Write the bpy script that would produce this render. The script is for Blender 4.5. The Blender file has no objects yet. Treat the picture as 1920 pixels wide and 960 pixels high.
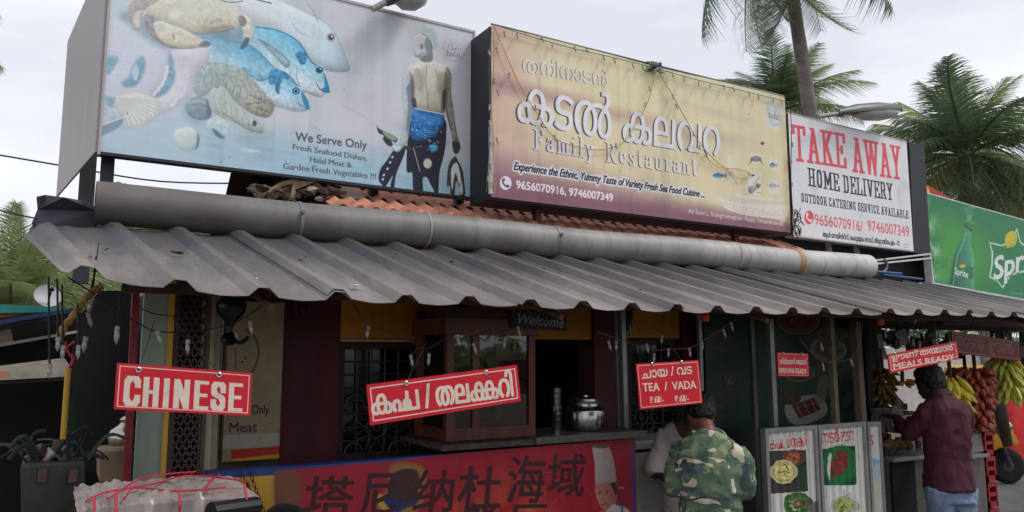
import bpy, bmesh, math, random
import numpy as np
from mathutils import Vector, Matrix, noise as mnoise
random.seed(7); np.random.seed(7)
sc = bpy.context.scene
COL = sc.collection
R = math.radians
# ------------------------------------------------------------------ camera
F, H0, PITCH, YAW = 1442.0, 1.88, R(7.1), R(30.3)
cam_d = bpy.data.cameras.new('camera'); cam = bpy.data.objects.new('camera', cam_d); COL.objects.link(cam)
cam.location = (0, 0, H0); cam.rotation_euler = (R(90) + PITCH, 0, -YAW)
cam_d.sensor_width = 36; cam_d.lens = 36 * F / 1920; cam_d.clip_start = .05; cam_d.clip_end = 2000
sc.camera = cam
# ------------------------------------------------------------------ sky and sun (soft overcast daylight)
EL, AZ = R(52), R(125)           # sun height, and azimuth seen from above (right, in front of the shop)
w = bpy.data.worlds.new('World'); sc.world = w; w.use_nodes = True
nt = w.node_tree; N = nt.nodes; L = nt.links; N.clear()
out = N.new('ShaderNodeOutputWorld'); bg = N.new('ShaderNodeBackground'); bg.inputs[1].default_value = .1
sky = N.new('ShaderNodeTexSky'); sky.sky_type = 'NISHITA'; sky.sun_disc = False; sky.sun_elevation = EL; sky.sun_rotation = AZ
tc = N.new('ShaderNodeTexCoord'); mp = N.new('ShaderNodeMapping'); mp.inputs['Scale'].default_value = (1.2, 1.2, 4.2)
nz = N.new('ShaderNodeTexNoise'); nz.inputs['Scale'].default_value = 1.7; nz.inputs['Detail'].default_value = 6; nz.inputs['Roughness'].default_value = .5
cr = N.new('ShaderNodeValToRGB')
cr.color_ramp.elements[0].position = .4; cr.color_ramp.elements[0].color = (6.8, 7.0, 7.7, 1)
cr.color_ramp.elements[1].position = .66; cr.color_ramp.elements[1].color = (9.4, 9.45, 9.7, 1)
mx = N.new('ShaderNodeMix'); mx.data_type = 'RGBA'; mx.inputs[0].default_value = .9
L.new(tc.outputs['Generated'], mp.inputs[0]); L.new(mp.outputs[0], nz.inputs['Vector']); L.new(nz.outputs[0], cr.inputs[0])
L.new(sky.outputs[0], mx.inputs[6]); L.new(cr.outputs[0], mx.inputs[7]); L.new(mx.outputs[2], bg.inputs[0]); L.new(bg.outputs[0], out.inputs[0])
sl = bpy.data.lights.new('sun', 'SUN'); sl.energy = 1.5; sl.angle = R(16); sl.color = (1, .97, .93)
so = bpy.data.objects.new('sun', sl); COL.objects.link(so)
sd = Vector((math.sin(AZ) * math.cos(EL), math.cos(AZ) * math.cos(EL), math.sin(EL)))
so.rotation_euler = sd.to_track_quat('Z', 'Y').to_euler(); so.location = (0, -5, 20)
vs = sc.view_settings
sc.display_settings.display_device = 'sRGB'
vs.view_transform = 'Standard'; vs.look = 'None'; vs.exposure = 0.28; vs.gamma = 1
try: vs.use_curve_mapping = False
except Exception: pass
sc.cycles.max_bounces = 6; sc.cycles.diffuse_bounces = 3; sc.cycles.glossy_bounces = 3; sc.cycles.transparent_max_bounces = 8
sc.cycles.use_denoising = True; sc.cycles.caustics_reflective = False; sc.cycles.caustics_refractive = False
# ------------------------------------------------------------------ measuring the place
fw = Vector((math.sin(YAW) * math.cos(PITCH), math.cos(YAW) * math.cos(PITCH), math.sin(PITCH)))
rt = Vector((math.cos(YAW), -math.sin(YAW), 0)); upv = rt.cross(fw)
C0 = Vector((0, 0, H0))
def ray(px, py): return fw + rt * ((px - 960) / F) + upv * ((480 - py) / F)
def at(px, py, Y=None, X=None, Z=None, D=None):
    d = ray(px, py)
    if D is not None: return C0 + d * D
    if Y is not None: return C0 + d * (Y / d.y)
    if X is not None: return C0 + d * (X / d.x)
    return C0 + d * ((Z - H0) / d.z)
# ------------------------------------------------------------------ materials
def lin(c):
    return tuple((x / 12.92 if x <= .04045 else ((x + .055) / 1.055) ** 2.4) for x in [v / 255 for v in c[:3]])
_mats = {}
def mat(name, c, rough=.7, metal=0, var=.12, scale=6, bump=.0, bscale=40, c2=None, streak=False, spec=.4, trans=0, coat=0, st=None, leaf=0):
    """plain procedural surface: base colour, broad uneven wear, fine relief. c in sRGB 0-255"""
    if name in _mats: return _mats[name]
    m = bpy.data.materials.new(name); m.use_nodes = True; nt = m.node_tree; N = nt.nodes; L = nt.links
    b = N['Principled BSDF']; b.inputs['Roughness'].default_value = rough; b.inputs['Metallic'].default_value = metal
    b.inputs['Specular IOR Level'].default_value = spec; b.inputs['Coat Weight'].default_value = coat
    lc = lin(c); lc2 = lin(c2) if c2 else tuple(x * (1 - 2.2 * var) for x in lc)
    t = N.new('ShaderNodeTexCoord'); mpn = N.new('ShaderNodeMapping')
    if streak: mpn.inputs['Scale'].default_value = (1, 1, .15)
    if st: mpn.inputs['Scale'].default_value = st
    n1 = N.new('ShaderNodeTexNoise'); n1.inputs['Scale'].default_value = scale; n1.inputs['Detail'].default_value = 8; n1.inputs['Roughness'].default_value = .65
    r = N.new('ShaderNodeValToRGB'); r.color_ramp.elements[0].position = .3; r.color_ramp.elements[1].position = .68
    r.color_ramp.elements[0].color = (*lc2, 1); r.color_ramp.elements[1].color = (*[min(1, x * (1 + var * .6)) for x in lc], 1)
    L.new(t.outputs['Object'], mpn.inputs[0]); L.new(mpn.outputs[0], n1.inputs['Vector']); L.new(n1.outputs[0], r.inputs[0]); L.new(r.outputs[0], b.inputs['Base Color'])
    rr = N.new('ShaderNodeMapRange'); rr.inputs[3].default_value = max(0, rough - .12); rr.inputs[4].default_value = min(1, rough + .1)
    L.new(n1.outputs[0], rr.inputs[0]); L.new(rr.outputs[0], b.inputs['Roughness'])
    if bump:
        n2 = N.new('ShaderNodeTexNoise'); n2.inputs['Scale'].default_value = bscale; n2.inputs['Detail'].default_value = 4
        bp = N.new('ShaderNodeBump'); bp.inputs['Strength'].default_value = bump; bp.inputs['Distance'].default_value = .01
        L.new(t.outputs['Object'], n2.inputs['Vector']); L.new(n2.outputs[0], bp.inputs['Height']); L.new(bp.outputs[0], b.inputs['Normal'])
    if leaf:
        tr_ = N.new('ShaderNodeBsdfTranslucent'); ms = N.new('ShaderNodeMixShader'); ms.inputs[0].default_value = leaf
        L.new(r.outputs[0], tr_.inputs[0]); L.new(b.outputs[0], ms.inputs[1]); L.new(tr_.outputs[0], ms.inputs[2]); L.new(ms.outputs[0], N['Material Output'].inputs[0])
    if trans: b.inputs['Transmission Weight'].default_value = trans
    _mats[name] = m; return m
# ------------------------------------------------------------------ mesh builder
class MB:
    def __init__(s): s.v = []; s.f = []; s.uv = None; s.smooth = False
    def add(s, vs, fs):
        n = len(s.v); s.v += [tuple(v) for v in vs]; s.f += [tuple(i + n for i in f) for f in fs]; return s
    def box(s, a, b):
        (x0, y0, z0), (x1, y1, z1) = a, b
        return s.add([(x0,y0,z0),(x1,y0,z0),(x1,y1,z0),(x0,y1,z0),(x0,y0,z1),(x1,y0,z1),(x1,y1,z1),(x0,y1,z1)],
                     [(0,3,2,1),(4,5,6,7),(0,1,5,4),(1,2,6,5),(2,3,7,6),(3,0,4,7)])
    def prism(s, pts, d):
        """closed outline pts (3D), extruded along vector d"""
        n = len(pts); d = Vector(d); P = [Vector(p) for p in pts]
        return s.add(P + [p + d for p in P], [tuple(range(n)), tuple(range(2*n-1, n-1, -1))] + [(i, i+n, (i+1) % n + n, (i+1) % n) for i in range(n)])
    def tube(s, pts, r, seg=8, caps=True, sq=None):
        P = [Vector(p) for p in pts]; n = len(P); rs = r if isinstance(r, (list, tuple)) else [r] * n
        vs = []; fs = []; prev = None
        for i in range(n):
            t = (P[min(i+1, n-1)] - P[max(i-1, 0)]); t = t.normalized() if t.length > 1e-9 else Vector((0,0,1))
            if prev is None:
                a = t.orthogonal().normalized()
            else:
                a = prev - t * prev.dot(t); a = a.normalized() if a.length > 1e-6 else t.orthogonal().normalized()
            prev = a; b = t.cross(a)
            for k in range(seg):
                q = 2 * math.pi * k / seg; vs.append(P[i] + (a * math.cos(q) + b * math.sin(q)) * rs[i])
        for i in range(n - 1):
            for k in range(seg):
                fs.append((i*seg+k, i*seg+(k+1) % seg, (i+1)*seg+(k+1) % seg, (i+1)*seg+k))
        if caps: fs += [tuple(range(seg-1, -1, -1)), tuple(range((n-1)*seg, n*seg))]
        return s.add(vs, fs)
    def lathe(s, prof, c=(0,0,0), seg=24, ax=None):
        """prof: (r, h) list; axis z (or vector ax) through c"""
        c = Vector(c); A = Vector(ax).normalized() if ax else Vector((0,0,1)); a = A.orthogonal().normalized(); b = A.cross(a)
        vs = []; n = len(prof)
        for r_, h in prof:
            for k in range(seg):
                q = 2*math.pi*k/seg; vs.append(c + A*h + (a*math.cos(q)+b*math.sin(q))*max(r_, 1e-4))
        fs = [(i*seg+k, i*seg+(k+1) % seg, (i+1)*seg+(k+1) % seg, (i+1)*seg+k) for i in range(n-1) for k in range(seg)]
        return s.add(vs, fs + [tuple(range(seg-1, -1, -1)), tuple(range((n-1)*seg, n*seg))])
    def loft(s, rings, closed=True, caps=True):
        n = len(rings[0]); vs = [p for r_ in rings for p in r_]; fs = []
        for i in range(len(rings)-1):
            for k in range(n if closed else n-1):
                fs.append((i*n+k, i*n+(k+1) % n, (i+1)*n+(k+1) % n, (i+1)*n+k))
        if caps and closed: fs += [tuple(range(n-1, -1, -1)), tuple(range((len(rings)-1)*n, len(rings)*n))]
        return s.add(vs, fs)
    def ball(s, c, r, seg=12, rings=8):
        c = Vector(c); r = Vector(r if isinstance(r, (tuple, list, Vector)) else (r, r, r))
        RR = [[c + Vector((r.x*math.sin(math.pi*(i+.02)/(rings+.04))*math.cos(2*math.pi*k/seg), r.y*math.sin(math.pi*(i+.02)/(rings+.04))*math.sin(2*math.pi*k/seg), r.z*math.cos(math.pi*(i+.02)/(rings+.04)))) for k in range(seg)] for i in range(rings+1)]
        return s.loft(RR)
    def mesh(s, name, m=None, smooth=None, bevel=0):
        me = bpy.data.meshes.new(name); me.from_pydata(s.v, [], s.f)
        bm = bmesh.new(); bm.from_mesh(me); bmesh.ops.recalc_face_normals(bm, faces=bm.faces)
        if bevel: bmesh.ops.bevel(bm, geom=[e for e in bm.edges if len(e.link_faces) == 2 and e.calc_face_angle(0) > .6], offset=bevel, segments=2, affect='EDGES', profile=.6, clamp_overlap=True)
        bm.to_mesh(me); bm.free()
        if smooth or (smooth is None and s.smooth):
            for p in me.polygons: p.use_smooth = True
            try: me.set_sharp_from_angle(angle=R(50))
            except Exception: pass
        if m: me.materials.append(m)
        me.update(); return me
def wloc(o):
    v = Vector(o.location)
    while o.parent: o = o.parent; v = v + Vector(o.location)
    return v
def obj(name, mb, m=None, parent=None, smooth=None, bevel=0, local=False):
    me = mb if isinstance(mb, bpy.types.Mesh) else mb.mesh(name, m, smooth, bevel)
    o = bpy.data.objects.new(name, me); COL.objects.link(o)
    if parent:
        o.parent = parent
        if not local: o.location = -wloc(parent)
    return o
def tag(o, label, cat, group=None, kind=None):
    if label: o['label'] = label
    if cat: o['category'] = cat
    if group: o['group'] = group
    if kind: o['kind'] = kind
    return o
def thing(name, label, cat, loc=(0,0,0), group=None):
    o = bpy.data.objects.new(name, None); o.empty_display_size = .1; COL.objects.link(o); o.location = loc
    bpy.context.view_layer.update()
    return tag(o, label, cat, group)
def struct(name, mb, m, parent=None, **k):
    o = obj(name, mb, m, parent, **k)
    if not parent: o['kind'] = 'structure'
    return o
def copy_tree(o, parent=None, label=None):
    c = o.copy(); COL.objects.link(c)
    if parent: c.parent = parent
    if label: c['label'] = label
    for ch in list(o.children): copy_tree(ch, c)
    return c
def outl(pts, Y):                       # outline measured on the plane Y
    Ys = Y if isinstance(Y, (list, tuple)) else [Y]*len(pts)
    return [at(p[0], p[1], Y=y) for p, y in zip(pts, Ys)]
def slab(name, pts, Y, d, m, parent=None, bevel=0, label=None, cat=None, group=None):
    o = obj(name, MB().prism(outl(pts, Y), (0, d, 0)), m, parent, bevel=bevel)
    if label: tag(o, label, cat, group)
    return o
def rect(x0, y0, x1, y1, Y):            # upright rectangle: its corners share X and Z
    a = at(x0, y0, Y=Y); b = at(x1, y1, Y=Y); return a, b
def cr_spline(P, n=6):
    P = [Vector(p) for p in P]; o = []
    for i in range(len(P)-1):
        a = P[max(i-1, 0)]; b = P[i]; c = P[i+1]; d = P[min(i+2, len(P)-1)]
        for k in range(n):
            t = k / n; o.append(.5*((2*b)+(c-a)*t+(2*a-5*b+4*c-d)*t*t+(3*b-a-3*c+d)*t**3))
    return o + [P[-1]]
# ------------------------------------------------------------------ flat print: drawn here in code, pixel arrays made from outlines
_tc = {}
def text_loops(s):
    if s in _tc: return _tc[s]
    cu = bpy.data.curves.new('lettering', 'FONT'); cu.body = s; cu.fill_mode = 'NONE'; cu.resolution_u = 3
    o = bpy.data.objects.new('lettering', cu); COL.objects.link(o); bpy.context.view_layer.update()
    me = bpy.data.meshes.new_from_object(o.evaluated_get(bpy.context.evaluated_depsgraph_get()))
    nb = {}; V = [v.co.xy.copy() for v in me.vertices]; E = [tuple(e.vertices) for e in me.edges]
    for a, b in E: nb.setdefault(a, []).append(b); nb.setdefault(b, []).append(a)
    seen = set(); loops = []
    for i in range(len(V)):
        if i in seen or i not in nb: continue
        lp = [i]; seen.add(i); cur = nb[i][0] if (i+1) not in nb[i] else i+1
        while cur not in seen:
            lp.append(cur); seen.add(cur); nx = [q for q in nb[cur] if q not in seen]
            if not nx: break
            cur = nx[0]
        loops.append(np.array([V[k] for k in lp]))
    bpy.data.objects.remove(o); bpy.data.curves.remove(cu); bpy.data.meshes.remove(me)
    _tc[s] = loops; return loops
def text_width(s):
    """advance width: measured between two bars so trailing blanks count"""
    a = text_loops('|'+s+'|'); b = text_loops('||')
    mxa = max(l[:, 0].max() for l in a); mxb = max(l[:, 0].max() for l in b); return mxa - mxb
def layout(s):
    """'~' joins the next piece as a conjunct: it overlaps half of its first letter"""
    out = []; x = 0
    for i, ch in enumerate(s.split('~')):
        if i: x -= text_width(ch[0]) * .42
        out += [l + np.array([x, 0]) for l in text_loops(ch)]; x += text_width(ch)
    return out
def seg_poly(a, b, nx, ny):
    """a straight stroke drawn with a flat rectangular nib"""
    pts = [(p[0]+sx*nx, p[1]+sy*ny) for p in (a, b) for sx in (-1, 1) for sy in (-1, 1)]
    pts = sorted(set(pts)); lo = []; hi = []
    def cr_(o, a, b): return (a[0]-o[0])*(b[1]-o[1])-(a[1]-o[1])*(b[0]-o[0])
    for p in pts:
        while len(lo) > 1 and cr_(lo[-2], lo[-1], p) <= 0: lo.pop()
        lo.append(p)
    for p in reversed(pts):
        while len(hi) > 1 and cr_(hi[-2], hi[-1], p) <= 0: hi.pop()
        hi.append(p)
    return np.array(lo[:-1]+hi[:-1])
def arc(cx, cy, rx, ry, a0, a1, n=9): return [(cx+rx*math.cos(R(a0+(a1-a0)*i/n)), cy+ry*math.sin(R(a0+(a1-a0)*i/n))) for i in range(n+1)]
SL = {  # slab capitals, width 0.62 unless given; strokes are centre lines on a unit-high cap
 'T': (.62, [[(.31,0),(.31,1)], [(0,.8),(0,1),(.62,1),(.62,.8)], [(.17,0),(.45,0)]]),
 'A': (.66, [[(.1,0),(.33,1),(.56,0)], [(.18,.32),(.48,.32)], [(0,0),(.2,0)], [(.46,0),(.66,0)], [(.22,1),(.36,1)]]),
 'K': (.64, [[(.13,0),(.13,1)], [(.52,1),(.15,.42)], [(.27,.56),(.54,0)], [(0,0),(.26,0)], [(0,1),(.26,1)], [(.44,0),(.66,0)], [(.4,1),(.62,1)]]),
 'E': (.56, [[(.13,0),(.13,1)], [(0,1),(.54,1),(.54,.78)], [(0,0),(.56,0),(.56,.24)], [(.13,.52),(.38,.52)], [(.38,.42),(.38,.62)]]),
 'W': (.92, [[(.1,1),(.27,0),(.46,.95),(.65,0),(.82,1)], [(0,1),(.22,1)], [(.38,1),(.54,1)], [(.7,1),(.92,1)]]),
 'Y': (.62, [[(.1,1),(.31,.42),(.52,1)], [(.31,.45),(.31,0)], [(0,1),(.2,1)], [(.42,1),(.62,1)], [(.18,0),(.44,0)]]),
 'H': (.66, [[(.13,0),(.13,1)], [(.53,0),(.53,1)], [(.13,.5),(.53,.5)], [(0,0),(.26,0)], [(0,1),(.26,1)], [(.4,0),(.66,0)], [(.4,1),(.66,1)]]),
 'O': (.56, [[(.1,.2),(.1,.8),(.2,1),(.36,1),(.46,.8),(.46,.2),(.36,0),(.2,0),(.1,.2)]]),
 'M': (.84, [[(.13,0),(.13,1),(.42,.25),(.71,1),(.71,0)], [(0,0),(.26,0)], [(0,1),(.14,1)], [(.58,0),(.84,0)], [(.7,1),(.84,1)]]),
 'D': (.6, [[(0,0),(.4,0),(.5,.18),(.5,.82),(.4,1),(0,1)], [(.13,0),(.13,1)]]),
 'L': (.54, [[(.13,0),(.13,1)], [(0,1),(.26,1)], [(0,0),(.54,0),(.54,.28)]]),
 'I': (.3, [[(.15,0),(.15,1)], [(0,0),(.3,0)], [(0,1),(.3,1)]]),
 'V': (.64, [[(.1,1),(.32,0),(.54,1)], [(0,1),(.2,1)], [(.44,1),(.64,1)]]),
 'R': (.62, [[(.13,0),(.13,1)], [(0,1),(.42,1),(.5,.88),(.5,.62),(.42,.5),(.13,.5)], [(.36,.5),(.52,.12),(.52,0),(.62,0)], [(0,0),(.26,0)]]),
 'U': (.64, [[(.12,1),(.12,.2),(.22,0),(.42,0),(.52,.2),(.52,1)], [(0,1),(.24,1)], [(.4,1),(.64,1)]]),
 'C': (.56, [[(.48,.7),(.48,.84),(.38,1),(.2,1),(.1,.82),(.1,.18),(.2,0),(.38,0),(.48,.16),(.48,.3)]]),
 'N': (.68, [[(.12,0),(.12,1),(.56,.02),(.56,1)], [(0,0),(.24,0)], [(0,1),(.12,1)], [(.44,1),(.68,1)]]),
 'G': (.6, [[(.48,.72),(.48,.84),(.38,1),(.2,1),(.1,.82),(.1,.18),(.2,0),(.48,0),(.48,.42),(.3,.42)]]),
 'S': (.54, [[(.45,.7),(.45,.86),(.36,1),(.18,1),(.09,.86),(.09,.66),(.16,.55),(.38,.46),(.45,.34),(.45,.14),(.36,0),(.18,0),(.09,.14),(.09,.3)]]),
 'B': (.6, [[(.13,0),(.13,1)], [(0,1),(.4,1),(.48,.88),(.48,.64),(.4,.53),(.13,.53)], [(.4,.53),(.5,.42),(.5,.12),(.4,0),(0,0)]]),
}
SR = {  # book-face letters for the family restaurant line
 'F': (.62, [[(.16,0),(.16,1)], [(.03,1),(.56,1),(.56,.8)], [(.16,.52),(.4,.52)], [(.4,.42),(.4,.62)], [(.03,0),(.3,0)]]),
 'a': (.5, [[(.08,.5)]+arc(.22,.5,.14,.16,160,20)+[(.36,.1),(.42,0),(.48,.02)], arc(.2,.18,.15,.16,60,320,12)+[(.36,.12)]]),
 'm': (.82, [[(.02,.64),(.12,.64),(.12,0)], arc(.25,.48,.13,.16,170,10)+[(.4,0)], arc(.53,.48,.13,.16,170,10)+[(.68,0)], [(.02,0),(.22,0)], [(.3,0),(.5,0)], [(.58,0),(.78,0)]]),
 'i': (.28, [[(.02,.64),(.13,.64),(.13,0)], [(.02,0),(.24,0)], [(.12,.9),(.15,.9)]]),
 'l': (.28, [[(.02,1),(.13,1),(.13,0)], [(.02,0),(.24,0)]]),
 'y': (.52, [[(.08,.64),(.26,.04)], [(.44,.64),(.26,.04),(.18,-.22),(.06,-.26)], [(0,.64),(.18,.64)], [(.34,.64),(.5,.64)]]),
 'R': (.74, [[(.16,0),(.16,1)], [(.03,1),(.4,1),(.52,.88),(.52,.64),(.4,.52),(.16,.52)], [(.34,.52),(.58,.02),(.7,0)], [(.03,0),(.3,0)]]),
 'e': (.5, [[(.08,.34),(.42,.36)]+arc(.25,.34,.17,.3,5,300,14)]),
 's': (.42, [[(.36,.5),(.3,.62),(.14,.62),(.08,.5),(.14,.38),(.3,.27),(.36,.14),(.28,.02),(.12,.02),(.06,.16)]]),
 't': (.36, [[(.15,.86),(.15,.12),(.22,.01),(.33,.08)], [(.02,.64),(.32,.64)]]),
 'u': (.58, [[(.02,.64),(.12,.64),(.12,.16)]+arc(.26,.16,.14,.15,180,330)+[(.42,.2)], [(.34,.64),(.44,.64),(.44,0),(.54,0)]]),
 'r': (.42, [[(.02,.64),(.12,.64),(.12,0)], [(.12,.44),(.22,.6),(.36,.62),(.37,.52)], [(.02,0),(.24,0)]]),
 'n': (.58, [[(.02,.64),(.12,.64),(.12,0)], arc(.27,.46,.15,.18,170,10)+[(.43,0)], [(.02,0),(.22,0)], [(.34,0),(.54,0)]]),
}
def pen(s, tab, nx, ny, gap=.16):
    out = []; x = 0
    for ch in s:
        if ch == ' ': x += .34; continue
        w_, st = tab[ch]
        for pl in st:
            for a, b in zip(pl[:-1], pl[1:]): out.append(seg_poly((a[0]+x, a[1]), (b[0]+x, b[1]), nx, ny))
        x += w_ + gap + nx
    return out
def fill(W, H, loops):
    """non-zero winding fill, 2x vertical / 2x horizontal oversampled"""
    x0 = max(0, int(min(l[:, 0].min() for l in loops))-1); x1 = min(W, int(max(l[:, 0].max() for l in loops))+2)
    y0 = max(0, int(min(l[:, 1].min() for l in loops))-1); y1 = min(H, int(max(l[:, 1].max() for l in loops))+2)
    if x1 <= x0 or y1 <= y0: return None
    w_, h_ = (x1-x0)*2, (y1-y0)*2; acc = np.zeros((h_, w_+1), 'i4')
    for l in loops:
        P = (l - (x0, y0))*2; Q = np.roll(P, -1, 0)
        for (ax, ay), (bx, by) in zip(P, Q):
            if ay == by: continue
            sg = 1
            if ay > by: ax, ay, bx, by = bx, by, ax, ay; sg = -1
            r0 = max(0, math.ceil(ay-.5)); r1 = min(h_-1, math.ceil(by-.5)-1)
            if r1 < r0: continue
            rr = np.arange(r0, r1+1); xs = ax+(rr+.5-ay)*(bx-ax)/(by-ay)
            np.add.at(acc, (rr, np.clip(np.ceil(xs-.5), 0, w_).astype(int)), sg)
    m = (np.cumsum(acc, 1)[:, :w_] != 0).astype('f')
    return x0, y0, m.reshape(h_//2, 2, w_//2, 2).mean((1, 3))
def blur(m, r):
    r = int(round(r))
    if r < 1: return m
    for _ in range(2):
        for ax in (0, 1):
            p = np.concatenate([np.zeros_like(np.take(m, [0], ax)), np.cumsum(m, ax)], ax); n = m.shape[ax]
            i = np.arange(n); a = np.clip(i-r, 0, n); b = np.clip(i+r+1, 0, n)
            m = (np.take(p, b, ax)-np.take(p, a, ax))/(2*r+1)
    return m
def grow(m, rx, ry):
    o = m.copy(); rx = max(0, int(round(rx))); ry = max(0, int(round(ry)))
    for dx in range(-rx, rx+1):
        for dy in range(-ry, ry+1):
            if (dx/(rx+.5))**2+(dy/(ry+.5))**2 > 1: continue
            s_ = np.zeros_like(m); h_, w_ = m.shape
            s_[max(0, dy):h_+min(0, dy), max(0, dx):w_+min(0, dx)] = m[max(0, -dy):h_+min(0, -dy), max(0, -dx):w_+min(0, -dx)]
            o = np.maximum(o, s_)
    return o
def vnoise(W, H, n, seed=0):
    rs = np.random.RandomState(seed); tot = np.zeros((H, W), 'f'); amp = 1; s_ = 0
    for o in range(5):
        gx, gy = int(n*2**o)+2, max(2, int(n*2**o*H/W)+2); g = rs.rand(gy+1, gx+1)
        X = np.linspace(0, gx-1e-3, W); Yy = np.linspace(0, gy-1e-3, H); xi = X.astype(int); yi = Yy.astype(int); fx = X-xi; fy = (Yy-yi)[:, None]
        fx = fx*fx*(3-2*fx); fy = fy*fy*(3-2*fy)
        a = g[yi][:, xi]; b = g[yi][:, xi+1]; c = g[yi+1][:, xi]; d = g[yi+1][:, xi+1]
        tot += amp*((a*(1-fx)+b*fx)*(1-fy)+(c*(1-fx)+d*fx)*fy); s_ += amp; amp *= .55
    return tot/s_
class Art:
    def __init__(s, O, U, V, W, bgc):
        s.O, s.U, s.V = Vector(O), Vector(U), Vector(V); s.W = W; s.H = max(8, int(W*s.V.length/s.U.length)); s.n = s.U.cross(s.V)
        s.a = np.ones((s.H, s.W, 3), 'f')*np.array(bgc, 'f')/255
    def st(s, px, py):
        d = ray(px, py); t = (s.O-C0).dot(s.n)/d.dot(s.n); p = C0+d*t-s.O
        uu, uv, vv = s.U.dot(s.U), s.U.dot(s.V), s.V.dot(s.V); pu, pv = p.dot(s.U), p.dot(s.V); D = uu*vv-uv*uv
        return ((pu*vv-pv*uv)/D*s.W, (pv*uu-pu*uv)/D*s.H)
    def pts(s, P, k=(0, 0, 1)): return np.array([s.st(k[0]+p[0]/k[2], k[1]+p[1]/k[2]) for p in P])
    def comp(s, r_, c, alpha=1, grad=None, tex=0):
        if r_ is None: return
        x0, y0, m = r_; h_, w_ = m.shape
        x1 = min(s.W, x0+w_); y1 = min(s.H, y0+h_); ox = max(0, -x0); oy = max(0, -y0); m = m[oy:y1-y0, ox:x1-x0]; x0 = max(0, x0); y0 = max(0, y0)
        if m.size == 0: return
        if grad is not None:
            (a, ca), (b, cb) = grad; X, Yy = np.meshgrid(np.arange(x0, x1), np.arange(y0, y1)); d = np.array(b)-np.array(a)
            t = np.clip(((X-a[0])*d[0]+(Yy-a[1])*d[1])/(d@d), 0, 1)[..., None]; col = (np.array(ca)*(1-t)+np.array(cb)*t)/255
        else: col = np.array(c, 'f')/255*np.ones(m.shape+(3,))
        if tex: col = col*(1+tex*(vnoise(m.shape[1], m.shape[0], max(2, m.shape[1]/12), 3)-.5)[..., None]*2)
        vol = getattr(s, 'vol', 0)
        if vol and min(m.shape) > 26 and tex:
            rr_ = max(3, min(m.shape)*.09); bm_ = blur(m, rr_); gy, gx = np.gradient(bm_); k_ = rr_*vol
            col = col*np.clip(1+k_*(gx*.7-gy*1.5), .45, 1.35)[..., None]*np.clip(.82+.22*bm_, 0, 1.1)[..., None]
        m = (m*alpha)[..., None]; s.a[y0:y1, x0:x1] = s.a[y0:y1, x0:x1]*(1-m)+np.clip(col, 0, 1)*m
    def pad(s, r_, p):
        if r_ is None: return None
        x0, y0, m = r_; p = int(p)+1; return x0-p, y0-p, np.pad(m, p)
    def poly(s, P, c, soft=0, k=(0, 0, 1), smooth=True, alpha=1, c2=None, g=None, tex=0, raw=False):
        q = np.array(P, float) if raw else s.pts(P, k)
        if smooth and len(q) > 2:
            n = len(q); out = []
            for i in range(n):
                a, b, c_, d = q[i-1], q[i], q[(i+1) % n], q[(i+2) % n]
                for t in (0, .25, .5, .75): out.append(.5*((2*b)+(c_-a)*t+(2*a-5*b+4*c_-d)*t*t+(3*b-a-3*c_+d)*t**3))
            q = np.array(out)
        r_ = fill(s.W, s.H, [q])
        if soft and r_: r_ = s.pad(r_, soft*3); r_ = (r_[0], r_[1], blur(r_[2], soft))
        grad = None
        if g is not None: ga, gb = s.pts(g, k); grad = ((ga, c), (gb, c2))
        s.comp(r_, c, alpha, grad, tex)
    def ell(s, cx, cy, rx, ry, c, k=(0, 0, 1), ang=0, a0=0, a1=360, **kw):
        ca, sa = math.cos(R(ang)), math.sin(R(ang)); P = []
        for i in range(24 if a1-a0 >= 360 else 25):
            t = R(a0+(a1-a0)*i/24); x, y = rx*math.cos(t), ry*math.sin(t); P.append((cx+x*ca-y*sa, cy+x*sa+y*ca))
        s.poly(P, c, k=k, smooth=False, **kw)
    def line(s, P, w_, c, k=(0, 0, 1), soft=0, alpha=1, spline=True, raw=False):
        q = [Vector((*p, 0)) for p in (P if raw else s.pts(P, k))]; q = cr_spline(q, 5) if spline and len(q) > 2 else q; L_ = []
        for a, b in zip(q[:-1], q[1:]):
            d = (b-a).xy
            if d.length < 1e-6: continue
            n = Vector((-d.y, d.x)).normalized()*w_/2; e = d.normalized()*w_*.3; a2, b2 = a.xy-e, b.xy+e
            L_.append(np.array([a2-n, b2-n, b2+n, a2+n]))
        if not L_: return
        r_ = fill(s.W, s.H, L_)
        if soft and r_: r_ = s.pad(r_, soft*3); r_ = (r_[0], r_[1], blur(r_[2], soft))
        s.comp(r_, c, alpha)
    def text(s, t, p0, p1, cap, c, dil=(0, 0), shear=0, loops=None, halo=None, shadow=None, soft=0, alpha=1, cap_u=.7, mirror=False):
        a = np.array(s.st(*p0)); b = np.array(s.st(*p1)); tp = np.array(s.st(p0[0], p0[1]-cap)); ch = abs(tp[1]-a[1])
        L_ = loops if loops is not None else layout(t); x0 = min(l[:, 0].min() for l in L_); x1 = max(l[:, 0].max() for l in L_)
        d = b-a; out = []
        for l in L_:
            x = (l[:, 0]-x0)/(x1-x0); y = l[:, 1]/cap_u*ch
            out.append(np.stack([a[0]+x*d[0]+y*shear, a[1]+x*d[1]+y], 1))
        r_ = fill(s.W, s.H, out)
        if r_ is None: return
        r_ = s.pad(r_, max(dil)+3+(halo[0]*3 if halo else 0))
        m = grow(r_[2], *dil) if max(dil) > 0 else r_[2]
        if halo:
            hm = np.clip(blur(grow(m, halo[0], halo[0]), max(1, halo[0]*.4))*1.3, 0, 1); s.comp((r_[0], r_[1], hm), halo[1])
        if shadow: s.comp((r_[0]+shadow[0], r_[1]+shadow[1], m), shadow[2])
        if soft: m = blur(m, soft)
        s.comp((r_[0], r_[1], m), c, alpha)
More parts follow.
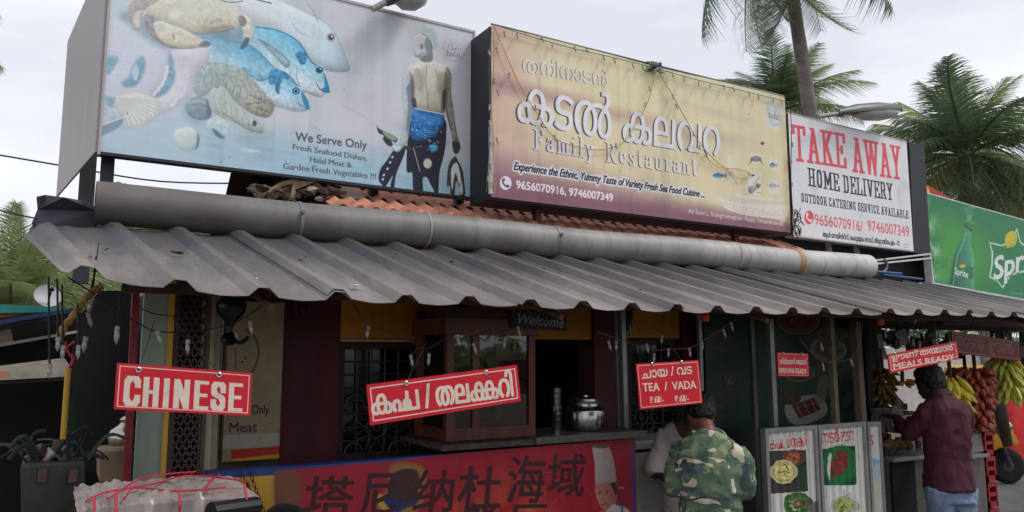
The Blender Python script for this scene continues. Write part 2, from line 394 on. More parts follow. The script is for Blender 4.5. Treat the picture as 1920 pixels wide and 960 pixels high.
    def grain(s, amp=.05, n=6, seed=1, streak=0):
        v = vnoise(s.W, s.H, n, seed); s.a *= 1+amp*2*(v-.5)[..., None]
        rs_ = random.Random(seed*3+s.W)
        for _ in range(9):
            x_, y_, a_, l_ = rs_.uniform(0, s.W), rs_.uniform(0, s.H), rs_.uniform(0, 6.28), rs_.uniform(.02, .09)*s.W; s.line([(x_, y_), (x_+math.cos(a_)*l_*.5, y_+math.sin(a_)*l_*.5+1), (x_+math.cos(a_+.2)*l_, y_+math.sin(a_+.2)*l_)], max(1, s.W*.0012), rs_.choice([(210,200,190),(80,70,66)]), raw=True, alpha=.3)
        s.a *= 1-.10*(np.clip(vnoise(s.W, s.H, 9, seed+50)*3-1.7, 0, 1))[..., None]
        for _ in range(22): s.ellc(rs_.uniform(0, s.W), rs_.uniform(0, s.H), rs_.uniform(.0008, .003)*s.W, rs_.uniform(.001, .004)*s.W, (70,62,58), rs_.uniform(.15, .5))
        if streak: v = vnoise(s.W, 64, 60, seed+5).mean(0)[None, :]; v2 = vnoise(s.W, s.H, 3, seed+9); s.a *= 1-streak*(np.clip((v-.5)*6, 0, 1)*v2)[..., None]
    def ellc(s, cx, cy, rx, ry, c, al):
        t_ = np.linspace(0, 2*math.pi, 12, endpoint=False); v_ = s.__dict__.get('vol', 0); s.vol = 0; s.comp(fill(s.W, s.H, [np.stack([cx+rx*np.cos(t_), cy+ry*np.sin(t_)], 1)]), c, al); s.vol = v_
    def image(s, name):
        im = bpy.data.images.new(name, s.W, s.H); px = np.ones((s.H, s.W, 4), 'f'); px[..., :3] = np.clip(s.a, 0, 1); im.pixels.foreach_set(px.ravel()); im.update(); im.pack(); return im
def print_mat(name, art, rough=.45, gain=1.0, spec=.35, bump=0):
    m = bpy.data.materials.new(name); m.use_nodes = True; N = m.node_tree.nodes; L = m.node_tree.links; b = N['Principled BSDF']
    t = N.new('ShaderNodeTexImage'); t.image = art.image(name); t.extension = 'EXTEND'
    g = N.new('ShaderNodeVectorMath'); g.operation = 'SCALE'; g.inputs['Scale'].default_value = gain
    L.new(t.outputs[0], g.inputs[0]); L.new(g.outputs[0], b.inputs['Base Color'])
    b.inputs['Roughness'].default_value = rough; b.inputs['Specular IOR Level'].default_value = spec
    if bump:
        tc = N.new('ShaderNodeTexCoord'); n2 = N.new('ShaderNodeTexNoise'); n2.inputs['Scale'].default_value = 3; bp = N.new('ShaderNodeBump'); bp.inputs['Strength'].default_value = bump; bp.inputs['Distance'].default_value = .05
        L.new(tc.outputs['Object'], n2.inputs['Vector']); L.new(n2.outputs[0], bp.inputs['Height']); L.new(bp.outputs[0], b.inputs['Normal'])
    return m
def print_sheet(name, art, m, parent=None, off=.003, th=.002, nu=1, nv=1, warp=None, label=None):
    """a thin printed sheet lying on the plane of its board"""
    O, U, V = art.O, art.U, art.V; n = U.cross(V).normalized()
    if n.dot(C0-O) < 0: n = -n
    me = bpy.data.meshes.new(name); vs = []; fs = []; uvs = []
    for j in range(nv+1):
        for i in range(nu+1):
            p = O+U*(i/nu)+V*(j/nv)+n*(off+th)
            if warp: p = p+warp(i/nu, j/nv)
            vs.append(p); uvs.append((i/nu, j/nv))
    for j in range(nv):
        for i in range(nu): a = j*(nu+1)+i; fs.append((a, a+1, a+nu+2, a+nu+1))
    nf = len(fs); k = len(vs)
    b4 = [O, O+U, O+U+V, O+V]; vs += [p+n*off for p in b4]; uvs += [(0,0),(1,0),(1,1),(0,1)]
    fs.append((k+3, k+2, k+1, k)); c4 = [0, nu, len(uvs)-5, nv*(nu+1)]
    if nu == nv == 1:
        for i in range(4): fs.append((c4[i], k+i, k+(i+1) % 4, c4[(i+1) % 4]))
    me.from_pydata(vs, [], fs); ul = me.uv_layers.new(name='UVMap')
    for lp in me.loops: ul.data[lp.index].uv = uvs[lp.vertex_index]
    me.materials.append(m)
    if nu > 1:
        for p in me.polygons: p.use_smooth = True
    me.update()
    if (Vector(me.polygons[0].normal)).dot(C0-O) < 0:
        me.flip_normals()
    o = obj(name, me, parent=parent)
    if label: o['label'] = label
    return o
# ================================================================== SETTING
M_asph = mat('asphalt', (92, 90, 90), .9, var=.2, scale=3, bump=.5, bscale=220)
M_conc = mat('concrete', (120, 114, 106), .9, var=.22, scale=2.5, bump=.4, bscale=90)
M_soil = mat('packed_earth', (104, 92, 76), .95, var=.25, scale=1.5, bump=.6, bscale=30)
struct('ground', MB().add([(-400,-400,-.012),(400,-400,-.012),(400,400,-.012),(-400,400,-.012)], [(0,1,2,3)]), M_soil)
struct('road', MB().box((-60,-9,-.3), (60,1.9,-.004)), M_asph)
struct('side_road', MB().box((9.3,1.9,-.3), (16,40,-.003)), M_asph)
struct('pavement', MB().box((-8,1.95,-.3), (9.25,3.3,.1)), M_conc)
struct('shop_floor', MB().box((-3,3.32,-.3), (9.25,9.0,.06)), M_conc)
# ================================================================== AWNING
M_awn = mat('weathered_grey_roof_sheet', (136, 128, 125), .58, var=.16, scale=2.6, bump=.05, bscale=9, c2=(86, 80, 77), spec=.45, st=(1, .22, 1))
YE, YT = 3.2, 4.45
def pipe_shade(m):        # shade under the pipe painted into the sheet colour, edge broken by noise
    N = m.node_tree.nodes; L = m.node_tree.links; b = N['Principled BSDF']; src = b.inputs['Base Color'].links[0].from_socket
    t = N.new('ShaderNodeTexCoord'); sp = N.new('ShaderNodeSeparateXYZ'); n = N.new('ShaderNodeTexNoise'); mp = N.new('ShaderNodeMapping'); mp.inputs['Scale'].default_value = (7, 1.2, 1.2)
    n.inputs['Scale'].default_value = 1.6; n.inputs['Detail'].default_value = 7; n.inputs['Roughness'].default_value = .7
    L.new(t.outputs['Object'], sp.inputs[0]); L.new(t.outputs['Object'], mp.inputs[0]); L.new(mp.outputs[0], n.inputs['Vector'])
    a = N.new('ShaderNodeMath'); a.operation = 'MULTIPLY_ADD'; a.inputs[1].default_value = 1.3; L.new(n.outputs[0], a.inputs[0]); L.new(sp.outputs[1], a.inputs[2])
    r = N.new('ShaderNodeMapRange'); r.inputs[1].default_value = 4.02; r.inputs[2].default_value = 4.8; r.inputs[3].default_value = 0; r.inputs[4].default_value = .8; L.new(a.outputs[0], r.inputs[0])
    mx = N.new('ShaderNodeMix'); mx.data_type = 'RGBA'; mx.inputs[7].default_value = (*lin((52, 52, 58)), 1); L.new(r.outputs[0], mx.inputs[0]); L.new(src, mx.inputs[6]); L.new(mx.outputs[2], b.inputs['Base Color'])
pipe_shade(M_awn)
edge_px = [(140,516),(195,522),(325,541),(365,545),(480,555),(530,558),(640,563),(700,569),(760,573),(880,574),(985,577),(1080,579),(1170,582),(1330,586),(1470,588),(1640,591),(1900,593)]
ex = [at(x, y, Y=YE) for x, y in edge_px]
def edge_z(X):
    return float(np.interp(X, [p.x for p in ex], [p.z for p in ex]))
rib0 = at(165, 502, Y=YE).x; PIT = (at(1901, 587, Y=YE).x - rib0)/20
SK = -.165; ZT = 2.5
def awn_ring(x0, x1, y, off):
    """cross section of the sheet at depth y, between x0 and x1"""
    f = (y-YE)/(YT-YE); xs = [x0]; prof = []
    k0 = math.floor((x0-rib0)/PIT)-1
    for k in range(k0, k0+8):
        c = rib0+k*PIT
        for dx, h in ((-.06,0), (-.022,.037), (.022,.037), (.06,0), (.1,-.004), (.15,-.008), (.2,-.006)):
            if x0 < c+dx < x1: prof.append((c+dx, h))
    def hat(x):
        d = (x-rib0+PIT/2) % PIT-PIT/2; a = abs(d)
        return .037 if a < .022 else (.037*(.06-a)/.038 if a < .06 else 0)
    prof = [(x0, hat(x0))]+prof+[(x1, hat(x1))]
    top = []
    for x, h in prof:
        z = edge_z(x)*(1-f)+ZT*f+h+off+.012*math.sin(x*2.3+f*2)*f*(1-f)
        if x < rib0-.02 and f < 1: z += (rib0-x)*.16*(1-f)
        z -= .07*f*max(0, min(1, (.16-x)/.2)); top.append(Vector((x+SK*f, y, z)))
    return top+[p-Vector((0,0,.0025)) for p in reversed(top)]
awning = thing('metal_awning', 'long grey corrugated sheet awning over the shop front, below the big pipe', 'awning', (3, YE, 2.2))
for s_ in range(-1, 8):
    a = rib0+(s_*3+.0)*PIT-.05; b = rib0+(s_+1)*3*PIT+.05
    if s_ == -1: a, b = rib0-.135, rib0+.05; continue
    if s_ == 0: a = rib0-.085
    off = .004*(s_ % 2) if s_ else .0
    b2 = b+.0
    mb = MB().loft([awn_ring(a, b2, YE+(YT+.12-YE)*i/7+(.015*math.sin(s_*2.1) if i == 0 else 0), off+.0045*(s_ % 3)) for i in range(8)])
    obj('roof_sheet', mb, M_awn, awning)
M_rust = mat('rusted_steel', (92, 66, 56), .8, var=.3, scale=14, bump=.3)
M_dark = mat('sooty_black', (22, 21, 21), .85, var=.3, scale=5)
mb = MB()
for y_, f in ((3.42, .18), (4.3, .88)):
    obj('purlin', MB().box((.2, y_, edge_z(3)*(1-f)+ZT*f-.055), (7.3, y_+.04, edge_z(3)*(1-f)+ZT*f-.015)), M_rust, awning)
for x_ in (.75, 2.2, 3.7, 5.2, 6.7):
    a = Vector((x_, YE+.06, edge_z(x_)-.04)); b = Vector((x_-.1, 4.5, ZT-.035)); obj('rafter', MB().tube([a, b], .018, 6), M_rust, awning)
# screws on the sheets
scr = MB()
for k in range(0, 21, 2):
    for f in (.35,):
        x = rib0+k*PIT+.075; y = YE+(YT-YE)*f; z = edge_z(x)*(1-f)+ZT*f
        scr.lathe([(.009,0),(.009,.004),(.004,.008)], (x+SK*f, y, z+.004), 6, (0,0,1))
M_zinc = mat('dull_zinc', (120, 118, 116), .6)
tag(obj('roof_screw', scr, M_zinc, awning), None, None, kind='stuff')
# leaf litter and bird marks
for px, py, s_ in ((668,522,.02),(846,536,.012),(853,538,.01),(480,514,.012)):
    p = at(px, py, Y=3.42); o = obj('fallen_scrap', MB().ball((0,0,0), (s_, s_*1.3, .004), 7, 4), mat('bird_white', (225,225,220)), None)
    x = p.x; f = .2; o.location = (x, 3.42, edge_z(x)*(1-f)+ZT*f+.012); tag(o, 'pale scrap lying on the awning, '+{668:'the brightest, left of centre',846:'the larger of two side by side',853:'the smaller of two side by side',480:'the one nearest the left end'}[px], 'litter')
# ================================================================== BIG PIPE
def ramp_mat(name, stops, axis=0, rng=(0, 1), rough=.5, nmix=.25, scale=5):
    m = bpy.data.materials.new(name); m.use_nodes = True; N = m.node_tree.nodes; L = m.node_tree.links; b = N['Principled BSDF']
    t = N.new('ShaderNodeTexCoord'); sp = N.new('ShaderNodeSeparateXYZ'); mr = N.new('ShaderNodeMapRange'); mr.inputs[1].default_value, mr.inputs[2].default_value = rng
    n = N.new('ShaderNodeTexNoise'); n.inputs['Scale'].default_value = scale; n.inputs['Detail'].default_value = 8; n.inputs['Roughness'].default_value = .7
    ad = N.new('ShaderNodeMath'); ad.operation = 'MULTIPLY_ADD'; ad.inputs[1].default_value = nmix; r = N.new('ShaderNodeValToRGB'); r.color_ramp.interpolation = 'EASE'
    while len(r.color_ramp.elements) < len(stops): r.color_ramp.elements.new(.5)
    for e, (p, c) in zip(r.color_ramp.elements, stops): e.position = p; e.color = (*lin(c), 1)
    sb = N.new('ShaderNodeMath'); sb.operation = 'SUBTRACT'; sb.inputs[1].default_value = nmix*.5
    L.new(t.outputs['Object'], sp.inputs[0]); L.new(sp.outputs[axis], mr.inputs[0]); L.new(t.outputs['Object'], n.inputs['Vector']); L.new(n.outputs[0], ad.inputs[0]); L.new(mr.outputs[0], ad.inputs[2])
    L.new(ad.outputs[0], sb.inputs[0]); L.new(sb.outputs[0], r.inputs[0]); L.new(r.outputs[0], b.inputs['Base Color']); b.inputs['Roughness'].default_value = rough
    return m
YG = 4.6
g0a, g0b = at(178, 335, Y=YG), at(178, 425, Y=YG); g1a, g1b = at(1625, 480, Y=YG), at(1625, 521, Y=YG)
gc0 = (g0a+g0b)/2; gc1 = (g1a+g1b)/2; rg = ((g0a-g0b).length/2+(g1a-g1b).length/2)/2*.985
pipe = thing('rainwater_pipe', 'thick plastic rainwater pipe above the awning, dark with dirt at left and pale at right', 'pipe', gc0)
def pipe_pt(t): return gc0.lerp(gc1, t)
mb = MB(); seg = 40; n = 30; ax = (gc1-gc0).normalized(); pu = Vector((0,0,1)); pv = ax.cross(pu)
rings = []
def pring(c, r_): return [c+(pu*math.cos(2*math.pi*k/seg)+pv*math.sin(2*math.pi*k/seg))*r_ for k in range(seg)]
for i in range(n+1):
    c = pipe_pt(i/n)+Vector((0,0,-.012*math.sin(math.pi*i/n*3)**2)); rings.append(pring(c, rg))
rings += [pring(gc1+ax*.012, rg*.96), pring(gc1+ax*.014, .02)]
rings = [pring(gc0+ax*.3, rg*.93), pring(gc0, rg*.93)]+rings
mb.loft(rings)
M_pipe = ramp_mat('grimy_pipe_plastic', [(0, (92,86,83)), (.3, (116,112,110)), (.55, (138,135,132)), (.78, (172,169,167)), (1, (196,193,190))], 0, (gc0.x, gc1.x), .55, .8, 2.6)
def stain(m, scl, c, lo, hi, top, ns=2.2):   # uneven dirt that clings to the plastic
    N = m.node_tree.nodes; L = m.node_tree.links; b = N['Principled BSDF']; src = b.inputs['Base Color'].links[0].from_socket
    t = N.new('ShaderNodeTexCoord'); n = N.new('ShaderNodeTexNoise'); mp = N.new('ShaderNodeMapping'); mp.inputs['Scale'].default_value = scl
    n.inputs['Scale'].default_value = ns; n.inputs['Detail'].default_value = 9; n.inputs['Roughness'].default_value = .72
    L.new(t.outputs['Object'], mp.inputs[0]); L.new(mp.outputs[0], n.inputs['Vector'])
    r = N.new('ShaderNodeMapRange'); r.inputs[1].default_value = lo; r.inputs[2].default_value = hi; r.inputs[4].default_value = top; L.new(n.outputs[0], r.inputs[0])
    mx = N.new('ShaderNodeMix'); mx.data_type = 'RGBA'; mx.inputs[7].default_value = (*lin(c), 1); L.new(r.outputs[0], mx.inputs[0]); L.new(src, mx.inputs[6]); L.new(mx.outputs[2], b.inputs['Base Color'])
stain(M_pipe, (4, .5, .5), (84, 78, 72), .5, .72, .65); stain(M_pipe, (1, 1, 1), (104, 96, 86), .56, .7, .5, 6)
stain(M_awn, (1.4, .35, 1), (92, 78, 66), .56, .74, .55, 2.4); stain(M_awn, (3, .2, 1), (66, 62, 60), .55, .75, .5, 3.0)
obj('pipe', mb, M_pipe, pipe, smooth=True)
M_clip = mat('pipe_clip_grey', (124,121,118), .5); M_tape = mat('old_brown_tape', (176,140,88), .6)
for px, mm, wd in ((555, M_clip, .02), (1036, M_clip, .022), (1375, mat('pale_clip',(178,176,173)), .03), (1488, M_tape, .06), (795, mat('pale_seal',(158,155,151)), .014)):
    X = at(px, 500, Y=YG).x; t = (X-gc0.x)/(gc1.x-gc0.x); c = pipe_pt(t)+Vector((0,0,-.012*math.sin(math.pi*t*3)**2))
    obj('pipe_band', MB().loft([pring(c-ax*wd/2, rg+.001), pring(c-ax*wd/2, rg+.005), pring(c+ax*wd/2, rg+.005), pring(c+ax*wd/2, rg+.001)]), mm, pipe, smooth=True)
    if mm is M_clip: obj('bolt', MB().tube([c+Vector((0,-rg-.02,rg*.35)), c+Vector((0,-rg+.02,rg*.35))], .012, 8), M_clip, pipe)
# crumpled dark sheet closing the left end
M_tar = mat('dark_tar_sheet', (50, 52, 62), .6, var=.25, scale=9, bump=.5, bscale=20)
pts = [(68,368),(84,365),(120,370),(150,375),(172,380),(182,395),(180,434),(64,432),(59,418),(70,392)]
P = [at(x, y, Y=YG+.06+(.05*math.sin(x*.09))) for x, y in pts]; mb = MB().prism(P, (.01, .14, .0))
o = obj('dark_sheet', mb, M_tar, None, bevel=.006); tag(o, 'crumpled dark sheet closing the left end of the awning beside the pipe mouth', 'sheet')
# ================================================================== RESTAURANT BUILDING
YW = 4.7
M_mar = mat('maroon_paint', (96, 26, 36), .6, var=.28, scale=3, streak=True, bump=.08)
M_och = mat('ochre_paint', (206, 140, 48), .65, var=.18, scale=3, streak=True, bump=.08)
M_cream = mat('cream_paint', (206, 192, 164), .6, var=.14, scale=4, streak=True)
M_plast = mat('aged_plaster', (120, 112, 100), .85, var=.25, scale=2, bump=.2)
M_wood = mat('dark_wood', (70, 44, 34), .6, var=.3, scale=6, streak=True)
M_cement = mat('grey_cement', (92, 88, 84), .9, var=.25, scale=3, bump=.2)
bld = thing('restaurant_building', 'single storey roadside restaurant with maroon and ochre front under a red tiled roof', 'building', (3, YW, .06))
def wx(px, Y=YW, py=700): return at(px, py, Y=Y).x
def wz(px, py, Y=YW): return at(px, py, Y=Y).z
def wall(name, x0, x1, z0, z1, m, y0=YW, th=.14, bevel=0): return obj(name, MB().box((x0, y0, z0), (x1, y0+th, z1)), m, bld, bevel=bevel)
ZC = 2.74
X = {k: wx(k) for k in (385, 405, 417, 528, 636, 835, 872, 1005, 1110, 1156, 1180, 1276, 1312, 1325, 1640)}
wall('wall', X[528], X[636], .06, ZC, M_mar)
wall('wall', X[417], X[528]-.002, .06, wz(470, 860), M_cement)
wall('wall', X[417], X[528]-.002, wz(470, 562), ZC, M_mar)
wall('wall', X[417], X[528]-.002, wz(470, 860)+.002, wz(470, 562)-.002, M_cement, YW+.02, .1)
wall('wall', X[636]+.002, X[835], wz(735, 636), ZC, M_och)
wall('wall', X[636]+.002, X[835], .06, wz(735, 862), M_mar)
wall('pillar', X[835]+.002, X[872], .06, ZC, M_mar, YW-.03, .2)
wall('wall', X[872]+.002, X[1110], wz(1000, 636), ZC, M_och)
wall('wall', X[872]+.002, X[1005]-.01, .06, wz(1000, 636)-.002, M_mar, YW+.02, .1)
wall('pillar', X[1110]+.002, X[1156], .06, ZC, M_mar, YW-.03, .2)
wall('wall', X[1156]+.002, X[1276], wz(1230, 634), ZC, M_och)
wall('wall', X[1156]+.002, X[1276], .06, wz(1230, 832), M_mar)
wall('pillar', X[1276]+.002, X[1312], .06, ZC, M_mar, YW-.03, .2)
wall('cream_strip', X[636]+.002, X[835], wz(735, 641), wz(735, 636)-.004, M_cream, YW-.02, .03)
wall('wall', X[1312]+.002, X[1640], .06, ZC, M_cement)
# inside: back wall, end walls, floor slab
xl, xr, yb = X[405], X[1640], 8.4
M_in = mat('dim_interior_wall', (86, 78, 70), .9, var=.2, scale=2)
obj('wall', MB().box((xl, yb, .06), (xr, yb+.15, 2.6)), M_in, bld)
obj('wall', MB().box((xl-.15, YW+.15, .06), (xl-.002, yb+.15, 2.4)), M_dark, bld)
obj('wall', MB().box((xr+.002, YW+.0, .06), (xr+.15, yb+.15, 2.6)), M_cement, bld)
obj('ceiling', MB().box((xl, YW+.142, 2.62), (xr, yb-.002, 2.66)), M_wood, bld)
# cooker and sink silhouettes stand inside: a kitchen bench
obj('bench', MB().box((X[1005]-.2, 5.9, .06), (X[1110]+.5, 6.5, 1.05)), M_cement, bld)
# ---- windows with iron grilles
M_iron = mat('grey_window_iron', (84, 80, 78), .5, metal=.3)
M_glassd = mat('dark_window_glass', (30, 30, 30), .08, spec=.6, var=.3, scale=3)
M_glassw = mat('grey_window_iron2', (104, 102, 100), .5)
def grille(win, x0, x1, z0, z1, y, flower, nx, nz):
    mb = MB(); r = .006
    for i in range(nx+1):
        x = x0+(x1-x0)*i/nx; mb.tube([(x, y, z0), (x, y, z1)], r, 5)
    for j in range(nz+1):
        z = z0+(z1-z0)*j/nz; mb.tube([(x0, y+.013, z), (x1, y+.013, z)], r, 5)
    for fx, fz, fr in flower:
        def ringp(cx, cz, q, n=20): return [(cx+q*math.cos(2*math.pi*k/n), y-.013, cz+q*math.sin(2*math.pi*k/n)) for k in range(n+1)]
        mb.tube(ringp(fx, fz, fr*.34), r, 5); mb.tube(ringp(fx, fz, fr*.12), r, 5)
        for k in range(8):
            a = 2*math.pi*k/8; c_, s_ = math.cos(a), math.sin(a)
            pet = [(fx+c_*fr*.34, y-.02, fz+s_*fr*.34)]
            for t in (-.14, 0, .14): pet.append((fx+math.cos(a+t*2.2)*fr*(.75 if t else .95), y-.02, fz+math.sin(a+t*2.2)*fr*(.75 if t else .95)))
            mb.tube(pet+[pet[0]], r*.8, 4)
        for k in range(4):
            a = math.pi/2*k+.78; mb.tube(ringp(fx+math.cos(a)*fr*1.1, fz+math.sin(a)*fr*1.1, fr*.3, 14), r*.8, 4)
    return obj('grille', mb, M_iron, win)
def window(x0, x1, z0, z1, flower, nx, nz):
    fr = MB(); t = .04
    for a, b in (((x0,YW+.03,z0),(x0+t,YW+.09,z1)), ((x1-t,YW+.03,z0),(x1,YW+.09,z1)), ((x0+t,YW+.03,z0),(x1-t,YW+.09,z0+t)), ((x0+t,YW+.03,z1-t),(x1-t,YW+.09,z1))): fr.box(a, b)
    win = obj('window', fr, M_wood, bld)
    grille(win, x0+t, x1-t, z0+t, z1-t, YW+.05, flower, nx, nz)
    obj('pane', MB().box((x0+t, YW+.075, z0+t), (x1-t, YW+.08, z1-t)), M_glassd, win)
z0, z1 = wz(735, 861), wz(735, 642)
window(X[636]+.004, X[835]-.002, z0, z1, [(wx(712), z0+.2, .19), (wx(790), z0+.2, .19)], 7, 8)
z0, z1 = wz(1230, 831), wz(1230, 636)
window(X[1180], X[1276]-.002, z0, z1, [(wx(1207), z0+.2, .17)], 4, 7)
# ---- tiled roof
rp = at(942, 403, Y=5.0); SLP = .45
M_tile = mat('terracotta_roof_tile', (204, 140, 114), .8, var=.22, scale=7, bump=.25, bscale=60, c2=(112, 68, 56))
roof = obj('roof', MB().box((X[417], 4.86, ZC+.005), (X[1640]+.2, 4.9, ZC+.07)), M_wood, bld)
TW, TL = .222, .36
def tile_mesh():
    pr = []
    for i in range(13):
        u = i/12; x = u*(TW+.012); h = .032*(.5-.5*math.cos(u*4*math.pi))
        pr.append((x, h))
    cs = math.cos(math.atan(SLP)); sn = math.sin(math.atan(SLP)); rings = []
    for d, o_ in ((0, .012), (TL, 0)):
        top = [Vector((x, d*cs-(h+o_)*sn, d*sn+(h+o_)*cs)) for x, h in pr]; rings.append(top+[p-Vector((0, -.012*sn, .012*cs)) for p in reversed(top)])
    return MB().loft(rings).mesh('tile', M_tile, smooth=True)
tm = tile_mesh(); x_t0 = wx(600, 5.0, 385); x_t1 = wx(1422, 5.0, 448)
tl_l = wx(692, 5.1, 370)
for r_ in range(-1, 8):
    y = 5.0+r_*.3; z = rp.z+(y-5.0)*SLP; x = (x_t0 if r_ < 0 else tl_l)+(.0 if r_ % 2 else -.11)
    while x < x_t1+(.1 if r_ < 0 else .0):
        o = bpy.data.objects.new('tile', tm); COL.objects.link(o); o.parent = roof
        o.location = Vector((x, y, z))+Vector((0, random.uniform(-.006, .006), random.uniform(-.001, .004)))-wloc(roof); o.rotation_euler = (random.uniform(-.012, .012), random.uniform(-.01, .01), random.uniform(-.01, .01))
        x += TW
xq = wx(575, 5.0, 385)
obj('rafter_deck', MB().add([(xq, 4.75, rp.z-.25*SLP-.03), (xr+.1, 4.75, rp.z-.25*SLP-.03), (xr+.1, 7.4, rp.z+2.4*SLP-.03), (xq, 7.4, rp.z+2.4*SLP-.03), (xr+.1, 8.6, 3.0), (xq, 8.6, 3.0)], [(0,1,2,3), (3,2,4,5)]), M_wood, roof)
# broken barge board, torn flashing and rubble at the left end of the roof
M_flash = mat('weathered_flashing', (168, 152, 138), .7, var=.3, scale=7, bump=.4, bscale=25); M_rub = mat('mossy_rubble', (92, 76, 66), .95, var=.45, scale=14, bump=.8, bscale=30)
slab('barge_board', [(466,340),(484,326),(560,334),(640,350),(640,372),(560,372),(500,372),(480,368),(484,346)], 5.15, .05, M_dark, roof)
slab('flashing', [(596,345),(668,352),(700,378),(640,368),(618,364)], [5.2,5.2,4.95,4.95,5.0], .006, M_flash, roof)
slab('flashing', [(508,326),(600,338),(596,352),(560,350),(520,352)], 5.12, .02, mat('brown_felt', (120, 88, 72), .85, var=.3, scale=12, bump=.5), roof)
for i in range(26):
    x = random.uniform(478, 640); y = random.uniform(352, 378); s_ = random.uniform(.018, .05); p = at(x, y, Y=4.98+random.uniform(-.1, .08))
    mbx = MB().ball((0,0,0), (s_*1.5, s_, s_*.6), 7, 5); mbx.v = [tuple(Vector(v)+Vector([random.uniform(-.3, .3)*s_ for _ in range(3)])) for v in mbx.v]
    o = obj('rubble', mbx, M_rub if i % 3 else M_flash, roof, local=True); o.location = p-wloc(roof)
for pl in ([(548,372),(552,345),(575,340)], [(553,352),(590,337)], [(500,362),(530,345),(560,338)]):
    obj('dry_stick', MB().tube([at(x, y, Y=4.93) for x, y in pl], .018, 6), mat('dry_palm_sheath', (170,150,120), .9, var=.3), roof)
# ================================================================== BILLBOARDS
M_post = mat('billboard_steel', (66, 68, 76), .6, var=.15); M_edge = mat('board_edge_tin', (188, 180, 178), .5, var=.12, scale=4, streak=True)
M_black = mat('black_sheet_metal', (40, 44, 52), .55, var=.15, scale=3); M_back = mat('board_back', (70, 68, 66), .8)
def board_rect(TL_, TR_, BR_, BL_, Y, vert=True):
    tl = at(*TL_, Y=Y) if TL_ else None; tr, br, bl = at(*TR_, Y=Y), at(*BR_, Y=Y), at(*BL_, Y=Y)
    U = Vector((br.x-bl.x, 0, br.z-bl.z)); h = (tr-br).z if tl is None else ((tr-br).z+(tl-bl).z)/2
    return bl, U, Vector((0, 0, h))
# ---- 1: seafood board
O, U, V = board_rect(None, (889, 62), (885, 371), (188, 286), 4.9)
A = Art(O, U, V, 1500, (190, 192, 199))
A.vol = .22
kA = (190, 0, 3.2); kB = (440, 0, 2.526)
# sea at the foot of the print
W_, H_ = A.W, A.H
yy = np.linspace(0, 1, H_)[:, None]; xx = np.linspace(0, 1, W_)[None, :]
t = np.clip((.34-.1*xx-yy)/.2+.35*(vnoise(W_, H_, 8, 2)-.5), 0, 1)[..., None]
A.a = A.a*(1-t*.75)+np.array([128, 172, 190], 'f')/255*t*.75
rip = vnoise(W_//8, H_, 14, 4).repeat(8, 1)[:, :W_]; rip = np.pad(rip, ((0, 0), (0, W_-rip.shape[1])), 'edge')
A.a *= 1+(.16*(rip-.5)[..., None])*t
tv = np.clip(1-xx/.42, 0, 1)*np.clip((yy-.12)*3, 0, 1); tv = (tv*(.5+vnoise(W_, H_, 5, 8)*.7))[..., None]*.55
A.a = A.a*(1-tv)+np.array([176, 208, 214], 'f')/255*tv
G = dict(k=kA)
A.poly([(640,200),(860,150),(1000,170),(1184,240),(1250,330),(1290,460),(1180,520),(1000,430),(820,420),(700,380),(640,300)], (72,150,180), soft=10, alpha=.75, tex=.3, **G)
# three fish
K = dict(k=kB)
A.poly([(545,332),(520,260),(480,170),(430,110),(340,60),(230,10),(60,-40),(-40,0),(60,90),(200,150),(330,260),(400,320),(480,342)], (206,210,214), soft=2, tex=.06, g=((200,0),(400,330)), c2=(176,200,208), **K)
A.line([(545,332),(520,260),(480,170),(430,110),(340,60),(230,10)], 3, (120,150,160), alpha=.7, soft=1, **K)
A.line([(200,150),(330,262),(400,322),(480,342),(540,332)], 3, (110,130,140), alpha=.6, soft=1, **K)
A.line([(345,20),(375,60),(390,100)], 5, (140,160,165), soft=1, **K)
A.line([(270,110),(300,150),(340,170)], 4, (120,160,175), soft=1, alpha=.8, **K)
A.ell(455, 178, 24, 22, (170,172,172), soft=1, **K); A.ell(455, 178, 14, 14, (70,75,80), **K); A.ell(459, 174, 5, 5, (200,205,205), **K)
A.poly([(448,438),(440,400),(425,360),(395,320),(360,290),(330,240),(290,190),(200,145),(100,130),(-20,140),(-60,260),(60,300),(200,360),(300,430),(400,462),(430,442)], (70,158,190), soft=2, tex=.18, g=((230,150),(160,330)), c2=(204,214,220), **K)
A.line([(448,438),(425,360),(395,320),(360,290),(330,240),(290,190),(200,145),(100,130)], 5, (28,92,124), soft=1, alpha=.85, **K)
A.line([(300,428),(340,436),(395,460)], 3, (60,120,150), soft=1, **K)
A.poly([(110,188),(150,200),(200,240),(262,296),(242,322),(205,290),(160,240)], (128,156,170), soft=2, tex=.3, **K)
A.line([(110,188),(200,240),(262,296)], 3, (40,100,130), soft=1, **K)
A.poly([(285,262),(310,246),(338,256),(335,300),(312,306),(300,284)], (38,120,165), soft=2, tex=.5, **K)
A.line([(296,320),(292,370),(310,410)], 3, (110,150,170), soft=1, **K)
A.ell(400, 333, 24, 22, (170,205,220), soft=1, **K); A.ell(400, 333, 19, 17, (25,100,150), **K); A.ell(400, 333, 9, 9, (12,30,45), **K); A.ell(404, 328, 4, 4, (220,230,235), **K)
A.poly([(425,360),(442,400),(448,438),(425,440),(410,425),(425,410)], (34,120,165), soft=1, **K); A.line([(385,394),(400,420),(425,438)], 3, (20,50,70), **K)
A.poly([(350,520),(345,480),(320,440),(290,400),(250,352),(190,325),(90,228),(-20,190),(-200,140),(-330,140),(-200,300),(-40,370),(60,440),(170,500),(270,528),(320,530)], (66,150,186), soft=2, tex=.2, g=((100,240),(20,420)), c2=(208,216,222), **K)
A.line([(350,520),(345,480),(320,440),(290,400),(250,352),(190,325),(90,228),(-20,190)], 4, (26,88,120), soft=1, alpha=.8, **K)
